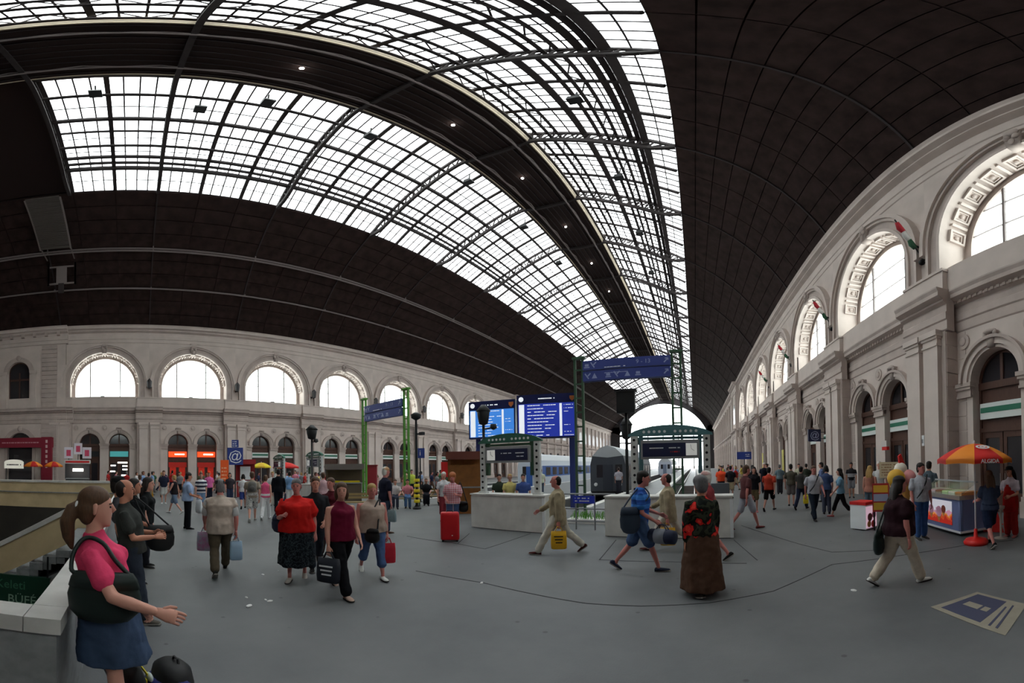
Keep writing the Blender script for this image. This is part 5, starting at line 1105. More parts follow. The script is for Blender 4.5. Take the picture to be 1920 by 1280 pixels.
for i, (px, py, s) in enumerate(((467, 1136, 0.05), (506, 1127, 0.04), (498, 1124, 0.025), (462, 1120, 0.03), (903, 1093, 0.04), (493, 1077, 0.03), (1601, 1107, 0.045), (522, 1070, 0.02))):
    r = random.Random(i); q = MB(); 
    q.loft([[(s * (1 + 0.3 * r.random()) * cos(a) * k, s * 0.6 * sin(a) * k, z) for a in [2 * pi * j / 7 for j in range(7)]] for k, z in ((1, 0.0), (0.9, s * 0.3), (0.3, s * 0.5))])
    solo('paper_scrap', q, PAPER, 'crumpled white paper scrap on the asphalt ' + ('left of the woman in red', 'left of the woman in red', 'left of the woman in red', 'left of the woman in red', 'before the stop block, alone', 'at the feet of the woman in red', 'behind the woman in pale trousers', 'at the feet of the woman in red')[i], 'litter', at(px, py), r.random() * 3, 'paper scraps on the floor')
# ================================================================ PEOPLE
QUEUE = []          # (object, voxel, extra shells) waiting to be fused into one skin
def ring(c, ax, ay, rx, ry, n=12): return [c + ax * (rx * cos(2 * pi * k / n)) + ay * (ry * sin(2 * pi * k / n)) for k in range(n)]
def limb(mb, pts, rad_, n=10, flat_=None):
    """rounded tapering tube through pts"""
    pts = [Vector(p) for p in pts]; rings = []
    d0 = (pts[1] - pts[0]).normalized(); d1 = (pts[-1] - pts[-2]).normalized()
    seq = [(pts[0] - d0 * rad_[0] * 0.75, rad_[0] * 0.5)] + list(zip(pts, rad_)) + [(pts[-1] + d1 * rad_[-1] * 0.75, rad_[-1] * 0.5)]
    for i, (p, r) in enumerate(seq):
        a = seq[max(i - 1, 0)][0]; b = seq[min(i + 1, len(seq) - 1)][0]; t = (b - a).normalized()
        u = Vector((1, 0, 0)) if abs(t.x) < 0.8 else Vector((0, 1, 0))
        ax = (u - t * u.dot(t)).normalized(); ay = t.cross(ax); rings.append(ring(p, ax, ay, r * (flat_[0] if flat_ else 1), r * (flat_[1] if flat_ else 1), n))
    return mb.loft(rings)
def torso(mb, org, R, rows, n=14):
    return mb.loft([ring(org + R @ Vector((0, y, z)), R @ Vector((1, 0, 0)), R @ Vector((0, 1, 0)), rx, ry, n) for z, rx, ry, y in rows])
def hand(mb, wrist, d, fwd_, side, s, curl=0.5):
    """palm and five fingers; d = along the hand, fwd_ = thumb side"""
    d = d.normalized(); wv = (fwd_ - d * fwd_.dot(d)).normalized(); nv = d.cross(wv) * side
    L = 0.088 * s
    mb.loft([ring(wrist + d * (L * f), wv, nv, w * s, t * s, 8) for f, w, t in ((-0.25, 0.024, 0.02), (0.15, 0.032, 0.017), (0.6, 0.041, 0.015), (1.0, 0.04, 0.013), (1.1, 0.03, 0.008))])
    for k, (o, l) in enumerate(((0.031, 0.07), (0.0105, 0.078), (-0.0105, 0.073), (-0.031, 0.058))):
        b = wrist + d * (L * 1.0) + wv * (o * s); c1 = curl * (0.8 + 0.12 * k)
        e1 = (d * cos(c1 * 0.5) + nv * sin(c1 * 0.5)); e2 = (d * cos(c1 * 1.3) + nv * sin(c1 * 1.3)); e3 = (d * cos(c1 * 1.9) + nv * sin(c1 * 1.9)); l *= s
        limb(mb, [b - d * 0.012 * s, b + e1 * l * 0.42, b + e1 * l * 0.42 + e2 * l * 0.33, b + e1 * l * 0.42 + e2 * l * 0.33 + e3 * l * 0.22], [0.0092 * s, 0.0088 * s, 0.008 * s, 0.0068 * s], 6)
    b = wrist + d * (L * 0.25) + wv * (0.028 * s); td = (d * 0.75 + wv * 0.62 + nv * 0.2).normalized(); t2 = (d * 0.95 + wv * 0.2 + nv * 0.25).normalized()
    limb(mb, [b, b + td * 0.035 * s, b + td * 0.035 * s + t2 * 0.028 * s], [0.0125 * s, 0.0105 * s, 0.0085 * s], 6)
SKIN = [mat('skin_light', srgb(206, 150, 132), 0.6, var=0.1, scale=10), mat('skin_warm', srgb(190, 130, 106), 0.6, var=0.1, scale=10), mat('skin_rosy', srgb(200, 128, 120), 0.6, var=0.1, scale=10)]
HAIRM = {'dark': mat('hair_dark', srgb(38, 30, 28), 0.6, var=0.4, scale=30, stretch=(4, 4, 0.6)), 'brown': mat('hair_brown', srgb(92, 66, 48), 0.6, var=0.4, scale=30, stretch=(4, 4, 0.6)), 'grey': mat('hair_grey', srgb(120, 118, 120), 0.7, var=0.4, scale=30, stretch=(4, 4, 1)),
         'blond': mat('hair_blond', srgb(186, 150, 92), 0.6, var=0.35, scale=30, stretch=(4, 4, 0.6)), 'ginger': mat('hair_ginger', srgb(190, 112, 66), 0.6, var=0.35, scale=30, stretch=(4, 4, 0.6)), 'white': mat('hair_white', srgb(214, 210, 204), 0.7)}
EYEM = mat('eye_dark', srgb(30, 24, 22), 0.3); LIPM = mat('lip', srgb(150, 78, 76), 0.5)
def cloth(c): 
    if not isinstance(c, tuple): return c
    return mat('cloth_%d_%d_%d' % c, srgb(*c), 0.85, var=0.22, scale=9, bump=0.5, spec=0.1)
def person(loc, heading, H=1.72, sex='m', girth=1.0, pose='stand', top=('tee', (200, 200, 200)), bottom=('trousers', (60, 64, 80)), shoes=(40, 38, 38), hair=('short', 'dark'), skin=0,
           label='', group=None, lean=0.0, legs=None, arms=None, turn=0.0, nod=0.0, tilt=0.0, vox=None, detail=None, hat=None, name='person', curl=0.6, sit_z=None, phase=1):
    s = H / 1.75; D_ = hypot(loc[0], loc[1]); near = D_ < 9; far = D_ > 18
    vox = vox or (0.017 if near else 0.022 if not far else 0.034)
    detail = near or D_ < 13 if detail is None else detail
    root = thing(name, label, 'person', (loc[0], loc[1], 0), -heading, group)
    V = Vector; rd = rad
    # ---- pose: legs = ((hip, knee), (hip, knee)) right, left; arms = ((swing, out, elbow, inward), ...) right, left
    P_ = {'stand': (((2, 3), (-2, 2)), ((4, 8, 14, 0.1), (0, 8, 14, 0.1))), 'walk': (((24, 6), (-18, 22)), ((-18, 8, 14, 0.1), (22, 8, 20, 0.1))),
          'stride': (((31, 4), (-27, 20)), ((-22, 8, 14, 0.1), (30, 8, 28, 0.1))), 'sit': (((84, 86), (80, 84)), ((28, 10, 45, 0.3), (24, 10, 50, 0.3)))}[pose]
    legs = legs or (P_[0] if phase > 0 else P_[0][::-1]); arms = arms or (P_[1] if phase > 0 else P_[1][::-1])
    if bottom[0] == 'skirt' and pose in ('walk', 'stride'): legs = ((11, 8), (-7, 12)) if phase > 0 else ((-7, 12), (11, 8))
    thigh, shin = 0.43 * s, 0.425 * s; hx = 0.088 * s * (1 + 0.35 * (girth - 1))
    dirs = []
    for hp, kn in legs:
        a, k = rd(hp), rd(hp - kn); dirs.append((V((0, sin(a), -cos(a))), V((0, sin(k), -cos(k)))))
    drop = max(-(u.z * thigh + v.z * shin) for u, v in dirs); hipz = drop + 0.085 * s
    if sit_z is not None: hipz = sit_z + 0.1 * s
    R = Matrix.Rotation(rd(lean), 3, 'X')            # + leans back, - leans forward
    pel = V((0, 0, hipz + 0.03 * s))
    Lg = []
    for sd, (u, v) in zip((1, -1), dirs):
        h = V((sd * hx, 0, hipz)); kn = h + u * thigh; kn.x += sd * 0.005; an = kn + v * shin; Lg.append((h, kn, an))
    T = lambda x, y, z: pel + R @ V((x * s, y * s, z * s))
    fem = sex == 'f'; sw = 0.178 if fem else 0.2; gw = 1 + 0.8 * (girth - 1); gd = 1 + 1.5 * (girth - 1)
    rows = [(-0.12, 0.07, 0.07, 0.0), (-0.07, 0.135 * gw, 0.105 * gd, -0.005), (0.02, (0.178 if fem else 0.165) * gw, 0.124 * gd, -0.008), (0.13, (0.14 if fem else 0.152) * gw, 0.112 * gd, 0.008 * gd), (0.24, (0.148 if fem else 0.162) * gw, 0.122 * gd, 0.012), (0.35, (0.155 if fem else 0.175) * gw, 0.125 * gd, 0.006), (0.41, 0.158 * (gw + 1) / 2, 0.108 * (gd + 1) / 2, -0.002), (0.45, 0.12, 0.088, -0.008), (0.49, 0.08, 0.068, -0.01), (0.535, 0.06, 0.058, -0.008)]
    rs = [(z * s, rx * s, ry * s, y * s) for z, rx, ry, y in rows]
    body = MB(); torso(body, pel, R, [(z, rx * 0.93, ry * 0.93, y) for z, rx, ry, y in rs])
    nk = T(0, -0.005, 0.5); hc = T(0, 0.03, 0.665) + V((0, 0.0, 0)) ; HR = R @ Matrix.Rotation(rd(turn), 3, 'Z') @ Matrix.Rotation(rd(nod), 3, 'X') @ Matrix.Rotation(rd(tilt), 3, 'Y')
    if abs(lean) > 6: HR = Matrix.Rotation(rd(-lean * 0.8), 3, 'X') @ HR
    limb(body, [nk, hc + HR @ V((0, -0.015 * s, -0.06 * s))], [0.056 * s * (1 if fem else 1.1), 0.052 * s * (1 if fem else 1.1)])
    hr = [(-0.122, 0.02, 0.022, 0.062), (-0.108, 0.04, 0.042, 0.048), (-0.075, 0.056, 0.07, 0.024), (-0.03, 0.069, 0.09, 0.01), (0.02, 0.075, 0.099, 0.002), (0.06, 0.074, 0.097, -0.002), (0.095, 0.058, 0.076, -0.006), (0.118, 0.03, 0.04, -0.008)]
    head = MB(); head.loft([ring(hc + HR @ V((0, y * s, z * s)), HR @ V((1, 0, 0)), HR @ V((0, 1, 0)), rx * s, ry * s, 14) for z, rx, ry, y in hr])
    extra = MB()
    h_ = lambda x, y, z: hc + HR @ V((x * s, y * s, z * s))
    limb(extra, [h_(0, 0.092, 0.025), h_(0, 0.112, -0.018), h_(0, 0.1, -0.026)], [0.009 * s, 0.014 * s, 0.01 * s], 7)
    for q in (-1, 1): limb(extra, [h_(q * 0.074, -0.004, 0.022), h_(q * 0.078, -0.012, -0.028)], [0.017 * s, 0.011 * s], 7)
    for v in head.v: pass
    body.v, body.f = body.v, body.f; o_ = len(body.v); body.v += head.v; body.f += [tuple(i + o_ for i in f) for f in head.f]
    # arms
    Ar = []; hands = []; bk = 1.0 if top[0] == 'tank' else 0.8
    for i, sd in enumerate((1, -1)):
        sw_, ab, el, inn = arms[i]; sh = T(sd * sw * (1 + 0.4 * (girth - 1)), -0.005, 0.408)
        a, b, e = rd(sw_), rd(ab), rd(sw_ + el)
        u = V((sd * sin(b), sin(a) * cos(b), -cos(a) * cos(b))); w = V((sd * sin(b) * 0.6 - sd * inn, sin(e), -cos(e))).normalized()
        eb = sh + u * 0.295 * s; wr = eb + w * 0.25 * s; Ar.append((sh, eb, wr, w)); ag = 1 + 0.5 * (girth - 1)
        limb(body, [T(sd * 0.08, -0.005, 0.43), sh, sh.lerp(eb, 0.5), eb, eb.lerp(wr, 0.35), wr], [0.05 * s * bk, 0.052 * s * ag * bk, 0.046 * s * ag * bk, 0.039 * s * ag, 0.038 * s * ag, 0.026 * s])
        tf = V((0, cos(e), sin(e))) * 0.8 + V((-sd * 0.5, 0, 0))
        hand(extra, wr + w * 0.01, w, tf, -sd, s, curl); hands.append(wr + w * 0.1 * s)
    # legs
    lg = 1 + 0.6 * (girth - 1)
    for h, kn, an in Lg:
        limb(body, [h + V((0, 0, 0.02)), h.lerp(kn, 0.45), kn, kn.lerp(an, 0.35), an + (kn - an) * 0.08, an + V((0, 0, -0.04 * s))], [0.085 * s * lg * 0.9, 0.07 * s * lg * (0.88 if bottom[0] != 'skirt' else 1), 0.05 * s, 0.052 * s, 0.034 * s, 0.034 * s])
    bo = part('body', body, SKIN[skin], root, True); QUEUE.append((bo, vox, extra))
    # ---- clothes
    kind, col = top[0], top[1]; inf = 0.016 * s + (0.012 if far else 0) + (top[2] if len(top) > 2 else 0)
    hem = {'tee': -0.09, 'tank': -0.07, 'long': -0.12, 'jacket': -0.25, 'vest': -0.16, 'blouse': -0.18}[kind]
    g = MB(); rr = [r for r in rs if r[0] > hem * s + 0.02]; base = rs[2] if hem > -0.1 else rs[2]
    if hem * s < rs[2][0]: rr = [(hem * s, base[1] * 1.02, base[2] * 1.04, base[3])] + [r for r in rs if r[0] > hem * s + 0.05 and r[0] > -0.0]
    torso(g, pel, R, [(z, rx + inf * (1.4 if z < 0.2 * s else 1), ry + inf * (1.3 if z < 0.3 * s else 1), y) for z, rx, ry, y in rr[:-2]] + [(0.485 * s, 0.094 * s, 0.078 * s, -0.01 * s)] + [(0.522 * s, 0.072 * s, 0.064 * s, -0.01 * s)])
    if fem:
        for q in (-1, 1): g.sphere(T(q * 0.072, 0.095 * gd ** 0.5, 0.335), 0.072 * s * gw ** 0.5, 10, 8)
    sl = {'tee': 0.62, 'tank': 0, 'long': 1.95, 'jacket': 1.9, 'vest': 0.3, 'blouse': 1.9}[kind]
    for i, sd in enumerate((1, -1)):
        sh, eb, wr, w = Ar[i]; ag = 1 + 0.35 * (girth - 1)
        if sl == 0: continue
        pts = [T(sd * 0.065, -0.005, 0.428), sh]; ra = [0.066 * s, (0.056 * ag) * s + inf * 0.3]
        if sl <= 1: pts.append(sh.lerp(eb, sl)); ra.append((0.058 * ag) * s + inf)
        else: pts += [sh.lerp(eb, 0.5), eb, eb.lerp(wr, sl - 1)]; ra += [0.055 * s * ag + inf * 0.8, 0.048 * s * ag + inf * 0.8, 0.036 * s + inf * 0.7]
        limb(g, pts, ra)
    to = part({'tee': 'shirt', 'tank': 'tank_top', 'long': 'long_shirt', 'jacket': 'jacket', 'vest': 'waistcoat', 'blouse': 'blouse'}[kind], g, cloth(col), root, True); QUEUE.append((to, vox, None))
    if kind == 'vest' and len(top) > 3:
        for i, sd in enumerate((1, -1)):
            sh, eb, wr, w = Ar[i]; g = limb(MB(), [sh, sh.lerp(eb, 0.85)], [0.06 * s, 0.066 * s]); part('shirt_sleeve', g, cloth(top[3]), root, True)
    kind, col = bottom[0], bottom[1]; g = MB(); bi = 0.021 * s + (0.012 if far else 0) + (bottom[2] if len(bottom) > 2 else 0)
    torso(g, pel, Matrix.Rotation(rd(lean) * 0.5, 3, 'X'), [(rs[0][0], 0.09 * s, 0.09 * s, 0)] + [(z, rx + bi, ry + bi, y) for z, rx, ry, y in rs[1:3]] + [(0.1 * s, (0.15 * gw) * s + bi, (0.105 * gd) * s + bi, 0)])
    if kind == 'skirt':
        hz = bottom[3] * s if len(bottom) > 3 else 0.5 * s; fx = bottom[4] if len(bottom) > 4 else 1.15
        cy_ = (Lg[0][1].y + Lg[1][1].y) / 2; rings = []
        for k in range(7):
            f = k / 6; z = pel.z * (1 - f) + hz * f; rx = (rs[2][1] + bi) * (1 + (fx - 1) * f); ry = (rs[2][2] + bi) * (1 + (fx * 1.15 - 1) * f)
            rings.append([V((rx * (1 + 0.05 * f * sin(7 * t)) * cos(t), cy_ * f * 0.8 + (ry + 0.05 * s * f) * (1 + 0.07 * f * sin(7 * t + 1)) * sin(t), z)) for t in [2 * pi * j / 28 for j in range(28)]])
        g.loft(rings)
    else:
        fr = {'trousers': 1.97, 'capri': 1.55, 'shorts': 0.95}[kind]
        for h, kn, an in Lg:
            e = h.lerp(kn, fr) if fr <= 1 else kn.lerp(an, fr - 1)
            pts = [h + V((0, 0, 0.02)), h.lerp(kn, 0.45)] + ([kn, kn.lerp(an, 0.4)] if fr > 1 else []) + [e]
            ra = [0.09 * s * lg + bi, 0.076 * s * lg + bi] + ([0.058 * s + bi, 0.056 * s + bi] if fr > 1 else []) + [(0.052 if fr > 1.9 else 0.062 if fr > 1 else 0.075 * lg) * s + bi]
            limb(g, pts, ra)
    bo2 = part({'trousers': 'trousers', 'capri': 'cropped_trousers', 'shorts': 'shorts', 'skirt': 'skirt'}[kind], g, cloth(col), root, True); QUEUE.append((bo2, vox, None))
    # ---- shoes
    for i, (h, kn, an) in enumerate(Lg):
        hp, knn = legs[i]; pitch = rd(max(-35, min(20, (hp - knn) * (0.95 if hp - knn < -12 else 0.35)))) if pose != 'sit' else 0
        FR = Matrix.Rotation(pitch, 3, 'X'); sd = 1 if i == 0 else -1; FR = Matrix.Rotation(-sd * 0.12, 3, 'Z') @ FR
        sh_ = MB(); prof = [(-0.075, 0.024, 0.05), (-0.055, 0.036, 0.078), (-0.01, 0.037, 0.085), (0.05, 0.041, 0.06), (0.11, 0.046, 0.046), (0.16, 0.037, 0.034), (0.185, 0.016, 0.018)]
        rings = []
        for y, w_, hh in prof:
            rings.append([an + FR @ V((w_ * s * cos(t), y * s, -0.085 * s + (hh * s) * (0.5 + 0.5 * sin(t)) if sin(t) > -0.6 else -0.085 * s)) for t in [2 * pi * j / 12 for j in range(12)]])
        sh_.loft(rings)
        so = part('shoe', sh_, cloth(shoes), root, True)
        if near:
            so2 = MB().loft([[an + FR @ V((w_ * 1.08 * s * q, y * 1.03 * s, z)) for q, z in ((-1, -0.09 * s), (1, -0.09 * s), (1, -0.072 * s), (-1, -0.072 * s))] for y, w_, hh in prof]); part('sole', so2, cloth((60, 56, 54) if sum(shoes) > 300 else (150, 145, 140)) if isinstance(shoes, tuple) else WHITE, so)
    # ---- hair, hat, face
    style, hcname = hair
    if style != 'bald':
        g = MB(); k = 1.18 if style == 'perm' else 1.0
        def sph(c, r): 
            q = MB().sphere((0, 0, 0), tuple(x * s for x in r), 12, 9); g.add([hc + HR @ (V(c) * s + V(v)) for v in q.v], q.f)
        if style == 'receding': sph((0, -0.034, 0.022), (0.088, 0.09, 0.094)); sph((0, -0.05, -0.03), (0.08, 0.066, 0.066))
        else:
            sph((0, -0.014, 0.06), (0.088 * k, 0.108 * k, 0.084 * k)); sph((0, -0.04, 0.0), (0.088 * k, 0.082 * k, 0.085 * k)); sph((0, -0.055, -0.05), (0.072 * k, 0.058 * k, 0.06 * k))
        if style in ('bob', 'long'):
            for q in (-1, 1): limb(g, [h_(q * 0.07, -0.01, 0.03), h_(q * 0.083, -0.02, -0.05), h_(q * 0.075, -0.03, -0.12)], [0.028 * s, 0.034 * s, 0.026 * s])
        if style == 'long': 
            for q in (-0.05, 0, 0.05): limb(g, [h_(q, -0.07, 0.0), h_(q * 1.3, -0.1, -0.1), h_(q * 1.4, -0.12, -0.22), h_(q * 1.1, -0.12, -0.34)], [0.05 * s, 0.05 * s, 0.044 * s, 0.02 * s])
        if style == 'bun': sph((0, -0.1, 0.07), (0.05, 0.05, 0.045))
        if style == 'pony': limb(g, [h_(0, -0.1, 0.03), h_(0, -0.15, 0.0), h_(0.01, -0.185, -0.08), h_(0.0, -0.18, -0.18), h_(0, -0.16, -0.26)], [0.03 * s, 0.045 * s, 0.052 * s, 0.042 * s, 0.015 * s])
        ho = part('hair', g, HAIRM[hcname], root, True); QUEUE.append((ho, min(vox, 0.02 if not far else 0.03), None))
        if style == 'pony': part('hair_tie', xf(MB().lathe([(0.03 * s, -0.012), (0.042 * s, 0), (0.03 * s, 0.012)], 12), Matrix.Translation(h_(0, -0.118, 0.022)) @ Matrix.Rotation(pi / 2 - 0.4, 4, 'X')), WHITE, ho, True)
    if hat:
        g = MB(); q = MB().sphere((0, 0, 0), (0.09 * s, 0.108 * s, 0.075 * s), 14, 8); g.add([hc + HR @ (V((0, -0.008, 0.065)) * s + V(v)) for v in q.v], q.f)
        g.loft([[h_(x, y, z) for x, y, z in ((-0.07, 0.07, 0.06), (0.07, 0.07, 0.06), (0.07, 0.07, 0.068), (-0.07, 0.07, 0.068))], [h_(x, y, z) for x, y, z in ((-0.05, 0.16, 0.05), (0.05, 0.16, 0.05), (0.05, 0.16, 0.056), (-0.05, 0.16, 0.056))]])
        part('cap', g, cloth(hat), root, True)
    if detail:
        for q in (-1, 1):
            part('eye', MB().sphere(h_(q * 0.031, 0.088, 0.006), (0.012 * s, 0.008 * s, 0.007 * s), 8, 6), EYEM, root, True)
            part('eyebrow', MB().bar(h_(q * 0.017, 0.097, 0.026), h_(q * 0.047, 0.084, 0.026), 0.008 * s, 0.008 * s), HAIRM[hcname] if hcname in HAIRM else EYEM, root)
        part('mouth', MB().sphere(h_(0, 0.088, -0.06), (0.023 * s, 0.009 * s, 0.007 * s), 8, 6), LIPM, root, True)
    M = Matrix.Translation((loc[0], loc[1], 0)) @ Matrix.Rotation(-heading, 4, 'Z')
    return {'root': root, 'hands': [M @ h for h in hands], 'M': M, 'T': T, 'hip': hipz, 'Ar': Ar, 's': s}
def fuse_all():
    """turn each queued shape into one continuous skin"""
    tmp = []; FOLD = bpy.data.textures.new('cloth_folds', 'CLOUDS'); FOLD.noise_scale = 0.11; FOLD.noise_depth = 1
    for o, vx, ex in QUEUE:
        m = o.modifiers.new('fuse', 'REMESH'); m.mode = 'VOXEL'; m.voxel_size = vx; m.use_smooth_shade = True
        if vx < 0.02 and ex is None and 'hair' not in o.name:
            m3 = o.modifiers.new('folds', 'DISPLACE'); m3.texture = FOLD; m3.strength = 0.03; m3.mid_level = 0.5; m3.texture_coords = 'LOCAL'
        m2 = o.modifiers.new('soften', 'SMOOTH'); m2.factor = 0.5; m2.iterations = 3
    dg = bpy.context.evaluated_depsgraph_get()
    for o, vx, ex in QUEUE:
        me = bpy.data.meshes.new_from_object(o.evaluated_get(dg)); old = o.data; mt = old.materials[0]
        if ex is not None and ex.v:
            bm = bmesh.new(); bm.from_mesh(me); em = ex.mesh('features', True); bm.from_mesh(em); bm.to_mesh(me); bm.free(); bpy.data.meshes.remove(em)
        me.name = old.name; tmp.append((o, me, mt))
    for o, me, mt in tmp:
        o.modifiers.clear(); o.data = me
        me.materials.clear(); me.materials.append(mt); me.polygons.foreach_set('use_smooth', [True] * len(me.polygons)); me.polygons.foreach_set('material_index', [0] * len(me.polygons))
def az(p): return atan2(p[0], p[1])
TOW, AWY, LFT, RGT = pi, 0.0, -pi / 2, pi / 2
def who(px, py=None, D=None, rel=TOW, **k):
    p = at(px, py) if py else onD(px, 900, D)
    return person((p.x, p.y), az(p) + rel, **k)

# ---- bags
def carrier_bag(p, m, label, w=0.34, h=0.4, d=0.09, group=None, rz=0.0, printm=None, name='carrier_bag', bulge=1.0):
    """a held bag: its handles at p (world), the sack hanging below"""
    t = thing(name, label, 'bag', (p.x, p.y, p.z - h - 0.1), rz, group)
    rows = [(0.0, 0.8, 0.7), (0.04, 0.98, 1.0), (0.3, 1.02, 1.15 * bulge), (0.7, 1.0, 0.85), (1.0, 0.94, 0.35)]
    part('sack', MB().loft([[(w / 2 * fx * (abs(cos(a)) ** 0.5) * (1 if cos(a) > 0 else -1), d / 2 * fy * (abs(sin(a)) ** 0.6) * (1 if sin(a) > 0 else -1), h * z) for a in [2 * pi * k / 20 for k in range(20)]] for z, fx, fy in rows]), m, t, True)
    for q in (-1, 1): part('handle', MB().tube([(-w * 0.22, q * 0.012, h), (-w * 0.1, q * 0.01, h + 0.09), (w * 0.1, q * 0.01, h + 0.09), (w * 0.22, q * 0.012, h)], 0.009, 6), m, t)
    if printm:
        for k in range(3): 
            for q in (-1, 1): part('print', MB().box(-w * (0.3 - 0.05 * k), w * (0.28 - 0.03 * k), q * d * 0.56 - 0.003, q * d * 0.56 + 0.003, h * (0.68 - k * 0.17), h * (0.74 - k * 0.17)), printm, t)
    return t
def shoulder_bag(p, m, label, w=0.36, h=0.3, d=0.13, rz=0.0, strap_to=None, group=None, name='shoulder_bag', tilt=0.0):
    """rounded bag; p = centre of its top edge (world); strap_to = list of world points the strap runs over"""
    t = thing(name, label, 'bag', (p.x, p.y, p.z - h), rz, group)
    part('bag_body', MB().loft([[(w / 2 * fx * cos(a), d / 2 * fy * sin(a), h * z + tilt * w / 2 * cos(a) * z) for a in [2 * pi * k / 18 for k in range(18)]] for z, fx, fy in ((0.0, 0.35, 0.4), (0.06, 0.68, 0.8), (0.25, 0.95, 1.05), (0.55, 1.0, 1.0), (0.85, 0.88, 0.6), (1.0, 0.8, 0.25))]), m, t, True)
    part('flap', MB().loft([[(w / 2 * fx * cos(a), d / 2 * fy * sin(a) - 0.002, h * z) for a in [2 * pi * k / 18 for k in range(18)]] for z, fx, fy in ((0.72, 0.97, 0.9), (0.9, 0.9, 0.66), (1.02, 0.78, 0.22))]), m, t, True)
    if strap_to:
        L = Matrix.Rotation(-rz, 3, 'Z'); P = [L @ (Vector(q) - t.location) for q in strap_to]
        C = [Vector((-w * 0.36, 0, h * 0.95))] + P + [Vector((w * 0.36, 0, h * 0.95))]; C = [C[0]] + C + [C[-1]]; Q = []
        for i in range(1, len(C) - 2):
            for k in range(5):
                u = k / 5; a, b, c, d_ = C[i - 1:i + 3]
                Q.append(0.5 * ((2 * b) + (c - a) * u + (2 * a - 5 * b + 4 * c - d_) * u * u + (3 * b - a - 3 * c + d_) * u ** 3))
        part('strap', MB().tube(Q + [C[-1]], 0.014, 7), m, t, True)
    return t
BLK = mat('bag_black', srgb(28, 28, 30), 0.55); DKG = mat('bag_dark_green', srgb(26, 38, 36), 0.45); NVY = mat('bag_navy', srgb(34, 42, 66), 0.6)
# ---- foreground: people leaning on the parapet
g1 = person((-2.22, -0.14), az((0, 1)) + 0.12, 1.73, 'f', 1.12, 'stand', ('tee', (226, 70, 110), -0.004), ('skirt', (62, 78, 104), 0.016, 0.6, 0.9), (150, 60, 60), ('pony', 'brown'), 0, label='young woman in pink T-shirt and denim skirt leaning on the parapet', group=None,
            lean=9, legs=((9, 4), (4, 3)), arms=((36, 26, 42, 0.0), (10, 8, 40, 0.3)), turn=12, vox=0.011, curl=0.9)
T = g1['M'] @ g1['T'](0.2, 0.0, 0.5)
M1 = g1['M']; W1 = lambda x, y, z: M1 @ g1['T'](x, y, z)
shoulder_bag(W1(0.235, 0.07, 0.3), DKG, 'large dark green shoulder bag of the woman in pink', 0.42, 0.31, 0.13, az((0, 1)) + pi / 2 - 0.12, [W1(0.22, -0.12, 0.34), W1(0.16, -0.1, 0.44), W1(0.12, -0.03, 0.5), W1(0.14, 0.07, 0.46), W1(0.2, 0.14, 0.36)])
g2 = person((-4.15, 0.02), 0.1, 1.74, 'm', 1.1, 'stand', ('tee', (58, 60, 58)), ('trousers', (52, 58, 70)), (90, 84, 78), ('receding', 'dark'), 1, label='balding man in dark T-shirt leaning on the parapet with folded hands', lean=10, legs=((12, 4), (5, 4)), arms=((22, 6, 70, 0.5), (20, 6, 74, 0.5)), turn=6)
g3 = person((-5.75, 0.1), 0.15, 1.7, 'f', 1.05, 'stand', ('tee', (24, 26, 28)), ('trousers', (44, 54, 78)), (40, 40, 44), ('bob', 'dark'), 1, label='dark-haired woman in black top by the parapet with a big black bag', lean=6, arms=((16, 10, 50, 0.2), (12, 8, 40, 0.3)))
p = at(262, 1045); shoulder_bag(Vector((-5.45, 0.45, 1.0)), BLK, 'big black soft bag of the woman in black by the parapet', 0.44, 0.4, 0.18, pi / 2 - 0.1, [g3['M'] @ g3['T'](0.2, 0.05, 0.5)])
person((-4.95, -0.05), 0.2, 1.76, 'm', 1.0, 'stand', ('tee', (70, 70, 74)), ('trousers', (60, 60, 66)), (50, 48, 46), ('short', 'dark'), 1, label='man in black cap beyond the balding man at the parapet', lean=13, legs=((9, 3), (3, 3)), hat=(26, 26, 28), turn=20)
person((-6.7, 0.3), 0.3, 1.7, 'f', 1.0, 'stand', ('tee', (30, 32, 34)), ('trousers', (50, 52, 60)), (40, 40, 40), ('long', 'dark'), 0, label='long-haired woman in black at the far end of the parapet group')
# luggage at her feet
t = thing('backpack', 'black and blue backpack with a pale round badge on the floor', 'backpack', at(322, 1305), 0.3); t.scale = (1.0, 1.0, 0.78)
BPB = mat('pack_blue', srgb(40, 44, 110), 0.55)
part('main_sack', MB().loft([[(0.2 * fx * cos(a), 0.14 * fy * sin(a), z) for a in [2 * pi * k / 20 for k in range(20)]] for z, fx, fy in ((0, 0.8, 0.9), (0.03, 1, 1), (0.25, 1.02, 1.02), (0.38, 0.9, 0.9), (0.44, 0.6, 0.6), (0.455, 0.2, 0.2))]), BLK, t, True)
part('front_pocket', MB().loft([[(0.15 * fx * cos(a), -0.11 + 0.08 * fy * sin(a), z) for a in [2 * pi * k / 16 for k in range(16)]] for z, fx, fy in ((0.02, 0.9, 0.8), (0.06, 1, 1), (0.24, 1, 1), (0.3, 0.7, 0.5))]), BPB, t, True)
part('badge', MB().sphere((0.0, -0.165, 0.31), (0.055, 0.02, 0.05), 12, 8), mat('badge_pale', srgb(190, 200, 196), 0.4), t, True)
part('top_loop', MB().tube([(-0.05, 0.03, 0.44), (-0.03, 0.03, 0.49), (0.03, 0.03, 0.49), (0.05, 0.03, 0.44)], 0.01, 6), BLK, t)
for q in (-1, 1): part('side_panel', MB().loft([[(q * 0.17 + 0.045 * fx * cos(a), 0.07 * fx * sin(a), z) for a in [2 * pi * k / 12 for k in range(12)]] for z, fx in ((0.02, 0.8), (0.06, 1), (0.28, 1), (0.34, 0.5))]), BPB, t, True)
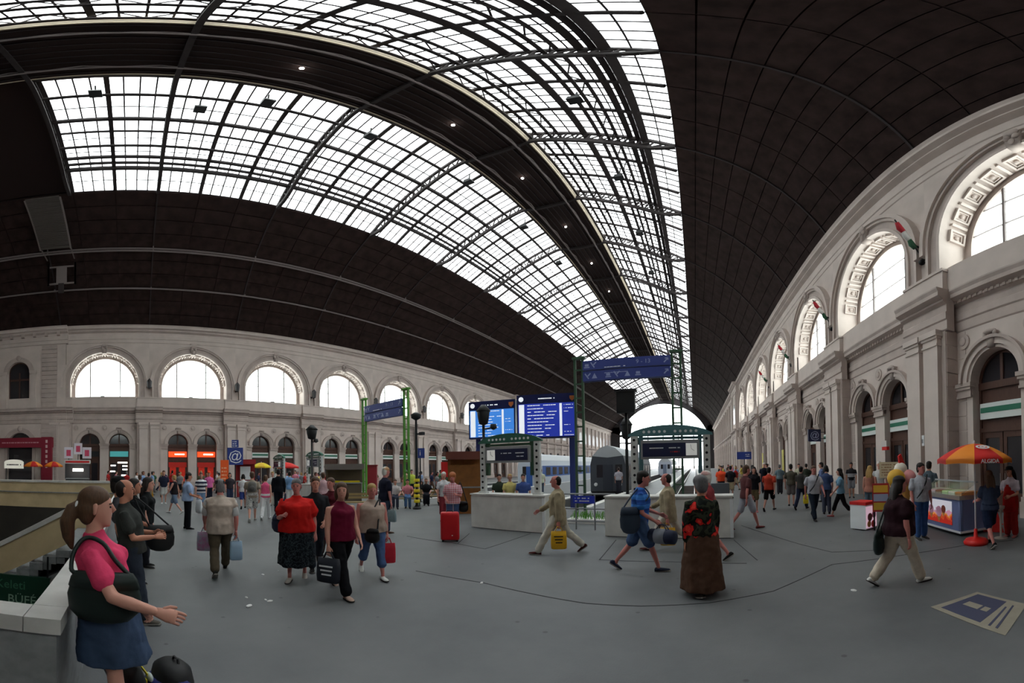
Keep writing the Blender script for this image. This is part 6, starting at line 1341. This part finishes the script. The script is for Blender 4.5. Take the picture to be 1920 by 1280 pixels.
carrier_bag(at(243, 1310) + Vector((0, 0, 0.52)), BLK, 'black carrier bag with yellow lettering at the feet of the woman in pink', 0.4, 0.42, 0.16, rz=0.3, printm=YEL)
solo('folded_trolley', MB().tube([(0, 0, 0), (0.06, -0.25, 0.72)], 0.012).tube([(0.14, 0, 0), (0.2, -0.25, 0.72)], 0.012).tube([(0.06, -0.25, 0.72), (0.2, -0.25, 0.72)], 0.012).tube([(0.03, -0.12, 0.36), (0.17, -0.12, 0.36)], 0.01).box(-0.04, 0.2, -0.02, 0.16, 0.0, 0.03), GREYM, 'folded luggage trolley frame leaning on the granite parapet', 'trolley', (-2.78, -0.1, 0), 0.0)

# ---- the walking groups
JEAN = (76, 98, 140); DJEAN = (46, 58, 84)
o = who(413, 1073, rel=AWY - 0.05, H=1.73, girth=1.42, pose='walk', top=('vest', (188, 172, 160), 0.006, (206, 206, 206)), bottom=('trousers', (88, 78, 64), 0.006), shoes=(34, 32, 30), hair=('short', 'grey'), hat=(28, 28, 30), skin=2, label='stout old man in beige waistcoat and black cap walking away')
carrier_bag(o['hands'][1] + Vector((0, 0, 0.02)), mat('plastic_grey', srgb(150, 160, 172), 0.4, var=0.3, scale=12, var_col=srgb(176, 90, 140)), 'grey and pink plastic bag in the old man\'s left hand', 0.3, 0.36, 0.12, rz=1.2)
carrier_bag(o['hands'][0] + Vector((0, 0, 0.02)), mat('plastic_pale_blue', srgb(150, 176, 200), 0.4), 'pale blue plastic bag in the old man\'s right hand', 0.22, 0.34, 0.1, rz=1.4)
o = who(352, 991, rel=RGT - 0.15, H=1.76, girth=1.12, top=('tee', (158, 178, 212), 0.012), bottom=('trousers', (26, 27, 32)), shoes=(24, 24, 26), hair=('short', 'dark'), skin=1, arms=((10, 6, 62, 0.1), (12, 6, 64, 0.1)), nod=-8, label='man in pale blue shirt and black trousers counting something in his hands')
carrier_bag(o['hands'][1] + Vector((0, 0, -0.02)), mat('plastic_white', srgb(214, 216, 218), 0.4), 'white plastic bag hanging from the pale-shirted man\'s hand', 0.3, 0.42, 0.12, rz=0.4)
o = who(557, 1086, rel=TOW + 0.12, H=1.7, sex='f', girth=1.58, pose='walk', top=('tee', (200, 34, 30), 0.028), bottom=('skirt', banded('floral_skirt', [srgb(22, 26, 32), srgb(26, 30, 36), srgb(60, 70, 74), srgb(24, 28, 34)], period=0.05, kind='blotch'), 0.004, 0.3, 1.1), shoes=(206, 196, 190), hair=('short', 'grey'), skin=2, arms=((12, 14, 96, 0.55), (-6, 12, 18, 0.0)), label='stout grey-haired woman in a red top and long dark skirt')
sb = lambda o_, x, y, z, *a, **k: shoulder_bag(o_['M'] @ o_['T'](x, y, z), *a, **k)
sb(o, 0.3, 0.0, 0.16, NVY, 'dark shoulder bag on the right arm of the woman in red', 0.3, 0.28, 0.14, rz=0.5, strap_to=[o['M'] @ o['T'](0.22, 0.06, 0.4), o['M'] @ o['T'](0.19, 0.0, 0.53)])
who(591, D=6.7, rel=TOW - 0.1, H=1.76, pose='walk', top=('tee', (34, 36, 40)), bottom=('trousers', (44, 50, 60)), hair=('short', 'brown'), skin=0, arms=((8, 6, 40, 0.2), (-6, 6, 60, 0.4)), label='man in black T-shirt walking between the red and maroon tops')
who(621, D=7.7, rel=TOW + 0.5, H=1.72, sex='f', pose='walk', top=('tee', (84, 26, 36)), bottom=('trousers', (52, 44, 44)), hair=('short', 'brown'), skin=2, label='woman in dark red walking behind the maroon-topped woman')
o = who(640, 1110, rel=TOW - 0.55, H=1.71, sex='f', girth=1.25, pose='walk', top=('tank', (106, 22, 48), 0.006), bottom=('trousers', (20, 20, 24), 0.008), shoes=(190, 160, 146), hair=('bob', 'brown'), skin=0, turn=-28, arms=((4, 8, 10, 0.0), (10, 8, 30, 0.2)), label='woman in maroon sleeveless top and black trousers carrying a bag')
carrier_bag(o['hands'][0] + Vector((0, 0, 0.02)), mat('bag_black_white', srgb(36, 40, 50), 0.5), 'black and white carrier bag held by the woman in maroon', 0.36, 0.36, 0.14, rz=0.5, printm=WHITE)
o = who(698, 1079, rel=TOW - 0.25, H=1.65, sex='f', girth=1.5, pose='walk', top=('tank', (172, 152, 140), 0.01), bottom=('capri', JEAN, 0.006), shoes=(224, 224, 220), hair=('short', 'blond'), skin=2, arms=((4, 12, 20, 0.0), (-8, 10, 14, 0.0)), phase=-1, label='stout woman in beige sleeveless top and cropped jeans')
sb(o, 0.06, 0.24, 0.02, BLK, 'black cross-body bag on the woman in beige', 0.3, 0.24, 0.12, rz=0.3, strap_to=[o['M'] @ o['T'](0.02, 0.2, 0.34), o['M'] @ o['T'](-0.13, 0.08, 0.5)])
carrier_bag(o['hands'][1] + Vector((0, 0, 0.02)), flat(190, 36, 54), 'flat crimson bag in the left hand of the woman in beige', 0.26, 0.36, 0.05, rz=1.0)
o = who(723, 999, rel=RGT - 0.5, H=1.9, girth=1.1, top=('tee', (34, 36, 52), 0.012), bottom=('trousers', (70, 84, 104)), shoes=(96, 74, 64), hair=('short', 'white'), hat=(206, 160, 120), skin=2, arms=((0, 6, 8, 0.0), (4, 6, 10, 0)), label='tall man in navy T-shirt and peach cap standing with a plastic bag')
carrier_bag(o['hands'][0], mat('plastic_grey2', srgb(132, 150, 156), 0.4, var=0.3, scale=10), 'grey plastic bag in the tall navy-shirted man\'s hand', 0.28, 0.34, 0.12, rz=0.3)
o = who(850, 1001, rel=TOW + 0.15, H=1.72, sex='f', girth=1.12, top=('tee', banded('pink_plaid', [srgb(196, 120, 130), srgb(214, 190, 196)], period=0.06, kind='check'), 0.008), bottom=('capri', JEAN), shoes=(214, 212, 210), hair=('perm', 'ginger'), skin=2, arms=((6, 8, 60, 0.5), (16, 10, 88, 0.45)), nod=-6, label='ginger-haired woman in pink plaid shirt behind a red suitcase')
p = at(844, 1014); t = thing('suitcase', 'bright red upright suitcase before the plaid-shirted woman', 'suitcase', p, az(-p) * -1 + pi)
t.rotation_euler.z = -az(p)
SR = mat('suitcase_red', srgb(196, 28, 36), 0.4, bump=0.1, scale=12)
n = 7; co = [(x, y) for x, y in [(0.24 * sx_ - 0.05 * sx_ * (1 - cos(a)) , 0.13 * sy_ - 0.05 * sy_ * (1 - sin(a))) for sx_, sy_ in ((1, 1),) for a in (0,)]]
def rbox(w, d, r, m=4):
    pts = []
    for cx_, cy_, a0 in ((w / 2 - r, d / 2 - r, 0), (-w / 2 + r, d / 2 - r, pi / 2), (-w / 2 + r, -d / 2 + r, pi), (w / 2 - r, -d / 2 + r, 1.5 * pi)):
        for k in range(m + 1): a = a0 + pi / 2 * k / m; pts.append((cx_ + r * cos(a), cy_ + r * sin(a)))
    return pts
part('shell', MB().loft([[(x * f, y * f, z) for x, y in rbox(0.47, 0.27, 0.06)] for z, f in ((0.05, 0.93), (0.08, 1), (0.68, 1), (0.73, 0.96), (0.75, 0.86))]), SR, t, True)
part('seam', MB().loft([[(x * 1.01, 0.01 + y * 0.06, z) for x, y in rbox(0.47, 0.27, 0.06)] for z in (0.08, 0.71)]), mat('seam_dark_red', srgb(130, 20, 26), 0.5), t)
for x in (-0.18, 0.18): part('wheel', MB().cbox((x, 0.08, 0.03), (0.05, 0.06, 0.06)), BLK, t); part('foot', MB().cbox((x, -0.08, 0.03), (0.04, 0.04, 0.06)), BLK, t)
part('carry_handle', MB().tube([(-0.08, 0, 0.74), (-0.07, 0, 0.78), (0.07, 0, 0.78), (0.08, 0, 0.74)], 0.012), BLK, t); part('pull_bar', MB().tube([(-0.09, 0.1, 0.72), (-0.09, 0.1, 0.95), (0.09, 0.1, 0.95), (0.09, 0.1, 0.72)], 0.01), GREYM, t); part('badge', MB().box(0.04, 0.07, -0.14, -0.134, 0.16, 0.18), WHITE, t)
sb(o, -0.3, 0.04, -0.02, BLK, 'black shoulder bag beside the plaid-shirted woman', 0.3, 0.3, 0.14, rz=0.2, strap_to=[o['M'] @ o['T'](-0.2, 0.0, 0.53)])
def blazer(px, py, rel, lab, labb, z=0):
    o = who(px, py, rel=rel, H=1.77, girth=1.06, pose='stride', top=('jacket', (164, 150, 124), 0.016), bottom=('trousers', (206, 200, 188), 0.008), shoes=(84, 40, 40), hair=('receding', 'dark'), skin=2, arms=((34, 8, 26, 0.0), (-4, 6, 6, 0.0)), phase=-1, label=lab)
    carrier_bag(o['hands'][1] + Vector((0, 0, 0.0)), mat('bag_yellow', srgb(226, 172, 34), 0.4, var=0.12, scale=9), labb, 0.32, 0.38, 0.07, rz=-az(at(px, py)), printm=BLACK)
blazer(1047, 1037, LFT, 'man in tan blazer with a yellow bag striding past the railing', 'yellow printed carrier bag of the man passing the railing')
blazer(1254, 1030, LFT + 0.1, 'man in tan blazer with a yellow bag passing the scribbled stop block', 'yellow printed carrier bag of the man passing the scribbled block')
o = who(1200, 1069, rel=RGT, H=1.8, girth=1.05, pose='walk', top=('tee', banded('blue_stripes', [srgb(60, 120, 200), srgb(70, 132, 210), srgb(44, 84, 160), srgb(40, 70, 140)], period=0.16), 0.008), bottom=('shorts', (76, 98, 138), 0.012), shoes=(48, 52, 70), hair=('short', 'dark'), skin=2, arms=((4, 8, 52, 0.3), (18, 8, 50, 0.2)), lean=-5, label='young man in blue striped T-shirt and denim shorts with two bags')
sb(o, 0.24, -0.16, 0.2, mat('bag_slate', srgb(46, 58, 74), 0.6), 'slate shoulder bag on the back of the striped young man', 0.34, 0.44, 0.14, rz=0.3, strap_to=[o['M'] @ o['T'](0.12, -0.1, 0.45), o['M'] @ o['T'](-0.05, 0.02, 0.53), o['M'] @ o['T'](0.12, 0.14, 0.4)])
q = o['hands'][0]; K_ = 0.82
t = thing('sports_bag', 'black sports bag with a grey band held by the striped young man', 'bag', (q.x + 0.05, q.y - 0.08, q.z - 0.33), -0.5); t.scale = (K_, K_, K_)
part('bag_body', MB().loft([[(x, 0.14 * f * cos(a), 0.16 + 0.15 * f * sin(a)) for a in [2 * pi * k / 16 for k in range(16)]] for x, f in ((-0.3, 0.6), (-0.28, 0.95), (0, 1.05), (0.28, 0.95), (0.3, 0.6))]), NVY, t, True)
part('grey_band', MB().loft([[(x, 0.15 * cos(a), 0.16 + 0.162 * sin(a)) for a in [2 * pi * k / 16 for k in range(16)]] for x in (-0.14, 0.1)]), mat('band_grey', srgb(130, 134, 144), 0.6), t, True)
for yy in (-0.05, 0.05): part('handle', MB().tube([(-0.12, yy, 0.3), (-0.06, yy * 0.4, 0.4), (0.06, yy * 0.4, 0.4), (0.12, yy, 0.3)], 0.012, 6), NVY, t)
o = who(1318, 1112, rel=AWY - 0.35, H=1.68, sex='f', girth=1.25, pose='walk', top=('blouse', banded('red_floral', [srgb(24, 28, 26), srgb(52, 58, 46), srgb(30, 30, 28), srgb(206, 40, 38), srgb(230, 70, 60)], period=0.16, kind='blotch'), 0.006), bottom=('skirt', (86, 62, 50), 0.008, 0.1, 1.3), shoes=(40, 34, 32), hair=('perm', 'grey'), skin=1, turn=18, arms=((6, 6, 16, 0.0), (-6, 6, 10, 0)), label='grey-haired woman in red floral blouse and long brown skirt')
carrier_bag(o['hands'][0] + Vector((0, 0, 0.02)), mat('bag_cream', srgb(210, 200, 176), 0.5), 'cream bag at the side of the floral-bloused woman', 0.1, 0.36, 0.2, rz=0.0)
who(1326, D=6.9, rel=LFT + 0.3, H=1.76, pose='walk', top=('tank', (160, 70, 76)), bottom=('shorts', (70, 60, 60)), hair=('short', 'white'), hat=(214, 170, 166), skin=2, label='bare-shouldered person in pale pink cap beyond the floral-bloused woman')
# ---- by the ice cream stand
o = who(1688, 1094, rel=RGT - 0.55, H=1.66, sex='f', girth=1.4, pose='walk', top=('tee', (44, 24, 30), 0.022), bottom=('trousers', (206, 192, 174), 0.014), shoes=(222, 220, 216), hair=('long', 'dark'), skin=2, arms=((-6, 10, 12, 0.0), (10, 10, 16, 0)), turn=-10, label='long-haired woman in dark brown top and pale trousers')
sb(o, -0.1, -0.3, -0.02, DKG, 'black shoulder bag behind the woman in pale trousers', 0.34, 0.36, 0.14, rz=0.8, strap_to=[o['M'] @ o['T'](-0.12, -0.16, 0.35), o['M'] @ o['T'](-0.14, -0.02, 0.53)])
o = who(1728, 1010, rel=TOW - 0.5, H=1.76, girth=1.08, top=('tee', (176, 178, 186), 0.008), bottom=('trousers', (66, 96, 150), 0.004), shoes=(60, 56, 54), hair=('short', 'dark'), skin=2, turn=20, label='man in pale grey V-neck T-shirt and blue jeans by the freezer')
part('cross_strap', MB().tube([o['T'](-0.16, 0.02, 0.52), o['T'](-0.06, 0.155, 0.38), o['T'](0.06, 0.16, 0.15), o['T'](0.15, 0.1, 0.0)], 0.018, 6), BLK, o['root'])
who(1742, D=10.9, rel=AWY + 0.4, H=1.78, top=('tee', (84, 98, 108)), bottom=('trousers', (60, 66, 84)), hair=('short', 'dark'), skin=1, label='man in slate T-shirt with his back turned at the freezer')
who(1857, 1022, rel=AWY - 0.4, H=1.64, sex='f', girth=1.05, pose='walk', top=('tee', (58, 66, 88), 0.006), bottom=('shorts', (30, 38, 62), 0.01), shoes=(30, 28, 28), hair=('long', 'brown'), skin=2, arms=((14, 8, 60, 0.1), (20, 8, 60, 0.1)), label='long-haired girl in denim top and dark shorts at the freezer')
o = who(1896, 1006, rel=TOW + 0.5, H=1.66, sex='f', top=('tee', (196, 184, 194)), bottom=('trousers', (150, 34, 26), 0.01), shoes=(170, 100, 96), hair=('long', 'dark'), skin=1, hat=(28, 26, 28), arms=((10, 8, 76, 0.4), (10, 8, 70, 0.4)), nod=-10, label='ice cream seller in white T-shirt, red apron and black cap')
part('apron', MB().loft([ring(o['T'](0, 0.05, z), Vector((1, 0, 0)), Vector((0, 1, 0)), w_, d_, 14) for z, w_, d_ in ((-0.32, 0.16, 0.13), (0.0, 0.17, 0.13), (0.15, 0.14, 0.12), (0.34, 0.1, 0.11))]), cloth((176, 32, 28)), o['root'], True)
p = at(1877, 1009); solo('standing_ashtray', MB().lathe([(0.16, 0), (0.16, 0.02), (0.025, 0.05), (0.025, 0.66), (0.09, 0.7), (0.1, 0.76), (0.03, 0.77)], 14), mat('pale_bin', srgb(170, 160, 150), 0.5), 'slim pale stand with a white dish beside the seller', 'stand', p, smooth=True)
p = at(1868, 1005); solo('red_board', MB().prism([(-0.3, 0), (0.0, 0.95), (0.04, 0.95), (0.3, 0)], 0, -0.02, 0.02).box(-0.03, 0.03, -0.28, 0.28, 0.2, 0.22), RED, 'red folding board between the girl and the seller', 'sign', (p.x + 0.32, p.y + 0.42, 0), 0.4)
# ---- middle distance, right
o = who(1527, 974, rel=TOW - 0.35, H=1.77, girth=1.06, pose='walk', top=('tee', (178, 178, 186), 0.012), bottom=('trousers', (30, 38, 50)), hair=('short', 'brown'), skin=2, label='man in white polo with a black strap walking in the open')
part('cross_strap', MB().tube([o['T'](-0.16, 0.02, 0.52), o['T'](-0.06, 0.155, 0.38), o['T'](0.06, 0.16, 0.15), o['T'](0.17, 0.1, 0.0)], 0.02, 6), BLK, o['root'])
R_ = [(1549, None, 12.6, AWY, dict(H=1.7, sex='f', top=('tee', (70, 86, 126)), bottom=('trousers', (70, 74, 90)), hair=('bob', 'dark'), label='woman in blue top behind the man in white polo')),
 (1577, 969, None, LFT, dict(H=1.66, sex='f', pose='walk', top=('tee', (110, 150, 176)), bottom=('capri', (24, 22, 24)), shoes=(176, 90, 90), hair=('long', 'dark'), label='slim girl in pale cyan top and black leggings')),
 (1597, 933, None, TOW, dict(H=1.76, top=('tee', banded('white_band_tee', [srgb(36, 34, 38), srgb(36, 34, 38), srgb(170, 170, 176), srgb(36, 34, 38)], period=0.7)), bottom=('shorts', (150, 152, 160)), hair=('short', 'dark'), skin=1, label='man in dark T-shirt and pale shorts against the right arcade')),
 (1631, None, 11.2, AWY + 0.3, dict(H=1.68, sex='f', top=('tank', (176, 120, 104)), bottom=('shorts', (86, 106, 120)), hair=('long', 'blond'), label='blond woman in salmon top behind the low lit box')),
 (1483, None, 15.2, AWY, dict(H=1.76, girth=1.1, top=('tee', (88, 84, 74)), bottom=('shorts', (110, 104, 104)), hair=('short', 'dark'), label='man in olive shirt seen from behind on the right')),
 (1502, None, 14.0, AWY + 0.4, dict(H=1.72, pose='walk', top=('tee', (64, 62, 60)), bottom=('trousers', (34, 40, 62)), hair=('short', 'dark'), label='person in charcoal with a yellow bag near the olive-shirted man')),
 (1443, 957, None, AWY + 0.3, dict(H=1.72, girth=1.12, pose='walk', top=('tee', (186, 66, 48)), bottom=('shorts', (28, 26, 30)), hair=('short', 'dark'), label='person in orange-red shirt and black shorts walking away')),
 (1415, 960, None, TOW, dict(H=1.7, sex='f', top=('tee', (34, 32, 38)), bottom=('shorts', (120, 104, 78)), shoes=(190, 120, 120), hair=('bob', 'dark'), label='woman in black top and khaki shorts right of the stop block')),
 (1411, None, 17, AWY, dict(H=1.74, top=('tee', banded('grey_band_tee', [srgb(30, 30, 34), srgb(30, 30, 34), srgb(30, 30, 34), srgb(130, 134, 140)], period=0.3)), bottom=('trousers', (40, 40, 48)), hair=('short', 'dark'), label='person in black top with grey bands on the right platform')),
 (1398, None, 10.0, RGT - 0.5, dict(H=1.84, pose='walk', top=('tee', (96, 58, 60)), bottom=('shorts', (176, 178, 190)), shoes=(120, 60, 60), hair=('short', 'brown'), skin=2, label='tall man in russet T-shirt and white shorts beyond the scribbled block')),
 (1352, None, 20, TOW, dict(H=1.72, girth=1.15, top=('tee', (240, 84, 50)), bottom=('trousers', (60, 60, 70)), hair=('short', 'dark'), label='person in vivid orange shirt behind the scribbled stop block')),
 (1370, None, 19, AWY, dict(H=1.72, top=('tee', (40, 38, 44)), bottom=('shorts', (176, 160, 130)), hair=('short', 'dark'), label='person in black with tan shorts behind the stop block')),
 (1512, None, 20.5, AWY, dict(H=1.74, top=('tee', (60, 66, 56)), bottom=('trousers', (54, 52, 50)), hair=('short', 'dark'), label='person in dark green before the right arcade')),
 (1498, None, 22, TOW, dict(H=1.74, top=('tee', (200, 196, 170)), bottom=('trousers', (70, 70, 76)), hair=('short', 'dark'), label='person in cream shirt before the yellow poster')),
 (1462, None, 21, AWY, dict(H=1.72, top=('tee', (110, 130, 140)), bottom=('trousers', (60, 60, 66)), hair=('short', 'grey'), label='person in grey-blue before the right arcade')),
 (1433, None, 22, TOW, dict(H=1.84, top=('tee', (28, 30, 40)), bottom=('trousers', (40, 44, 60)), hair=('short', 'white'), label='white-haired person in navy standing taller than the right crowd')),
 (1541, None, 16.5, LFT, dict(H=1.8, top=('tee', (96, 110, 150)), bottom=('trousers', (60, 70, 90)), hair=('short', 'dark'), label='person in lavender-blue shirt beyond the man in white polo')),
 (1649, None, 13.2, TOW, dict(H=1.8, top=('tee', (206, 206, 204)), bottom=('trousers', (90, 90, 96)), hair=('short', 'white'), label='white-haired person in white by the near door column'))]
for px, py, D_, rel, k in R_:
    o = who(px, py, D_, rel, **k)
    if 'yellow bag' in k['label']: carrier_bag(o['hands'][0], YEL, 'yellow bag beside the olive-shirted man', 0.2, 0.34, 0.1)
# ---- middle distance, left
L_ = [(307, 944, None, TOW, dict(H=1.82, top=('tee', (38, 42, 60)), bottom=('shorts', (200, 200, 196)), shoes=(226, 226, 226), hair=('short', 'brown'), label='man in navy T-shirt and white shorts before the orange shop')),
 (327, 962, None, LFT + 0.5, dict(H=1.68, sex='f', pose='walk', top=('tank', (36, 32, 36)), bottom=('shorts', (110, 130, 156)), shoes=(226, 224, 222), hair=('short', 'blond'), label='woman in black tank top and denim shorts beside the navy T-shirt')),
 (377, 961, None, TOW, dict(H=1.74, sex='f', girth=1.1, top=('tee', banded('black_white_stripes', [srgb(214, 214, 218), srgb(214, 214, 218), srgb(46, 50, 70), srgb(46, 50, 70)], period=0.17)), bottom=('shorts', (128, 160, 200)), shoes=(196, 140, 130), hair=('short', 'brown'), label='person in black and white striped T-shirt and pale blue shorts')),
 (392, None, 19.5, TOW, dict(H=1.78, sex='f', top=('tee', (222, 110, 170)), bottom=('trousers', (40, 44, 60)), hair=('short', 'dark'), hat=(232, 74, 40), label='person in pink top and orange cap behind the striped T-shirt')),
 (262, 958, None, AWY, dict(H=1.68, sex='f', pose='walk', top=('tee', (206, 196, 200)), bottom=('capri', (190, 188, 186)), hair=('short', 'brown'), label='woman all in white walking beyond the parapet group')),
 (279, 941, None, AWY + 0.2, dict(H=1.74, pose='walk', top=('tee', (176, 156, 134), 0.02), bottom=('trousers', (190, 178, 156)), hair=('short', 'dark'), label='person in loose tan shirt carrying an amber bag')),
 (456, 953, None, AWY, dict(H=1.7, sex='f', pose='walk', top=('tee', (226, 226, 228)), bottom=('shorts', (56, 72, 140)), hair=('bob', 'dark'), label='woman in white top and bright blue shorts walking away')),
 (473, 977, None, AWY, dict(H=1.84, girth=1.05, pose='walk', top=('tee', (160, 146, 130)), bottom=('shorts', banded('camouflage', [srgb(190, 188, 184), srgb(150, 150, 148), srgb(210, 208, 204), srgb(110, 112, 114)], period=0.08, kind='blotch'), 0.01), shoes=(170, 166, 160), hair=('short', 'brown'), label='man in tan T-shirt and camouflage shorts walking away')),
 (498, 973, None, AWY + 0.15, dict(H=1.7, sex='f', pose='walk', top=('tank', (232, 96, 140)), bottom=('trousers', (224, 224, 226), 0.006), shoes=(226, 226, 226), hair=('short', 'brown'), label='woman in pink top and white trousers walking away')),
 (522, None, 15.2, AWY, dict(H=1.88, top=('long', (24, 26, 32)), bottom=('trousers', (26, 28, 34)), hair=('short', 'dark'), label='tall person dressed in black near the pink-topped woman')),
 (543, None, 17.5, AWY, dict(H=1.78, top=('tee', (120, 156, 200)), bottom=('trousers', (216, 216, 214)), hair=('short', 'dark'), label='person in sky blue shirt and white trousers')),
 (511, None, 18.5, TOW, dict(H=1.76, top=('tee', (220, 220, 220)), bottom=('trousers', (200, 196, 186)), hair=('short', 'blond'), label='person in white shirt and cream trousers before a distant indicator')),
 (431, None, 19, TOW, dict(H=1.7, sex='f', top=('tee', (60, 56, 62)), bottom=('trousers', (60, 70, 100)), hair=('bob', 'dark'), label='woman in grey under the orange banner')),
 (606, None, 13.5, AWY, dict(H=1.74, top=('tee', (206, 170, 176)), bottom=('trousers', (70, 70, 80)), hair=('short', 'brown'), label='person in pale rose shirt behind the walking women')),
 (772, None, 23, TOW, dict(H=1.8, top=('tee', (206, 220, 90)), bottom=('trousers', (40, 44, 60)), hair=('short', 'dark'), label='person in fluorescent yellow vest by a green lattice post')),
 (832, None, 12.6, TOW, dict(H=1.72, sex='f', top=('tee', (216, 216, 220)), bottom=('capri', (150, 60, 70)), hair=('short', 'white'), label='white-haired woman in white behind the plaid-shirted woman'))]
for px, py, D_, rel, k in L_:
    o = who(px, py, D_, rel, **k)
    if 'amber bag' in k['label']: carrier_bag(o['hands'][0], flat(200, 150, 40), 'amber carrier bag of the person in loose tan shirt', 0.26, 0.36, 0.1)
    if 'camouflage' in k['label']:
        t = thing('day_pack', 'grey day pack on the back of the man in camouflage shorts', 'backpack', o['M'] @ o['T'](0, -0.2, 0.12), -az(o['M'].translation)); part('sack', MB().loft([[(0.15 * f * cos(a), 0.09 * f * sin(a), z) for a in [2 * pi * k2 / 14 for k2 in range(14)]] for z, f in ((0, 0.7), (0.04, 1), (0.28, 1), (0.36, 0.6))]), flat(110, 108, 104), t, True); part('pocket', MB().sphere((0, -0.08, 0.12), (0.1, 0.05, 0.1)), flat(96, 94, 92), t, True)
# seated on the benches and behind the stop block
S_ = [(741, 17.0, (214, 206, 206), (60, 64, 80), 'seated person in white on the bench left of the banded lamp post'), (764, 17.1, (206, 130, 140), (80, 110, 150), 'seated person in pink on the bench left of the banded lamp post'), (799, 18.3, (34, 34, 38), (30, 32, 40), 'seated person in black on the bench right of the banded lamp post'), (826, 18.3, (70, 60, 64), (36, 36, 44), 'seated person in plum on the bench right of the banded lamp post')]
for px, D_, c1, c2, lab in S_: who(px, None, D_, TOW, H=1.7, pose='sit', top=('tee', c1), bottom=('trousers', c2), hair=('short', random.choice(['dark', 'brown'])), sit_z=0.47, label=lab)
for px, D_, c1, c2, hc_, lab in ((956, 12.4, (220, 206, 130), (60, 60, 70), 'blond', 'person in pale yellow standing behind the concrete stop block'), (981, 12.2, (70, 90, 150), (50, 52, 60), 'dark', 'person in blue standing behind the concrete stop block'), (936, 12.6, (60, 70, 60), (50, 50, 50), 'dark', 'person in dark green standing behind the concrete stop block'), (1014, 22, (224, 226, 200), (70, 80, 100), 'dark', 'person in pale shirt beside the blue coaches'), (1160, 24, (176, 170, 180), (50, 50, 60), 'dark', 'person in grey on the platform beside the rails')):
    who(px, None, D_, TOW if D_ < 20 else AWY, H=1.62 if D_ < 14 else 1.75, top=('tee', c1), bottom=('trousers', c2), hair=('short', hc_), label=lab)
# ---- the far crowd
CN = {'white': (218, 218, 218), 'black': (30, 30, 34), 'navy': (40, 46, 74), 'grey': (120, 120, 124), 'red': (176, 44, 44), 'pink': (214, 130, 150), 'sky blue': (130, 160, 200), 'olive': (96, 94, 70), 'tan': (176, 154, 128), 'brown': (92, 70, 58), 'green': (70, 110, 80), 'yellow': (206, 184, 90)}
tops = list(CN); rc = random.Random(21); used = set()
AVOID = [Vector((o.location.x, o.location.y, 0)) for o in COL.objects if o.parent is None and o.get('category') in ('stall', 'parasol', 'platform sign', 'barrier', 'bench', 'cabinet', 'lantern', 'banner')] + [Vector((-18.9 + k, 14.4, 0)) for k in range(5)]
def crowd(n, pxr, Dr, place, group):
    i = 0; tries = 0; spots = []
    while i < n and tries < 400:
        tries += 1; px = rc.uniform(*pxr); D_ = rc.uniform(*Dr); p = onD(px, 900, D_)
        if any((p - q).length < 0.75 for q in spots) or not (XL + 1.6 < p.x < XR - 1.0): continue
        if any((Vector((p.x, p.y, 0)) - q).length < 2.2 for q in AVOID): continue
        if any(a - 0.4 < p.x < b + 0.4 and p.y > YT - 0.6 for a, b in PITS): continue
        c1, c2 = rc.choice(tops), rc.choice(['navy', 'black', 'grey', 'tan', 'white', 'brown']); key_ = (c1, c2, place)
        if key_ in used or c1 == c2: continue
        used.add(key_); spots.append(p); i += 1; bt = rc.choice(['trousers', 'trousers', 'shorts'])
        who(px, None, D_, rc.choice([TOW, AWY, LFT, RGT]) + rc.uniform(-0.5, 0.5), H=rc.uniform(1.62, 1.82), sex=rc.choice('mf'), pose=rc.choice(['stand', 'walk']), top=('tee', CN[c1]), bottom=(bt, CN[c2]), hair=(rc.choice(['short', 'short', 'bob']), rc.choice(['dark', 'dark', 'brown', 'grey', 'blond'])), skin=rc.randrange(3),
            label='distant person in %s top and %s %s %s' % (c1, c2, bt, place), group=group)
crowd(20, (250, 480), (23, 33), 'before the orange shops', 'crowd before the left arcade')
crowd(20, (480, 690), (20, 32), 'between the distant indicators', 'crowd before the left arcade')
crowd(13, (690, 860), (22, 34), 'beyond the benches', 'crowd before the left arcade')
crowd(20, (1345, 1500), (24, 48), 'along the right platform', 'crowd on the right platform')
crowd(4, (110, 240), (27, 33), 'before the snack kiosk', 'crowd before the left arcade')
fuse_all()
